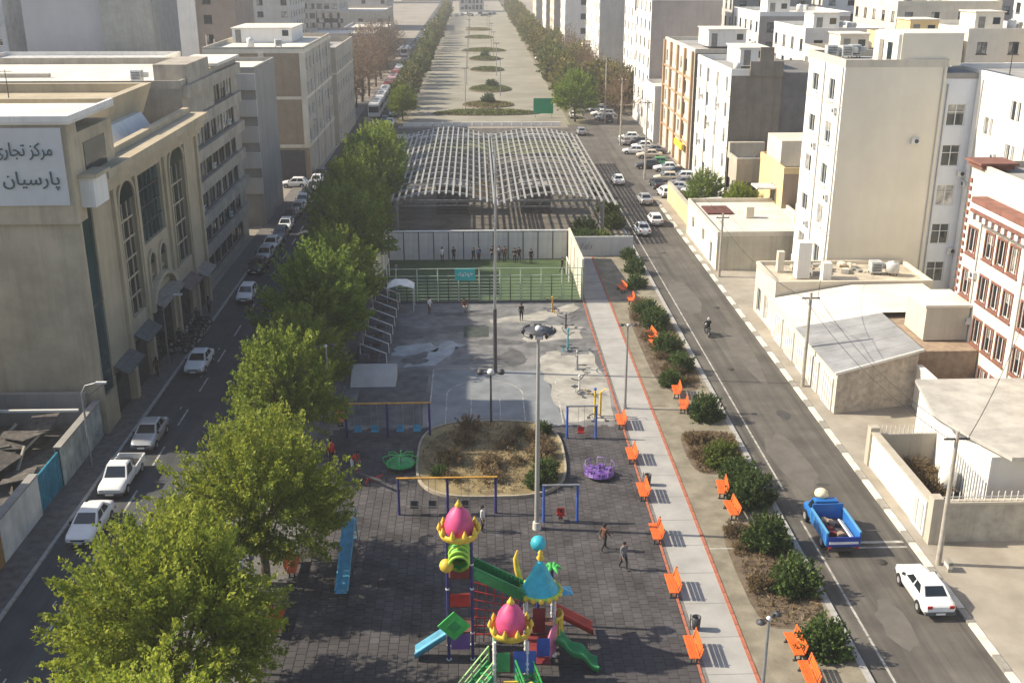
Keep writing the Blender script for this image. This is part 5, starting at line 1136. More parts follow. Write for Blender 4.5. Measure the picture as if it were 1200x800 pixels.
# near tower
xe, xf, ye, yf = .6, 2.1, 41.7, 43.2
posts(xe, xf, ye, yf, 3.0, metal_w); deck(xe, xf, ye, yf, 1.3)
ps('panel', MB().box(xe + .1, xf - .8, ye - .03, ye + .03, 1.4, 2.4), P_green); ps('panel', MB().box(xf - .65, xf + .4, ye - .06, ye, 1.35, 2.5), P_blue); ps('panel', MB().box(xe - .03, xe + .03, ye + .1, yf - .1, 1.4, 2.3), P_green)
ps('deck', MB().box(xf + .02, xc + 1.0, yf - .8, yc + .1, 1.22, 1.28), P_dred); ps('panel', MB().box(xf + .5, xf + 1.1, 42.85, 42.92, 1.35, 2.3), P_blue)
ps('panel', MB().add([(3.1, 43.4, .6), (3.55, 44.2, .75), (3.6, 44.2, 2.2), (3.3, 43.7, 2.3), (3.1, 43.4, 1.8), (3.16, 43.36, .6), (3.61, 44.16, .75), (3.66, 44.16, 2.2), (3.36, 43.66, 2.3), (3.16, 43.36, 1.8)], [(0, 1, 2, 3, 4), (9, 8, 7, 6, 5), (0, 5, 6, 1), (1, 6, 7, 2), (2, 7, 8, 3), (3, 8, 9, 4), (4, 9, 5, 0)]), plastic('rose', (.6, .18, .3)))
crown(1.36, 42.45, 2.95, .92, 1.55, P_pink, None)
def stair(p0, p1, w, m, m2):
    p0, p1 = Vector(p0), Vector(p1); d = p1 - p0; hd = Vector((d.x, d.y, 0)).normalized(); sd = Vector((-hd.y, hd.x, 0)); ang = math.atan2(hd.y, hd.x)
    s = ps('stair', MB().beam(p0 + sd * w / 2, p1 + sd * w / 2, .06, .3).beam(p0 - sd * w / 2, p1 - sd * w / 2, .06, .3), m)
    for k in range(6):
        p = p0.lerp(p1, (k + .5) / 6); ps('tread', MB().obox(p, (.26, w, .05), ang), m, s)
    for sg_ in (-1, 1):
        o = sd * (w / 2 * sg_); r = MB().beam(p0 + o + Vector((0, 0, .85)), p1 + o + Vector((0, 0, .75)), .06, .06); r.beam(p0 + o + Vector((0, 0, .45)), p1 + o + Vector((0, 0, .4)), .04, .04)
        for k in range(5):
            p = p0.lerp(p1, k / 4) + o; r.beam(p, p + Vector((0, 0, .85)), .05, .05)
        ps('handrail', r, m2, s)
stair((.6, 42.3, 1.3), (-.95, 41.0, .15), .8, P_green, M('rail_lime', (.3, .5, .2), .5, .1, 2)); stair((1.9, 41.7, 1.3), (2.6, 40.2, .15), .8, P_green, P_bg)
ps('panel', MB().box(1.0, 1.7, 41.2, 41.28, .2, 1.2), P_yel); ps('entry_arch', MB().tube([(1.9, 40.6, .1), (1.9, 40.6, 1.3), (2.2, 40.5, 1.6), (2.6, 40.4, 1.3), (2.6, 40.4, .1)], .12, 8), P_yel)
# long blue slide on the left
bs = thing('blue_slide', 'long pale blue metal slide by the left trees', 'slide', (-7.5, 53, ZP))
prof = MB()
for k in range(10):
    y0 = -2.6 + k * .5; z0 = .12 + max(0, k - 1) * .2; z1 = .12 + max(0, k) * .2; y1 = y0 + .5
    prof.quad((-.3, y0, z0), (.3, y0, z0), (.3, y1, z1), (-.3, y1, z1)); prof.quad((.3, y0, z0), (.3, y0, z0 + .2), (.3, y1, z1 + .2), (.3, y1, z1)); prof.quad((-.3, y0, z0), (-.3, y1, z1), (-.3, y1, z1 + .2), (-.3, y0, z0 + .2))
    prof.quad((.36, y0, z0), (.36, y1, z1), (.36, y1, z1 + .2), (.36, y0, z0 + .2)); prof.quad((.3, y0, z0 + .2), (.36, y0, z0 + .2), (.36, y1, z1 + .2), (.3, y1, z1 + .2)); prof.quad((-.36, y0, z0 + .2), (-.3, y0, z0 + .2), (-.3, y1, z1 + .2), (-.36, y1, z1 + .2)); prof.quad((-.36, y0, z0), (-.36, y0, z0 + .2), (-.36, y1, z1 + .2), (-.36, y1, z1))
P_sl = M('slide_blue', (.1, .34, .47), .35, .2, 2)
prof.build('chute', P_sl, bs)
for x in (-.33, .33): MB().beam((x, 2.4, 1.95), (x, 3.2, .0), .06, .06).build('leg', P_sl, bs); MB().tube([(x, 2.3, 1.9), (x, 2.4, 2.5), (x, 2.8, 2.5), (x, 2.7, 1.5)], .03, 6).build('handrail', P_sl, bs)
for k in range(5): MB().box(-.3, .3, 2.55 + k * .14, 2.6 + k * .14, 1.55 - k * .34, 1.6 - k * .34).build('rung', P_sl, bs)

# swings
def swing(label, xs, y, h, pm_, bm_, seats, seat_m, group=None):
    c = sum(xs) / len(xs); t = thing('swing_frame', label, 'swing', (c, y, ZP))
    for x in xs: MB().cyl((x - c, 0, 0), (x - c, 0, h), .09, .08, 8).build('post', pm_, t); 
    MB().cyl((xs[0] - c - .1, 0, h), (xs[-1] - c + .1, 0, h), .07, None, 8).build('top_beam', bm_, t)
    for x, z in seats:
        s = MB().box(x - c - .26, x - c + .26, -.14, .14, z, z + .06).build('seat', seat_m, t)
        MB().cyl((x - c - .24, 0, z), (x - c - .2, 0, h), .014, None, 4).cyl((x - c + .24, 0, z), (x - c + .2, 0, h), .014, None, 4).build('chain', metal, s)
        MB().box(x - c - .26, x - c + .26, .12, .16, z + .06, z + .4).build('seat_back', seat_m, s)
swing('blue posted double swing with amber beam and pale blue seats by the court', (-9.4, -6.48, -3.5), 70.6, 2.65, P_navy, orange_b, ((-8.6, .5), (-7.4, .5), (-5.6, .5), (-4.4, .5)), P_lb)
swing('blue posted single swing with one red seat beside the court', (6.25, 8.3), 70.0, 2.5, P_blue, metal, ((7.25, .45),), P_red)
swing('dark posted double swing with amber beam in front of the flower bed', (-4.95, -1.96, .98), 59.2, 2.5, P_navy, orange_b, ((-4.0, .5), (-2.9, .5), (-.9, .5)), metal_dk)
swing('blue posted single swing with a red tyre seat beside the tall floodlight', (3.86, 5.89), 58.0, 2.5, P_blue, metal, ((4.9, .5),), P_red)
# seesaw board, roundabouts
mg = thing('green_roundabout', 'low bright green tube roundabout near the left swings', 'roundabout', (-5.3, 65.8, ZP))
MB().lathe([(.02, .3), (1.0, .3), (1.0, .36), (.02, .38)], 16).build('platform', P_green, mg); MB().cyl((0, 0, 0), (0, 0, .9), .08, None, 8).build('spindle', metal, mg)
for k in range(8):
    a = k * math.pi / 4; MB().tube([(0, 0, .85), (.6 * math.cos(a), .6 * math.sin(a), .95), (1.15 * math.cos(a), 1.15 * math.sin(a), .75), (1.05 * math.cos(a), 1.05 * math.sin(a), .33)], .04, 6).build('grab_rail', P_bg, mg)
mg = thing('purple_roundabout', 'purple roundabout with looped rails near the path benches', 'roundabout', (7.9, 64.0, ZP))
MB().lathe([(.02, .25), (1.0, .25), (1.0, .32), (.02, .34)], 16).build('platform', P_purple, mg); MB().cyl((0, 0, 0), (0, 0, .9), .1, None, 8).build('spindle', P_purple, mg)
P_lil = plastic('lilac', (.25, .17, .42))
for k in range(6):
    a = k * math.pi / 3; b = a + .55
    MB().tube([(.95 * math.cos(a), .95 * math.sin(a), .3), (1.0 * math.cos(a), 1.0 * math.sin(a), .95), (1.0 * math.cos(b), 1.0 * math.sin(b), .95), (.95 * math.cos(b), .95 * math.sin(b), .3)], .04, 6).build('loop_rail', P_lil, mg)
    MB().box(-.2, .2, -.15, .15, .5, .56).build('seat', P_purple, mg, (.65 * math.cos(a + .27), .65 * math.sin(a + .27), 0), a)
ss = thing('seesaw', 'dark seesaw plank on a stand left of the green roundabout', 'seesaw', (-7.2, 63.6, ZP), -.9)
MB().beam((-1.6, 0, .15), (1.6, 0, .75), .2, .06).build('plank', metal_dk, ss); MB().beam((0, -.25, 0), (0, 0, .45), .08, .08).beam((0, .25, 0), (0, 0, .45), .08, .08).build('stand', P_red, ss)
for s, z in ((-1.3, .2), (1.3, .7)): MB().cyl((s, -.25, z + .3), (s, .25, z + .3), .03, None, 6).cyl((s, 0, z), (s, 0, z + .3), .03, None, 6).build('grip', P_red, ss)
# outdoor gym machines along the path
gy = [(8.6, 73.6, 'yellow posted twin gym machine with splayed arms beside the path', P_yel, 2.3), (7.9, 78.3, 'pale gym bench with arched handles beside the court', metal_w, 1.5), (8.2, 83.5, 'grey leg press machine on the pale court patch', metal, 1.6), (7.8, 88.2, 'teal capped gym machine with a round wheel', P_cyan, 1.9), (8.1, 94.0, 'dark rowing machine on the damp square of court', metal_dk, 1.3), (7.2, 99.0, 'amber capped stepper near the pitch fence', orange_b, 1.5)]
for i, (x, y, lab, m_, h) in enumerate(gy):
    t = thing('gym_machine', lab, 'gym machine', (x, y, ZP), i * .7)
    MB().cyl((0, 0, 0), (0, 0, h), .09, .07, 8).build('post', m_, t); MB().cyl((0, 0, 0), (0, 0, .05), .22, None, 10).build('base_plate', metal, t)
    for s in (-1, 1):
        MB().tube([(0, 0, h * .75), (s * .45, .1, h * .85), (s * .75, .15, h * .98), (s * .85, -.1, h)], .04, 6).build('arm', metal_dk if i % 2 else m_, t)
        MB().tube([(0, 0, .35), (s * .4, -.2, .3), (s * .5, -.55, .25)], .04, 6).build('footrest', metal_dk, t)
        MB().box(s * .5 - .12, s * .5 + .12, -.75, -.4, .25, .3).build('pedal', metal_dk, t)
    MB().ball((0, 0, h), .12, 10, 6).build('cap', P_blue if i == 0 else m_, t)
    if i % 2: MB().box(-.22, .22, .3, .7, .45, .52).build('seat', metal_dk, t); MB().cyl((0, .5, 0), (0, .5, .45), .05, None, 6).build('seat_post', m_, t)
    if i == 0: MB().cyl((.45, .3, 0), (.45, .3, 2.0), .09, None, 8).build('post', P_yel, t)

# ------------------------------------------------------------------ benches, bins, lamps, poles
def make_bench():
    t = empty('park_bench')
    for s in (-.75, .75):
        MB().box(s - .05, s + .05, -.05, .4, 0, .06).box(s - .04, s + .04, .02, .1, .06, .42).box(s - .04, s + .04, .3, .38, .06, .42).build('leg', metal_dk, t)
    for k in range(4): MB().box(-.95, .95, -.05 + k * .13, .06 + k * .13, .42, .47).build('seat_slat', orange, t)
    for k in range(3):
        MB().obox((0, .5 + k * .04, .58 + k * .15), (1.9, .04, .12), Matrix.Rotation(-.25, 3, 'X')).build('back_slat', orange, t)
    for s in (-.75, .75): MB().beam((s, .44, .44), (s, .62, 1.0), .06, .05).build('back_support', metal_dk, t)
    return t
bench0 = make_bench(); first = [True]
def bench(x, y, rz, label, group):
    o = bench0 if first[0] else copy_tree(bench0); first[0] = False
    o.location = (x, y, ZP + .012); o.rotation_euler = (0, 0, rz); tag(o, label, 'bench', group); o.scale = (1.0, 1.0, 1.0); return o
gp = 'orange benches between playground and path'
for y, lab in ((72.2, 'orange bench on the path edge next to the single swing by the court'), (66.5, 'orange bench on the path edge between the court swing and the purple roundabout'), (61.2, 'orange bench on the path edge beside the litter bin by the purple roundabout'), (55.9, 'orange bench on the path edge level with the foot of the tall floodlight'), (50.3, 'orange bench on the path edge level with the cyan cone roof'), (44.6, 'orange bench on the path edge beside the litter bin by the play towers')): bench(10.1, y, -math.pi / 2, lab, gp)
gp2 = 'orange benches in the gravel strip'
for y, lab in ((91.0, 'in the pair opposite the gym machines, nearer the pitch'), (88.6, 'in the pair opposite the gym machines, nearer the path lamp'), (77.8, 'in the pair by the path lamp, nearer the pitch'), (74.9, 'in the pair by the path lamp, next to the round shrub'), (61.4, 'in the pair behind the yellow green shrub, nearer that shrub'), (58.6, 'in the pair behind the yellow green shrub, nearer the blue truck'), (44.7, 'in the pair by the path end lamp, nearer the truck'), (42.4, 'in the pair by the path end lamp, farther from the truck')): bench(15.2, y, -math.pi / 2 + random.uniform(-.15, .15), 'orange bench, ' + lab, gp2)
bench(14.5, 105.5, -1.4, 'orange bench in the gravel strip beside the far end of the pitch fence', None); bench(14.9, 101.8, -1.6, 'orange bench by the small shrub next to the pitch', None)
bench(-10.2, 47.5, math.pi / 2, 'orange slatted bench under the big left trees, its seat half shaded', None); bench(-10.2, 53.0, math.pi / 2, 'orange bench under the left trees beside the blue slide', None)
bench(-9.9, 73.4, math.pi / 2, 'orange bench by the left lamp post near the double swing', None)
for x, y, lab in ((11.25, 62.7, 'dark litter bin on the path beside the third playground bench'), (11.3, 46.7, 'dark litter bin on the path beside the last playground bench')):
    t = thing('litter_bin', lab, 'bin', (x - .35, y, ZP + .01)); MB().lathe([(.02, .1), (.2, .1), (.24, .75), (.2, .75), (.18, .3), (.02, .3)], 12).build('drum', metal_dk, t); MB().cyl((-.3, 0, 0), (-.3, 0, .9), .03, None, 6).cyl((-.3, 0, .6), (-.18, 0, .6), .02, None, 6).build('post', metal_dk, t)

def flood_mast(label, x, y, h, r, heads, rr):
    t = thing('floodlight_mast', label, 'floodlight', (x, y, ZP)); mg_ = M('mast_grey', (.33, .325, .3), .5, .1, 1)
    MB().cyl((0, 0, 0), (0, 0, h), r, r * .55, 10).build('mast', mg_, t); MB().cyl((0, 0, 0), (0, 0, .5), r * 1.7, r * 1.5, 10).build('base', M('base_pale', (.55, .53, .48), .8, .1, 2), t)
    MB().lathe([(.08, 0), (rr, .05), (rr, .12), (.08, .12)], 20, (0, 0, h)).build('ring', metal_dk, t); MB().ball((0, 0, h + .2), .2, 10, 6).build('cap', metal_w, t)
    for k in range(heads):
        a = 2 * math.pi * k / heads; M_ = Matrix.Rotation(a, 3, 'Z') @ Matrix.Rotation(.7, 3, 'Y')
        c = Vector((rr * math.cos(a), rr * math.sin(a), h)); hd = MB().obox(c, (.18, .42, .38), M_).build('lamp_head', metal_dk, t); MB().obox(c + M_ @ Vector((.1, 0, 0)), (.02, .36, .3), M_).build('lens', glass_w, hd)
    return t
flood_mast('tall pale floodlight mast with a ring of lamps beside the flower bed', 3.4, 57.2, 12.5, .16, 8, .82)
t = thing('court_lamp', 'dark short lamp post with three heads at the edge of the court', 'lamp', (.9, 72.8, ZP)); MB().cyl((0, 0, 0), (0, 0, 4.0), .09, .06, 8).build('pole', metal_dk, t); MB().cyl((-.75, 0, 4.0), (.75, 0, 4.0), .05, None, 6).build('arm', metal_dk, t)
for x in (-.75, 0, .75): MB().lathe([(.02, 0), (.24, .02), (.28, .16), (.2, .34), (.02, .4)], 10, (x, 0, 3.9)).build('lamp_head', metal_dk if x else metal_w, t)
t = thing('tall_mast', 'tall slender grey mast rising between court and pitch', 'mast', (1.4, 83.1, ZP)); MB().cyl((0, 0, 0), (0, 0, 5.5), .17, .15, 8).build('lower_pole', metal_dk, t); MB().cyl((0, 0, 5.5), (.1, 0, 19.0), .12, .06, 8).build('upper_pole', metal, t)
def path_lamp(label, x, y, h, rz=0):
    t = thing('path_lamp', label, 'lamp', (x, y, ZP), rz); MB().cyl((0, 0, 0), (0, 0, h), .1, .06, 8).build('pole', metal, t); MB().cyl((0, 0, 0), (0, 0, .3), .16, .13, 8).build('base', metal, t)
    for s in (-1, 1):
        MB().tube([(0, 0, h - .1), (s * .25, 0, h + .15), (s * .5, 0, h + .1)], .035, 6).build('arm', metal_dk, t); MB().lathe([(.05, .1), (.22, .0), (.2, -.06), (.02, -.08)], 10, (s * .5, 0, h + .1)).build('lamp_head', metal_dk, t)
    MB().ball((0, 0, h + .05), .12, 8, 6).build('cap', metal_w, t); return t
path_lamp('twin headed path lamp by the gravel strip beside the gym machines', 11.1, 75.3, 6.6); path_lamp('twin headed path lamp at the near end of the path', 12.0, 38.2, 6.3, .6)
path_lamp('twin headed lamp under the left trees beside the double swing', -10.6, 71.2, 6.7, .3); path_lamp('twin headed lamp standing among the big left trees', -11.0, 43.8, 6.0, .9)
wood = M('pole_concrete', (.36, .33, .28), .9, .2, 2)
def utility_pole(label, x, y, h, base=ZP, arm=True):
    t = thing('utility_pole', label, 'pole', (x, y, base)); MB().cyl((0, 0, 0), (0, 0, h), .17, .11, 8).build('shaft', wood, t)
    if arm:
        MB().box(-.7, .7, -.05, .05, h - .5, h - .4).build('crossarm', metal_dk, t)
        for k in range(3): MB().lathe([(.04, 0), (.06, .08), (.03, .18)], 6, (-.6 + k * .6, 0, h - .4)).build('insulator', white_p, t)
    return t
utility_pole('concrete pole at the kerb in front of the white gate, base painted in stripes', 25.85, 52.5, 8.2); utility_pole('concrete pole at the kerb in front of the brick garage', 25.85, 79.3, 7.8); utility_pole('concrete pole at the corner of the streaked cement house', 25.85, 110.5, 6.9)
bsx = thing('striped_block', 'small black and white striped concrete block at the foot of the kerb pole', 'block', (26.15, 51.9, ZP)); 
for k in range(3): MB().box(-.12, .12, -.3, .3, k * .2, k * .2 + .2).build('stripe', kw if k % 2 else kb, bsx)
utility_pole('slender pole at the start of the parking row', 26.0, 165, 12, .01); utility_pole('slender pole near the green car in the parking row', 26.2, 196, 12, .01); utility_pole('slender pole beside the cross road on the right', 26.6, 224, 13, .01)
# street lamp brackets of the left pavement
for y, lab in ((66.5, 'slim grey street lamp with a bright curved arm by the commercial centre entrance'), (86.0, 'slim street lamp beside the arched windows of the commercial centre'), (46.2, 'slim street lamp against the ochre wall')):
    t = thing('street_lamp', lab, 'street lamp', (-26.0, y, ZP)); MB().cyl((0, 0, 0), (0, 0, 5.4), .09, .06, 8).build('pole', metal, t); MB().tube([(0, 0, 5.4), (.3, 0, 5.9), (1.1, 0, 6.1)], .04, 6).build('arm', metal, t); MB().obox((1.35, 0, 6.1), (.7, .22, .12)).build('lamp_head', metal_w, t)
for k in range(14):
    t = thing('promenade_lamp', 'slender twin lamp post standing along the middle of the promenade', 'lamp', (-2.2 + (k % 2) * 8.4, 246 + k * 24, .02), 0, 'lamp posts along the promenade'); MB().cyl((0, 0, 0), (0, 0, 9), .12, .07, 6).build('pole', metal, t); MB().box(-.8, .8, -.1, .1, 8.9, 9.05).build('lamp_bar', metal_dk, t)
# green road sign, barrier and hedges at the cross road
t = thing('road_sign', 'large green road sign on two posts beside the cross road', 'sign', (14.4, 232, .01)); MB().box(-2.1, 2.1, -.06, .06, .9, 4.1).build('board', M('sign_green', (.0, .28, .13), .5, .08, 1), t)
for x in (-1.7, 1.7): MB().cyl((x, .12, 0), (x, .12, 4.0), .08, None, 6).build('post', metal, t)
rl = thing('white_barrier', 'long white low barrier in front of the cross road', 'barrier', (1.3, 204.3, ZP))
bme = MB().box(-.9, .9, -.15, .15, 0, .8).mesh('barrier_block', white_p)
for k in range(16): link('barrier_block', bme, rl, (-15 + k * 2.0, 0, 0))
rl = thing('white_barrier', 'white low barrier along the promenade side of the cross road', 'barrier', (1.3, 220.5, .01))
for k in range(16): link('barrier_block', bme, rl, (-15 + k * 2.0, 0, 0))
# ------------------------------------------------------------------ foliage
leaf_y = leafmat('leaf_yellow_green', (.125, .185, .018), (.4, .43, .055), .45)
leaf_g = leafmat('leaf_green', (.065, .125, .02), (.25, .32, .05), .45)
leaf_gy = leafmat('leaf_green_yellow', (.085, .15, .02), (.32, .37, .05), .45)
leaf_o = leafmat('leaf_olive', (.11, .105, .035), (.27, .23, .075), .4)
leaf_og = leafmat('leaf_olive_green', (.075, .1, .028), (.2, .21, .06), .4)
leaf_b = leafmat('leaf_brown', (.11, .075, .045), (.22, .15, .09), .3)
leaf_s = leafmat('leaf_shrub', (.028, .06, .014), (.11, .16, .04), .35)
leaf_sy = leafmat('leaf_shrub_yellow', (.05, .085, .012), (.19, .23, .04), .35)
leaf_dry = leafmat('leaf_dry', (.1, .07, .035), (.28, .2, .1), .25)
rng = np.random.default_rng(11)

def leaf_mesh(name, pos, axis, L, W, mat, tint):
    """rhombic leaves: pos (n,3), axis (n,3) unit, lengths and widths"""
    n = len(pos); up = rng.normal(size=(n, 3)); side = np.cross(axis, up); side /= np.linalg.norm(side, axis=1)[:, None] + 1e-9
    nrm = np.cross(side, axis)
    v = np.empty((n, 4, 3)); h = (L / 2)[:, None]; w = (W / 2)[:, None]
    v[:, 0] = pos - axis * h; v[:, 1] = pos + side * w + nrm * w * .35; v[:, 2] = pos + axis * h; v[:, 3] = pos - side * w + nrm * w * .35
    me = bpy.data.meshes.new(name); me.vertices.add(n * 4); me.vertices.foreach_set('co', v.reshape(-1).astype(np.float32))
    me.loops.add(n * 4); me.loops.foreach_set('vertex_index', np.arange(n * 4, dtype=np.int32))
    me.polygons.add(n); me.polygons.foreach_set('loop_start', np.arange(0, n * 4, 4, dtype=np.int32)); me.polygons.foreach_set('loop_total', np.full(n, 4, np.int32))
    at = me.attributes.new('tint', 'FLOAT', 'FACE'); at.data.foreach_set('value', tint.astype(np.float32))
    me.materials.append(mat); me.update(calc_edges=True); return me

def crown_mesh(name, seed, rx, ry, z0, z1, shoots, per, L, W, mat, up=.75, spiky=.18, inner=.25, clump=0):
    """leafy shoots that leave the heart of the crown and run outwards and up"""
    global rng
    rng = np.random.default_rng(seed); c = np.array([0, 0, z0 + (z1 - z0) * .36]); rz = z1 - c[2]; rzl = c[2] - z0
    d = rng.normal(size=(shoots, 3)); d[:, 2] = np.abs(d[:, 2]) * 1.1 - .45; d /= np.linalg.norm(d, axis=1)[:, None]
    lob = 1 + .16 * np.sin(3 * np.arctan2(d[:, 1], d[:, 0]) + seed) + .10 * np.sin(5 * np.arctan2(d[:, 1], d[:, 0]) + 2 * seed + 3 * d[:, 2])
    e = d * np.stack([rx * lob, ry * lob, np.where(d[:, 2] > 0, rz, rzl)], 1) * (1 + rng.uniform(-spiky, spiky * .6, shoots))[:, None]
    f = rng.uniform(inner, .72, shoots)[:, None]; s = e * f; s[:, 2] -= rng.uniform(0, .12, shoots) * rz
    tt = rng.beta(1.3, 1.0, (shoots, per)); bend = (tt * (1 - tt))[..., None] * np.array([0, 0, -.5])
    p = s[:, None, :] + (e - s)[:, None, :] * tt[..., None] + bend + rng.normal(size=(shoots, per, 3)) * (.13 * (1.15 - tt * .75))[..., None] * (rx / 4.0 + .35)
    ax = (e - s); ax /= np.linalg.norm(ax, axis=1)[:, None]
    a = ax[:, None, :] * .55 + rng.normal(size=(shoots, per, 3)) * .5 + np.array([0, 0, .12]); a /= np.linalg.norm(a, axis=2)[..., None]
    tint = np.clip(rng.uniform(0, 1, (shoots, 1)) * .55 + rng.uniform(0, .5, (shoots, per)), 0, 1)
    n = shoots * per; l = L * rng.uniform(.5, 1.4, n)
    return leaf_mesh(name, p.reshape(-1, 3) + c, a.reshape(-1, 3), l, l * W, mat, tint.reshape(-1))

def trunk_mesh(name, seed, h, r, spread, limbs, twigs=0, mat=None):
    rd = random.Random(seed); mb = MB(); t = h * .3
    mb.tube([(0, 0, 0), (rd.uniform(-.1, .1), rd.uniform(-.1, .1), t * .5), (rd.uniform(-.15, .15), rd.uniform(-.15, .15), t)], [r * 1.25, r, r * .85], 8)
    for k in range(limbs):
        a = 2 * math.pi * k / limbs + rd.uniform(-.4, .4); s = spread * rd.uniform(.5, .95); z = h * rd.uniform(.62, .9)
        pts = [(0, 0, t * .85), (s * .3 * math.cos(a), s * .3 * math.sin(a), t + (z - t) * .35), (s * .7 * math.cos(a + .15), s * .7 * math.sin(a + .15), t + (z - t) * .72), (s * math.cos(a + .2), s * math.sin(a + .2), z)]
        mb.tube(pts, [r * .6, r * .42, r * .24, r * .07], 6)
        for q in range(twigs):
            b = a + rd.uniform(-.9, .9); f = rd.uniform(.35, .95); p = Vector(pts[1]).lerp(Vector(pts[3]), f); e = p + Vector((math.cos(b), math.sin(b), rd.uniform(.5, 1.6))) * rd.uniform(.6, 1.5) * spread / 3
            mb.tube([p, (p + e) / 2 + Vector((0, 0, -.1)), e], [r * .16, r * .1, r * .03], 4)
    return mb.mesh(name, mat or bark)

def tree(name, label, x, y, z, cm, tm, group=None, s=1.0, rz=0, sz=None):
    t = thing(name, label, 'tree', (x, y, z), rz, group); t.scale = (s, s, sz or s)
    link('trunk', tm, t); link('crown', cm, t); return t

near = [crown_mesh('crown', 3, 4.6, 4.4, 1.8, 10.6, 560, 90, .22, .5, leaf_y, spiky=.2), crown_mesh('crown', 5, 4.9, 4.4, 1.6, 10.2, 560, 86, .22, .5, leaf_y, spiky=.2), crown_mesh('crown', 8, 3.7, 3.6, 1.2, 9.4, 430, 70, .24, .5, leaf_gy, spiky=.18)]
mid = [crown_mesh('crown', 20 + k, 4.4, 4.4, 1.2, 10.2, 380, 56, .3, .5, (leaf_g, leaf_gy, leaf_g)[k], spiky=.13) for k in range(3)]
tk = [trunk_mesh('trunk', 1 + k, 9, .24, 3.6, 7, 4) for k in range(3)]
tree('street_tree', 'huge yellow green tree with pointed shoots beside the blank left pavement bay', -13.3, 40.4, ZP, near[0], tk[0], 'trees along the left road')
tree('street_tree', 'broad yellow green tree overhanging the blue slide', -11.7, 51.6, ZP, near[1], tk[1], 'trees along the left road', 1.0, .7)
tree('street_tree', 'darker green tree standing next to the left lamp post', -13.2, 67.8, ZP, near[2], tk[2], 'trees along the left road')
tree('street_tree', 'low rounded tree filling the gap beside the skate ramp', -13.4, 77.0, ZP, mid[1], tk[1], 'trees along the left road', .78, 1.9)
tree('street_tree', 'large green tree level with the skate ramp', -13.3, 86.0, ZP, mid[0], tk[0], 'trees along the left road', 1.04, 1.1)
tree('street_tree', 'green tree beside the seating stand', -13.0, 97.0, ZP, mid[1], tk[1], 'trees along the left road', .9, 2.1)
for i, (y, lab) in enumerate(((110, 'dense green tree beside the left wall of the football pitch'), (121, 'dense green tree level with the panel wall behind the pitch'), (133, 'dense green tree at the front left post of the canopy'), (145, 'dense green tree beside the second left canopy post'), (154, 'dense green tree beside the third left canopy post'))):
    tree('street_tree', lab, -13.8 - .08 * i, y, ZP, mid[i % 3], tk[i % 3], 'trees along the left road', 1.05 + .04 * (i % 2), i * 1.3)
tree('street_tree', 'tree whose crown begins right below the huge yellow green tree', -12.2, 31.0, ZP, near[1], tk[0], 'trees along the left road', .95, 2.4)
# promenade rows
farL = [crown_mesh('crown', 40 + k, 3.6, 3.6, 1.4, 9.6, 120, 16, .75, .55, (leaf_o, leaf_og, leaf_og)[k], inner=.2) for k in range(3)]
farR = [crown_mesh('crown', 50 + k, 3.9, 3.9, 1.4, 9.8, 120, 16, .75, .55, (leaf_o, leaf_og, leaf_o)[k], inner=.2) for k in range(3)]
tkf = trunk_mesh('trunk', 9, 8, .2, 2.6, 5)
gl = 'trees lining the promenade'
tree('promenade_tree', 'dark green rounded tree at the left corner of the cross road', -15.2, 229, .01, mid[1], tkf, gl, .72); tree('promenade_tree', 'dark green rounded tree behind the green road sign', 20.6, 226, .01, mid[2], tkf, gl, 1.05)
for i in range(46):
    y = 238 + i * 9.5 + random.uniform(-1.5, 1.5)
    tree('promenade_tree', 'olive tree in the left row along the promenade', -15.6 + random.uniform(-.5, .5), y, .01, random.choice(farL), tkf, 'left promenade trees', random.uniform(.7, .95), random.uniform(0, 6))
    tree('promenade_tree', 'olive tree in the right row along the promenade', 21.6 + random.uniform(-.7, .7), y + 3, .01, random.choice(farR), tkf, 'right promenade trees', random.uniform(.9, 1.15), random.uniform(0, 6))
# bare brown trees left, thin trees on the right parking side
bare = [crown_mesh('crown', 60 + k, 4.4, 4.4, 2.0, 13, 150, 14, .6, .16, leaf_b, inner=.15) for k in range(2)]
tkb = [trunk_mesh('trunk', 30 + k, 13, .22, 3.6, 8, 6, M('bark_brown', (.15, .11, .08), .95, .3, 3)) for k in range(2)]
for i in range(30):
    y = 228 + (i // 2) * 10 + random.uniform(-3, 3); x = (-27.5 if i % 2 else -33) + random.uniform(-1.5, 1.5)
    tree('bare_tree', 'leafless brown tree in the grove beyond the stone block', x, y, .0, bare[i % 2], tkb[i % 2], 'bare trees beyond the stone block', random.uniform(.85, 1.2), random.uniform(0, 6))
for i in range(16):
    y = 222 + i * 13 + random.uniform(-2, 2)
    tree('thin_street_tree', 'thin olive brown tree on the parking side of the right road', 29.3 + random.uniform(-.8, 1.6), y, .01, (bare + farR)[i % 5], tkf, 'thin trees by the right parking row', random.uniform(.8, 1.05), random.uniform(0, 6))
tree('garden_tree', 'bushy tree behind the yellow green garden wall', 30.2, 140.5, .0, mid[0], tkf, None, .62); tree('garden_tree', 'small tree against the wall of the yellowish house', 33.6, 135.0, .0, mid[1], tkf, None, .55, 2)
tree('bare_garden_tree', 'brown leafless tree below the dark gable wall', 39.5, 141.8, .0, bare[0], tkb[0], None, .75); tree('bare_garden_tree', 'second brown leafless tree beside the dark wing', 45.0, 142.5, .0, bare[1], tkb[1], None, .8, 1)
for i, (x, y) in enumerate(((-72, 215), (-62, 190), (-80, 195), (-90, 214), (-68, 222))): tree('backyard_tree', 'olive tree behind the pale office roof', x, y, 0, farL[i % 3], tkf, 'trees behind the office', 1.4, i)

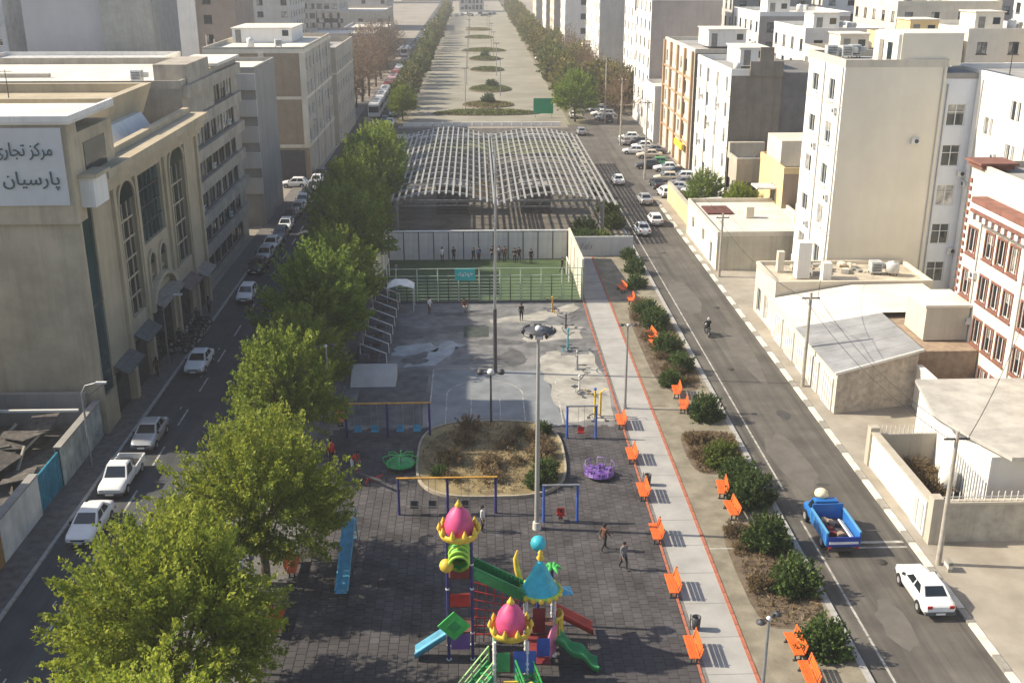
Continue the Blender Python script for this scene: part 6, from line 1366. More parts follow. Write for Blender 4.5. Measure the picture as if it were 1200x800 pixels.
for i, (x, y) in enumerate(((30.5, 238), (33.0, 243), (30.8, 248), (34, 251), (31, 257), (34.8, 259), (29.8, 264), (33, 268))): tree('yellowing_tree', 'yellowing olive tree in the open plot before the red banded house', x, y, .0, farL[i % 2], tkf, 'yellowing trees in the open plot', random.uniform(.9, 1.1), i)
# shrubs along the right road
sh = [crown_mesh('foliage', 70 + k, 1.2, 1.15, -.35, 1.75, 190, 34, .15, .55, (leaf_s, leaf_s, leaf_sy)[k], inner=.15) for k in range(3)]
dry = [crown_mesh('foliage', 80 + k, .95, .95, .02, 1.0, 70, 20, .17, .3, leaf_dry, inner=.1) for k in range(2)]
stm = trunk_mesh('stem', 77, 1.4, .05, .6, 6)
def shrub(label, x, y, me, s=1.0, group=None, z=None):
    t = thing('shrub', label, 'shrub', (x, y, ZP + .012 if z is None else z), random.uniform(0, 6), group); t.scale = (s, s, s * random.uniform(.9, 1.15)); link('stem', stm, t); link('foliage', me, t)
gs_ = 'dark shrubs along the right kerb'
for i, (x, y, k, s) in enumerate(((17.0, 60.0, 0, 1.25), (16.9, 62.6, 0, 1.1), (16.3, 65.6, 2, 1.05), (16.8, 73.2, 0, 1.1), (16.6, 54.6, 0, 1.15), (17.0, 50.2, 0, 1.2), (16.9, 44.6, 0, 1.1), (16.7, 83.0, 0, 1.0), (16.3, 87.6, 1, 1.1), (16.4, 94.0, 0, 1.15), (16.1, 97.5, 1, 1.0), (16.4, 106.8, 0, .95), (17.1, 112.5, 1, 1.0), (17.2, 118, 0, .8), (15.3, 80.0, 1, .8))):
    own = {65.6: 'bright yellow green shrub among the dark shrubs by the right kerb', 62.6: 'dark green shrub touching the bright yellow green shrub', 60.0: 'large dark green shrub beside the bench pair next to the blue truck', 73.2: 'round dark shrub standing alone behind the bench pair by the path lamp', 54.6: 'dark shrub in the bed level with the tail of the blue truck', 50.2: 'dark shrub in the bed level with the white sedan at the kerb', 44.6: 'dark shrub behind the bench pair by the near path lamp', 118: 'small dark shrub at the foot of the graffiti wall', 106.8: 'dark shrub beside the benches next to the pitch', 112.5: 'dark shrub between the graffiti wall and the pitch benches', 80.0: 'small dark shrub on the path side of the kerb bed'}
    shrub(own.get(y, 'dark green shrub in the long planted bed opposite the gym machines'), x, y, sh[k], s, gs_)
for i in range(30):
    y = random.choice((random.uniform(47, 57), random.uniform(65, 70), random.uniform(79, 92), random.uniform(95, 101))); shrub('low dry brown shrub in the bed along the right kerb', random.uniform(14.9, 17.3), y, dry[i % 2], random.uniform(.6, 1.0), 'dry shrubs along the right kerb')
beds = struct(empty('planting_beds'))
for y0, y1 in ((46.5, 57.5), (64.0, 71.0), (78.5, 100.5)):
    n = 20; poly = [(16.2 + 1.95 * math.copysign(abs(math.cos(2 * math.pi * k / n)) ** .5, math.cos(2 * math.pi * k / n)), (y0 + y1) / 2 + (y1 - y0) / 2 * math.copysign(abs(math.sin(2 * math.pi * k / n)) ** .5, math.sin(2 * math.pi * k / n))) for k in range(n)]
    MB().add([(p[0], p[1], ZP + .016) for p in poly], [tuple(range(n))]).build('bed_soil', soil, beds)
for x, y, s, lab in ((12.5, 122.5, 1.5, 'big green bush under the front right corner of the canopy'), (14.8, 123.5, 1.3, 'second bush under the canopy corner next to the end wall'), (13.2, 128, 1.5, 'bush beside the front right canopy post'), (-8.5, 123, 1.4, 'bush under the front left corner of the canopy'), (17.3, 133, 1.2, 'bush outside the right eave of the canopy'), (17.4, 141, 1.3, 'second bush along the right eave of the canopy'), (17.2, 152, 1.3, 'olive bush halfway along the right eave of the canopy')): shrub(lab, x, y, sh[(int(y) % 2) * 2], s)
# flower bed plants
for i in range(15):
    a = random.uniform(0, 6.28); r = random.uniform(.0, .88) ** .5
    shrub('straggly dry plant in the oval flower bed', .8 + 4.3 * r * math.cos(a), 67 + 5.1 * r * math.sin(a), dry[i % 2], random.uniform(.6, 1.15), 'dry plants in the flower bed', ZP + .17)
for x, y, s, lab in ((4.3, 63.6, .8, 'green shrub at the right end of the flower bed'), (3.6, 62.4, .6, 'small green shrub beside the right swing in the flower bed'), (-2.6, 64.2, .5, 'small dark shrub at the left end of the flower bed'), (4.6, 70.6, .55, 'small green shrub at the far right of the flower bed')): shrub(lab, x, y, sh[0], s, None, ZP + .17)
for i in range(14): shrub('dry brown shrub inside the walled yard', random.uniform(27.2, 29.4), random.uniform(59.5, 64.3), dry[i % 2], random.uniform(.8, 1.3), 'dry shrubs in the walled yard', .17)
# ground cover tufts
def tufts(name, pts, L, mat, label, cat):
    global rng
    rng = np.random.default_rng(len(pts)); p = np.array(pts); n = len(p); a = rng.normal(size=(n, 3)) * .5 + np.array([0, 0, .6]); a /= np.linalg.norm(a, axis=1)[:, None]; l = L * rng.uniform(.5, 1.3, n); p[:, 2] += l * .3
    o = link(name, leaf_mesh(name, p, a, l, l * .22, mat, rng.uniform(0, 1, n))); tag(o, label, cat, kind='stuff'); return o
pts = []
for i in range(2600):
    a = random.uniform(0, 6.28); r = random.uniform(0, 1) ** .5; pts.append((.8 + 4.7 * r * math.cos(a), 67 + 5.5 * r * math.sin(a), ZP + .16))
tufts('bed_grass', pts, .28, leaf_dry, 'dry yellow grass covering the oval flower bed', 'grass')
pts = [(random.uniform(14.6, 17.9), random.choice((random.uniform(46.8, 57.2), random.uniform(64.3, 70.7), random.uniform(79, 100))), ZP + .015) for i in range(5200)]
tufts('strip_weeds', pts, .3, leaf_dry, 'dry weeds growing in the beds along the right kerb', 'weeds')
# dark hedges on the promenade islands
def hedge(label, x, y, rx, ry, h, mat, n=2600):
    global rng
    rng = np.random.default_rng(int(abs(x * 7 + y))); th = rng.uniform(0, 6.28, n); r = np.sqrt(rng.uniform(0, 1, n)); p = np.stack([rx * r * np.cos(th), ry * r * np.sin(th), h * np.sqrt(np.maximum(.05, 1 - r ** 2)) * rng.uniform(.4, 1.05, n)], 1)
    a = rng.normal(size=(n, 3)); a /= np.linalg.norm(a, axis=1)[:, None]; l = rng.uniform(.35, .7, n)
    t = thing('island_planting', label, 'planting', (x, y, .02)); link('foliage', leaf_mesh('foliage', p, a, l, l * .6, mat, rng.uniform(0, 1, n)), t)
    q = MB(); m = 20; q.add([(rx * 1.05 * math.cos(2 * math.pi * k / m), ry * 1.05 * math.sin(2 * math.pi * k / m), .0) for k in range(m)] + [(rx * 1.0 * math.cos(2 * math.pi * k / m), ry * 1.0 * math.sin(2 * math.pi * k / m), .25) for k in range(m)], [(k, (k + 1) % m, m + (k + 1) % m, m + k) for k in range(m)] + [tuple(range(m, 2 * m))]); q.build('kerb_ring', soil, t)
hedge('long dark hedge at the head of the promenade', 2.3, 238.5, 11.5, 3.0, 1.0, leaf_og, 4200); hedge('first oval island planting on the promenade', 3.0, 253, 5.8, 5.0, .8, leaf_o); hedge('second oval island planting with dark clipped edge', 3.9, 284, 5.4, 7.0, .9, leaf_og); hedge('third narrow island planting', 3.7, 334, 5.0, 6.0, .9, leaf_og); hedge('fourth narrow island planting with round bush', 3.4, 370, 5.2, 7, 1.0, leaf_og); hedge('wide dark island planting across the promenade', 3.2, 403, 8, 5, 1.1, leaf_og); hedge('far double island planting', 2, 470, 6, 7, 1.0, leaf_og); hedge('farthest island planting on the promenade', 2, 520, 6, 7, 1.0, leaf_o)
for x, y, lab in ((3.0, 253, 'dark bush crowning the first island planting'), (4.2, 285, 'dark bush crowning the second island planting'), (3.4, 372, 'dark bush crowning the fourth island planting')): shrub(lab, x, y, sh[0], 1.5, None, .1)
# ------------------------------------------------------------------ vehicles
def carpaint(n, c, metal_=0.0): return M('car_' + n, c, .32, .06, .6, spec=.5, metal=metal_)
C_white = carpaint('white', (.72, .72, .7)); C_silver = carpaint('silver', (.42, .43, .44), .4); C_dark = carpaint('dark', (.035, .037, .042)); C_green = carpaint('green', (.06, .25, .1)); C_blue = carpaint('blue', (.02, .14, .42)); C_grey = carpaint('grey', (.2, .2, .21), .3); C_beige = carpaint('beige', (.5, .45, .36)); C_red = carpaint('red', (.35, .04, .03))
tyre_m = M('tyre', (.02, .02, .02), .9, .2, 4); rim_m = M('rim', (.45, .45, .46), .4, .1, 3, metal=.5); cglass = M('car_glass', (.015, .02, .025), .08, .2, 1, spec=.8); lampw = M('headlight', (.7, .7, .68), .2, .05, 2); lampr = M('taillight', (.4, .02, .015), .3, .1, 2); plate_m = M('plate', (.7, .7, .65), .5, .05, 3)
def loft(stations, prof, m=0):
    """body from cross sections: stations (y, halfwidth, z_bottom, z_top); prof half points (fx, fz)"""
    mb = MB(); full = [(-x, z) for x, z in reversed(prof)] + [(x, z) for x, z in prof[1:]] if prof[0][0] == 0 else None
    k = len(full); vs = []
    for y, w, zb, zt in stations:
        for fx, fz in full: vs.append((fx * w, y, zb + fz * (zt - zb)))
    fs = [(i * k + j, i * k + j + 1, (i + 1) * k + j + 1, (i + 1) * k + j) for i in range(len(stations) - 1) for j in range(k - 1)]
    fs += [(i * k + k - 1, i * k, (i + 1) * k, (i + 1) * k + k - 1) for i in range(len(stations) - 1)]
    mb.add(vs, fs, m, True); mb.add(vs[:k], [tuple(range(k))], m); mb.add(vs[-k:], [tuple(range(k))[::-1]], m); return mb
PROF = [(0, 1.04), (.6, 1.02), (.88, .98), (.97, .86), (1.0, .6), (.98, .25), (.9, 0.0)]
def frustum(y0, y1, y2, y3, w0, w1, z0, z1):
    """cabin: base y0..y3 at z0, roof y1..y2 at z1"""
    return [(-w0, y0, z0), (w0, y0, z0), (w0, y3, z0), (-w0, y3, z0), (-w1, y1, z1), (w1, y1, z1), (w1, y2, z1), (-w1, y2, z1)]
def cabin(t, y0, y1, y2, y3, w0, w1, z0, z1, paint_m, doors=2):
    b = frustum(y0, y1, y2, y3, w0, w1, z0, z1); mb = MB()
    # slightly domed roof
    b2 = b + [(-w1 * .85, y1 + .12, z1 + .05), (w1 * .85, y1 + .12, z1 + .05), (w1 * .85, y2 - .12, z1 + .05), (-w1 * .85, y2 - .12, z1 + .05)]
    mb.add(b2, [(0, 1, 5, 4), (1, 2, 6, 5), (2, 3, 7, 6), (3, 0, 4, 7), (4, 5, 9, 8), (5, 6, 10, 9), (6, 7, 11, 10), (7, 4, 8, 11), (8, 9, 10, 11)]); cab = mb.build('cabin', paint_m, t)
    def pane(name, q, i0, i1, j0, j1, off):
        a, bb, c, d = (Vector(b[k]) for k in q); P = lambda s, r: (a.lerp(bb, s)).lerp(d.lerp(c, s), r)
        n = (bb - a).cross(d - a).normalized() * off
        MB().quad(P(i0, j0) + n, P(i1, j0) + n, P(i1, j1) + n, P(i0, j1) + n).build(name, cglass, cab)
    pane('rear_window', (0, 1, 5, 4), .1, .9, .16, .9, .008); pane('windscreen', (2, 3, 7, 6), .07, .93, .1, .92, .008)
    for q in ((1, 2, 6, 5), (3, 0, 4, 7)):
        if doors == 2:
            pane('side_window', q, .12, .47, .12, .88, .008); pane('side_window', q, .52, .87, .12, .88, .008)
        else: pane('side_window', q, .14, .84, .12, .88, .008)
    return cab
def wheels(t, ys, x, r, w=.2):
    me = MB().cyl((-w / 2, 0, 0), (w / 2, 0, 0), r, None, 14).mesh('tyre', tyre_m); rm_ = MB().cyl((-w / 2 - .012, 0, 0), (w / 2 + .012, 0, 0), r * .58, None, 10).mesh('rim', rim_m)
    for y in ys:
        for s in (-1, 1):
            o = link('wheel', me, t, (s * x, y, r)); link('rim', rm_, o)
def lamps(t, y, x, z, w, h, mat, name, d=.04):
    for s in (-1, 1): MB().box(s * x - w / 2, s * x + w / 2, y - d, y + d, z - h / 2, z + h / 2).build(name, mat, t)
def make_sedan(paint_m=C_white, hatch=False):
    t = empty('car')
    if hatch: st = [(-1.92, .7, .4, .82), (-1.86, .78, .3, .93), (-1.5, .8, .25, .98), (-.4, .81, .24, .96), (.6, .81, .24, .95), (1.1, .8, .25, .92), (1.65, .77, .28, .82), (1.88, .72, .33, .74), (1.95, .6, .4, .66)]
    else: st = [(-2.22, .7, .42, .8), (-2.14, .79, .32, .93), (-1.9, .83, .28, .99), (-1.3, .84, .26, 1.0), (-.4, .85, .25, .98), (.6, .85, .25, .96), (1.2, .84, .26, .93), (1.8, .81, .28, .84), (2.12, .75, .33, .75), (2.22, .62, .4, .66)]
    loft(st, PROF).build('body', paint_m, t)
    if hatch: cabin(t, -1.8, -1.35, .2, .98, .74, .58, .94, 1.44, paint_m); f, b, wy = 1.95, -1.92, (-1.15, 1.18)
    else: cabin(t, -1.62, -1.0, .22, 1.02, .76, .58, .95, 1.42, paint_m); f, b, wy = 2.22, -2.22, (-1.3, 1.32)
    wheels(t, wy, .76 if not hatch else .72, .3)
    for y in wy:
        MB().cyl((-.845 if not hatch else -.805, y, .32), (.845 if not hatch else .805, y, .32), .36, None, 14).build('wheel_arch', black_p, t)
    lamps(t, f - .06, .52, .64, .3, .14, lampw, 'headlight', .06); lamps(t, b + .04, .58, .8, .26, .16, lampr, 'taillight', .05)
    MB().box(-.78, .78, f - .1, f + .05, .34, .5).build('bumper', M('bumper_dk', (.1, .1, .1), .6, .1, 2), t); MB().box(-.8, .8, b - .05, b + .1, .36, .54).build('bumper', MATS['bumper_dk'], t)
    MB().box(-.4, .4, f - .03, f + .02, .55, .66).build('grille', black_p, t)
    for y in (f + .06, b - .06): MB().box(-.24, .24, y - .01, y + .01, .4, .5).build('number_plate', plate_m, t)
    for s in (-1, 1): MB().box(s * .86 - .07, s * .86 + .07, .72, .84, .95, 1.07).build('mirror', black_p, t)
    return t
def make_pickup(paint_m, bed_open=True):
    t = empty('pickup'); st = [(-.35, .84, .35, .98), (.6, .85, .33, .98), (1.3, .85, .33, .97), (2.0, .83, .35, .92), (2.3, .78, .38, .84), (2.4, .66, .44, .74)]
    loft(st, PROF).build('body', paint_m, t); cabin(t, -.32, -.2, .62, 1.25, .78, .64, .96, 1.62, paint_m, 1)
    MB().box(-.8, .8, -2.5, -.36, .48, .58).build('bed_floor', black_p, t)
    for s in (-1, 1):
        MB().box(s * .84 - .04, s * .84 + .04, -2.5, -.38, .48, 1.02).build('bed_side', paint_m, t)
    MB().box(-.8, .8, -2.54, -2.48, .5, 1.0).build('tailgate', paint_m, t); MB().box(-.8, .8, -.42, -.37, .58, 1.1).build('headboard', paint_m, t)
    MB().tube([(-.78, -.5, 1.0), (-.7, -.5, 1.6), (.7, -.5, 1.6), (.78, -.5, 1.0)], .03, 6).build('roll_bar', metal_dk, t)
    wheels(t, (-1.6, 1.5), .78, .35); MB().box(-.8, .8, -2.62, -2.5, .4, .55).build('bumper', metal_w, t); MB().box(-.8, .8, 2.35, 2.5, .36, .54).build('bumper', metal_dk, t)
    lamps(t, 2.36, .55, .68, .28, .16, lampw, 'headlight', .05); lamps(t, -2.54, .72, .75, .12, .22, lampr, 'taillight', .03); MB().box(-.26, .26, 2.5, 2.52, .4, .5).build('number_plate', plate_m, t)
    return t
sed = make_sedan(); hat = make_sedan(C_white, True); used = {'s': False, 'h': False}
def car(kind, x, y, rz, pm_, label, group=None, z=.01):
    src = sed if kind == 's' else hat
    o = src if not used[kind] else copy_tree(src); used[kind] = True
    o.location = (x, y, z); o.rotation_euler = (0, 0, rz); o['label'] = label; o['category'] = 'car'
    if 'group' in o.keys(): del o['group']
    if group: o['group'] = group
    if pm_ is not C_white: todo.append((o, pm_))
    return o
todo = []
PI = math.pi
car('s', -23.3, 58.1, PI, C_white, 'white sedan parked by the teal gate, nose towards the ochre wall', z=.008)
o = make_pickup(C_white); o.location = (-23.35, 64.3, .008); o.rotation_euler = (0, 0, PI); tag(o, 'white pickup with a black load bed parked behind the white sedan', 'pickup')
car('s', -23.35, 70.9, PI, C_silver, 'silver sedan parked by the mottled boundary wall behind the pickup')
car('s', -23.3, 85.4, PI, C_white, 'white sedan parked in front of the arched windows of the commercial centre')
car('h', -23.1, 104.6, PI, C_white, 'white hatchback on the left road past the commercial centre')
for i in range(12): car('sh'[i % 2], -23.9 - .1 * (i % 3), 115 + i * 4.75, PI + random.uniform(-.04, .04), (C_dark, C_silver, C_white, C_grey, C_white, C_dark, C_silver, C_white, C_dark, C_silver, C_white, C_grey)[i], 'car parked in the shaded row beside the banded office', 'cars parked beside the banded office')
car('h', -27.0, 160.5, PI / 2, C_white, 'white hatchback at the side street before the brown block')
for i, (x, y, pm_) in enumerate(((-17.3, 222, C_white), (-18.6, 225, C_dark), (-17.6, 236, C_silver), (-17.5, 246, C_dark), (-18.8, 262, C_dark), (-22, 345, C_white), (-18.8, 352, C_dark), (-21.5, 372, C_silver), (-19.2, 392, C_white), (-22.4, 410, C_dark), (-20, 440, C_white), (-22.8, 455, C_silver), (-19, 480, C_dark), (-22, 510, C_white))):
    car('sh'[i % 2], x, y, PI, pm_, 'small far car in the left road traffic past the cross road', 'far traffic on the left road')
car('s', 23.75, 49.4, 0, C_white, 'white sedan pulled up against the painted kerb beside the concrete pole', z=.012)
car('s', 20.5, 130.5, 0.02, C_white, 'white sedan driving in the striped canopy shadow, first of the group'); car('h', 22.9, 135.4, 0.0, C_white, 'white hatchback driving beside the front car in the striped shadow'); car('s', 23.4, 147.8, .04, C_silver, 'silver sedan driving between the striped shadow and the parking row'); car('s', 21.4, 161.5, 0, C_white, 'white car driving alone past the canopy'); car('h', 20.3, 209, 0, C_silver, 'silver car crossing the junction on the right road')
gpk = 'cars parked nose in along the right apron'
for i, (x, y, pm_, a) in enumerate(((29.3, 155.5, C_silver, 1.3), (31.4, 152.9, C_white, 1.4), (30.9, 159.0, C_grey, 1.45), (29.0, 163.0, C_beige, 1.5), (30.5, 171.0, C_white, 1.5), (27.8, 173.5, C_dark, 1.5), (29.5, 183.0, C_beige, 1.5), (29.6, 192.0, C_white, 1.5), (29.8, 196.5, C_dark, 1.5), (28.6, 202, C_white, 1.5))):
    car('sh'[i % 2], x, y, a, pm_, 'car parked nose in on the apron before the orange trimmed block', gpk, .014)
for i, (x, y, pm_, a) in enumerate(((27.0, 152.2, C_white, .1), (28.6, 149.2, C_dark, .3), (31.8, 149.4, C_silver, 1.4), (26.9, 158.5, C_dark, .05), (31.6, 163.5, C_white, 1.5), (31.2, 167.2, C_dark, 1.5), (27.4, 187.2, C_white, 1.4), (31.0, 187.6, C_grey, 1.5), (27.2, 197.6, C_silver, .2))): car('hs'[i % 2], x, y, a, pm_, 'car squeezed into the crowded corner of the parking apron', 'cars crowding the parking apron', .014)
car('h', 29.6, 175.8, 1.5, C_green, 'bright green car parked on the apron among white cars', z=.014)
for i in range(26):
    y = 226 + i * 6.5; car('sh'[(i + 1) % 2], 31.6 if y > 275 else 27.0, y + 2, random.choice((1.4, 1.7)), random.choice((C_white, C_white, C_silver, C_dark, C_beige)), 'second row parked car along the right road past the cross road', 'second row of far parked cars', .014)
for i in range(26):
    y = 226 + i * 7.5; car('sh'[i % 2], 27.6 + (i % 3) * .5, y, random.choice((0, .5, 1.4)), random.choice((C_white, C_white, C_silver, C_dark, C_grey, C_red, C_beige)), 'far parked car along the right road past the cross road', 'far cars parked on the right', .014)
for i in range(10): car('sh'[i % 2], 20.8 + (i % 2) * 2.2, 232 + i * 17, 0, random.choice((C_white, C_silver, C_dark)), 'far car driving on the right road past the cross road', 'far traffic on the right road')
for i in range(9): car('sh'[i % 2], -10 + i * 2.6, 640 + (i % 3) * 9, .3 * i, random.choice((C_white, C_silver, C_dark)), 'tiny far car at the distant end of the promenade', 'cars at the end of the promenade', .02)
for o, pm_ in todo: paint(o, C_white, pm_)
# blue truck
bt = thing('blue_truck', 'bright blue flatbed truck with high bed sides and a load, driving away', 'truck', (20.75, 56.3, .012), .02)
st = [(.55, .86, .42, 1.05), (1.2, .88, .4, 1.08), (1.9, .86, .42, 1.02), (2.35, .8, .45, .94), (2.5, .68, .5, .82)]
loft(st, PROF).build('body', C_blue, bt); cabin(bt, .58, .66, 1.2, 1.75, .82, .7, 1.05, 1.8, C_blue, 1)
MB().box(-.95, .95, -2.5, .5, .66, .76).build('bed_floor', M('bed_dark', (.06, .05, .06), .8, .3, 2), bt)
for s in (-1, 1):
    b = MB().box(s * .95 - .04, s * .95 + .04, -2.5, .5, .62, 1.42).build('bed_side', C_blue, bt)
    for k in range(5): MB().box(s * 1.0 - .02, s * 1.0 + .02, -2.4 + k * .68, -2.32 + k * .68, .62, 1.42).build('rib', carpaint('paleblue', (.1, .3, .5)), b)
    MB().box(s * .95 - .06, s * .95 + .06, -2.5, .5, 1.42, 1.5).build('rail', MATS['car_paleblue'], b)
MB().box(-.92, .92, -2.56, -2.48, .6, 1.2).build('tailgate', carpaint('deepblue', (.015, .05, .3)), bt); MB().box(-.85, .85, -2.6, -2.56, .78, .92).build('tail_stripe', white_p, bt); MB().box(-.92, .92, .42, .5, .76, 1.75).build('headboard', C_blue, bt)
MB().box(-.9, .9, -2.62, -2.52, .36, .5).build('bumper', metal_dk, bt); wheels(bt, (-1.5, 1.6), .82, .38, .24); lamps(bt, -2.6, .8, .55, .16, .1, lampr, 'taillight', .03); lamps(bt, 2.45, .55, .74, .26, .18, lampw, 'headlight', .05)
MB().obox((.62, -1.2, .95), (.3, 2.2, .08), Matrix.Rotation(.5, 3, 'Y')).build('loose_board', white_p, bt)
for i in range(8): tag(MB().obox((0, 0, 0), (random.uniform(.2, .5), random.uniform(.2, .5), random.uniform(.16, .3)), random.uniform(0, 3)).build('cargo_box', random.choice((P_dred, metal_dk, W_brown, W_stone)), None, (20.75 + random.uniform(-.55, .35), 56.3 + random.uniform(-1.9, .1), .95)), 'small dark bundle lying in the bed of the blue truck', 'bundle', 'bundles in the truck bed')
s_ = MB(); s_.lathe([(.02, 0), (.36, .02), (.42, .16), (.36, .36), (.18, .48), (.02, .5)], 12); tag(s_.build('grain_sack', M('sack_cream', (.68, .6, .42), .9, .15, 4), None, (20.55, 57.55, 1.86)), 'round cream sack riding on the cab roof of the blue truck', 'sack')
# buses and lorries standing in line on the left road
def bus(x, y, pm_, label, lorry=False):
    t = thing('lorry' if lorry else 'bus', label, 'lorry' if lorry else 'bus', (x, y, .01), PI); L = 10.6
    MB().add([(p[0], p[1], p[2]) for p in [(-1.2, -L / 2, .45), (1.2, -L / 2, .45), (1.2, L / 2, .45), (-1.2, L / 2, .45), (-1.2, -L / 2, 2.9), (1.2, -L / 2, 2.9), (1.2, L / 2, 2.9), (-1.2, L / 2, 2.9), (-1.0, -L / 2 + .15, 3.15), (1.0, -L / 2 + .15, 3.15), (1.0, L / 2 - .15, 3.15), (-1.0, L / 2 - .15, 3.15)]],
        [(0, 3, 2, 1), (0, 1, 5, 4), (1, 2, 6, 5), (2, 3, 7, 6), (3, 0, 4, 7), (4, 5, 9, 8), (5, 6, 10, 9), (6, 7, 11, 10), (7, 4, 8, 11), (8, 9, 10, 11)]).build('body', pm_, t)
    MB().box(-1.05, 1.05, L / 2, L / 2 + .02, 1.3, 2.5).build('windscreen', cglass, t); MB().box(-1.0, 1.0, -L / 2 - .02, -L / 2, 1.6, 2.5).build('rear_window', cglass, t)
    for k in range(7):
        for s in (-1, 1):
            if not lorry or k > 5: MB().box(s * 1.2 - .012, s * 1.2 + .012, -L / 2 + .5 + k * 1.4, -L / 2 + 1.7 + k * 1.4, 1.5, 2.5).build('side_window', cglass, t)
    wheels(t, (-L / 2 + 2, L / 2 - 2), 1.08, .48, .28); lamps(t, L / 2 + .01, .85, .8, .3, .2, lampw, 'headlight', .03)
    for k in range(2): MB().box(-.5, .5, -2.6 + k * 4, -1.4 + k * 4, 3.15, 3.4).build('roof_unit', W_greyl, t)
C_pink = carpaint('pinkish', (.6, .38, .36))
for i, (pm_, lab, lo) in enumerate(((C_white, 'white bus at the front of the line on the left road', 0), (C_white, 'second white bus behind the front bus in the line', 0), (C_white, 'third white bus, just ahead of the red lorries', 0), (C_red, 'red lorry behind the three white buses', 1), (C_pink, 'pinkish lorry following the red lorry', 1), (C_red, 'second red lorry near the tail of the line', 1), (C_white, 'last white bus closing the line', 0))): bus(-21.4 - .0 * i, 237 + i * 13.2, pm_, lab, bool(lo))
bus(-24, 385, C_white, 'lone white bus far along the left road behind the line')
# motorcycles
def motorcycle(x, y, rz, label, group=None, rider=False, pm_=C_dark):
    t = thing('motorcycle', label, 'motorcycle', (x, y, .012), rz, group)
    for yy in (-.62, .62):
        o = MB().lathe([(.2, -.05), (.3, -.05), (.3, .05), (.2, .05), (.2, -.05)], 14).build('wheel', tyre_m, t, (0, yy, .3)); o.rotation_euler = (0, PI / 2, 0)
        MB().lathe([(.02, -.02), (.2, -.02), (.2, .02), (.02, .02)], 10).build('rim', rim_m, o)
    MB().obox((0, .18, .75), (.28, .5, .24)).obox((0, .18, .86), (.2, .36, .1)).build('fuel_tank', pm_, t); MB().obox((0, -.35, .8), (.26, .7, .1)).build('seat', black_p, t); MB().obox((0, .05, .45), (.26, .45, .35)).build('engine', metal, t)
    MB().cyl((0, .62, .3), (0, .4, .95), .04, None, 6).build('fork', metal, t); MB().tube([(-.36, .3, 1.05), (-.12, .42, 1.0), (.12, .42, 1.0), (.36, .3, 1.05)], .02, 6).build('handlebar', metal_dk, t)
    MB().ball((0, .56, .86), .1, 8, 6).build('headlight', lampw, t); MB().cyl((.16, -.1, .35), (.16, -.7, .42), .05, None, 6).build('exhaust', metal, t); return t
motorcycle(20.85, 92.2, .05, 'dark motorcycle being ridden along the right road')
for i in range(9): motorcycle(-25.6 + random.uniform(-.3, .3), 88.5 + i * .95, PI / 2 + random.uniform(-.25, .25), 'dark motorcycle parked in the row before the commercial centre', 'motorcycles parked before the commercial centre').location.z = ZP
# ------------------------------------------------------------------ people: one skinned body each
hand_cache = {}
def hand_mesh(s):
    if s in hand_cache: return hand_cache[s]
    mb = MB(); mb.obox((0, 0, -.03), (.07, .03, .08))
    for k, L in enumerate((.07, .08, .075, .058)):
        x = -.027 + k * .018; mb.tube([(x, 0, -.06), (x, -.006, -.06 - L * .5), (x, -.022, -.06 - L)], [.009, .0085, .006], 5)
    mb.tube([(s * .03, 0, -.01), (s * .055, -.012, -.035), (s * .06, -.022, -.06)], [.011, .01, .007], 5)
    hand_cache[s] = mb.mesh('hand', skin_m); return hand_cache[s]
def person(pose, x, y, rz, top, legs, label, z=None, s=1.0, group=None, hat=None, hair=True):
    t = thing('person', label, 'person', (x, y, ZP + .03 if z is None else z), rz, group); t.scale = (s, s, s); me, V = POSES[pose]
    o = link('body', me, t)
    for i, m in enumerate((top, legs, skin_m, black_p)): o.material_slots[i].link = 'OBJECT'; o.material_slots[i].material = m
    hd = V['head'].lerp(V['top'], .45); h = MB(); h.ball(hd + Vector((0, .025, .03)), .108, 10, 6, 1.05); h.obox(hd + Vector((0, .06, -.06)), (.16, .09, .14)); h.build('helmet' if hat else 'hair', hat or hair_m, t)
    f = MB()
    for q in (-.035, .035): f.ball(hd + Vector((q, -.098, -.01)), .013, 6, 4)
    f.build('eyes', black_p, t); n = MB(); n.add([hd + Vector(p) for p in ((-.014, -.09, -.045), (.014, -.09, -.045), (0, -.125, -.04), (0, -.092, .0))], [(0, 1, 2), (1, 3, 2), (3, 0, 2)]); n.obox(hd + Vector((0, -.088, -.075)), (.045, .012, .01))
    for q in (-.1, .1): n.obox(hd + Vector((q, .0, -.015)), (.015, .04, .06))
    n.build('face', skin_m, t)
    for w_, h_, sg_ in (('lw', 'lh', -1), ('rw', 'rh', 1)):
        ho = link('hand', hand_mesh(sg_), t, V[h_]); ho.rotation_euler = (V[h_] - V[w_]).to_track_quat('-Z', 'Y').to_euler()
    return t
cb_, ck, cr, cw_, cg, cn = cloth('blue', (.04, .06, .13)), cloth('black', (.02, .02, .022)), cloth('red', (.5, .04, .03)), cloth('white', (.6, .6, .58)), cloth('grey', (.16, .16, .17)), cloth('brown', (.12, .06, .04))
person('walk', 7.15, 54.6, 2.2, cn, ck, 'person in a dark brown jacket walking beyond the other walker near the path'); person('walk', 8.0, 52.5, .4, cg, ck, 'person in a grey jacket walking on the tiles nearest the bench')
person('stand', .15, 57.0, 1.3, cw_, ck, 'person in a pale top standing behind the tall pink domed tower')
person('bend', -8.45, 65.2, 1.3, cr, cw_, 'person in a red jacket and pale trousers bending over the seesaw', hat=ck)
person('stand', -10.0, 66.6, .6, cr, ck, 'person in a red top standing by the left lamp post')
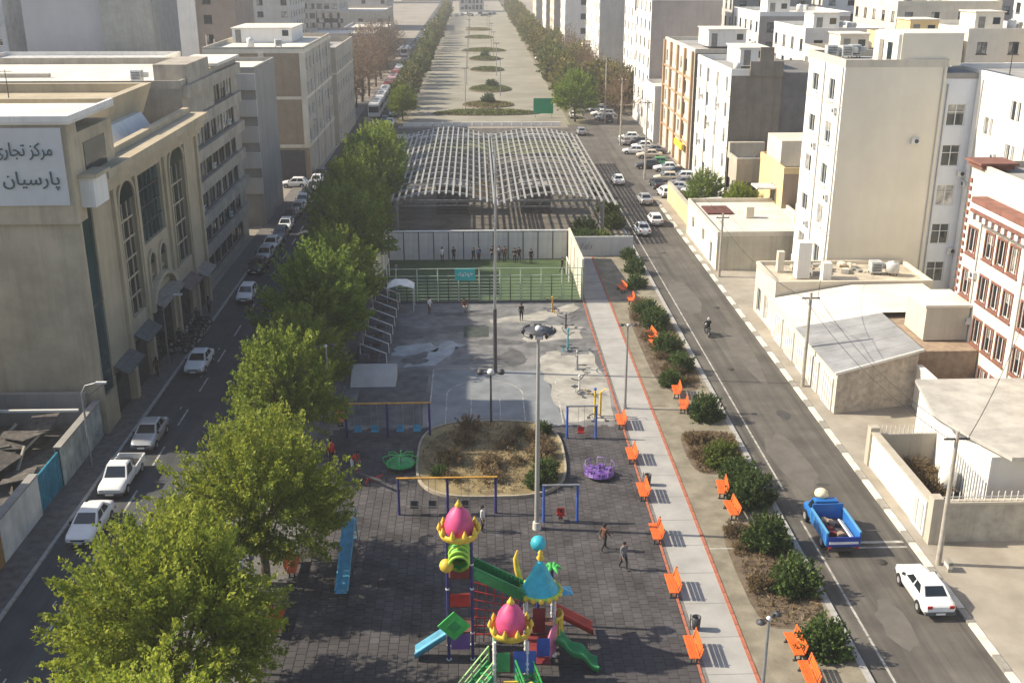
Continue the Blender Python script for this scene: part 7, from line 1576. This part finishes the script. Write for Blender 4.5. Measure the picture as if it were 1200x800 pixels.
person('stand', 4.1, 96.3, .3, ck, ck, 'person in dark clothes standing alone on the far court')
person('hold', -4.6, 98.6, 1.0, cw_, cn, 'person in a white top beside the pitch fence'); person('sit', -1.3, 99.6, .4, cn, cg, 'person in brown crouching by the pitch fence', s=1.0)
pl = 'players on the football pitch'
for i, (x, y, c1) in enumerate(((-3.9, 117.3, cw_), (-2.6, 117.4, ck), (-.4, 116.9, ck), (.2, 117.4, cb_), (1.7, 117.5, ck), (2.5, 117.5, cg), (3.1, 117.4, cn), (4.2, 116.6, ck), (4.7, 117.0, ck), (6.0, 116.2, ck), (-8.6, 111, cg), (9.2, 112.5, ck))):
    person(('stand', 'hold', 'walk')[i % 3], x, y, random.uniform(-1, 1), c1, ck, 'player in ' + {'cw_': 'white'}.get('', 'dark' if c1 is not cw_ else 'white') + ' clothes on the football pitch' + (' by the panel wall' if y > 116 else ' near a goal'), group=pl)
person('ride', 20.85, 91.95, PI + .05, ck, ck, 'rider in black with a pale helmet on the motorcycle', z=.0, hat=cw_)
for i, (x, y) in enumerate(((-26.1, 90.2), (-26.0, 96.0), (-25.7, 99.5), (-26.1, 83.0))): person('walk', x, y, random.choice((0, PI)), (ck, cb_, cg, cn)[i], ck, 'passer-by in dark clothes on the pavement before the commercial centre', group='passers-by at the commercial centre')
person('sit', 4.9, 57.95, PI, cr, ck, 'child in red sitting on the swing beside the tall floodlight', z=.12, s=.7)

# ------------------------------------------------------------------ haze
hz = MB().box(-420, 520, -40, 1150, -1.0, 52).build('haze', [], None); hz['kind'] = 'stuff'; tag(hz, 'thin pale haze hanging over the far end of the city', 'haze')
hm_ = bpy.data.materials.new('haze'); hm_.use_nodes = True; nt = hm_.node_tree; nt.nodes.clear(); ho = nt.nodes.new('ShaderNodeOutputMaterial'); pv = nt.nodes.new('ShaderNodeVolumePrincipled')
pv.inputs['Color'].default_value = (.92, .91, .9, 1); pv.inputs['Density'].default_value = .00042; pv.inputs['Anisotropy'].default_value = .2
nt.links.new(pv.outputs[0], ho.inputs['Volume']); hz.data.materials.append(hm_)
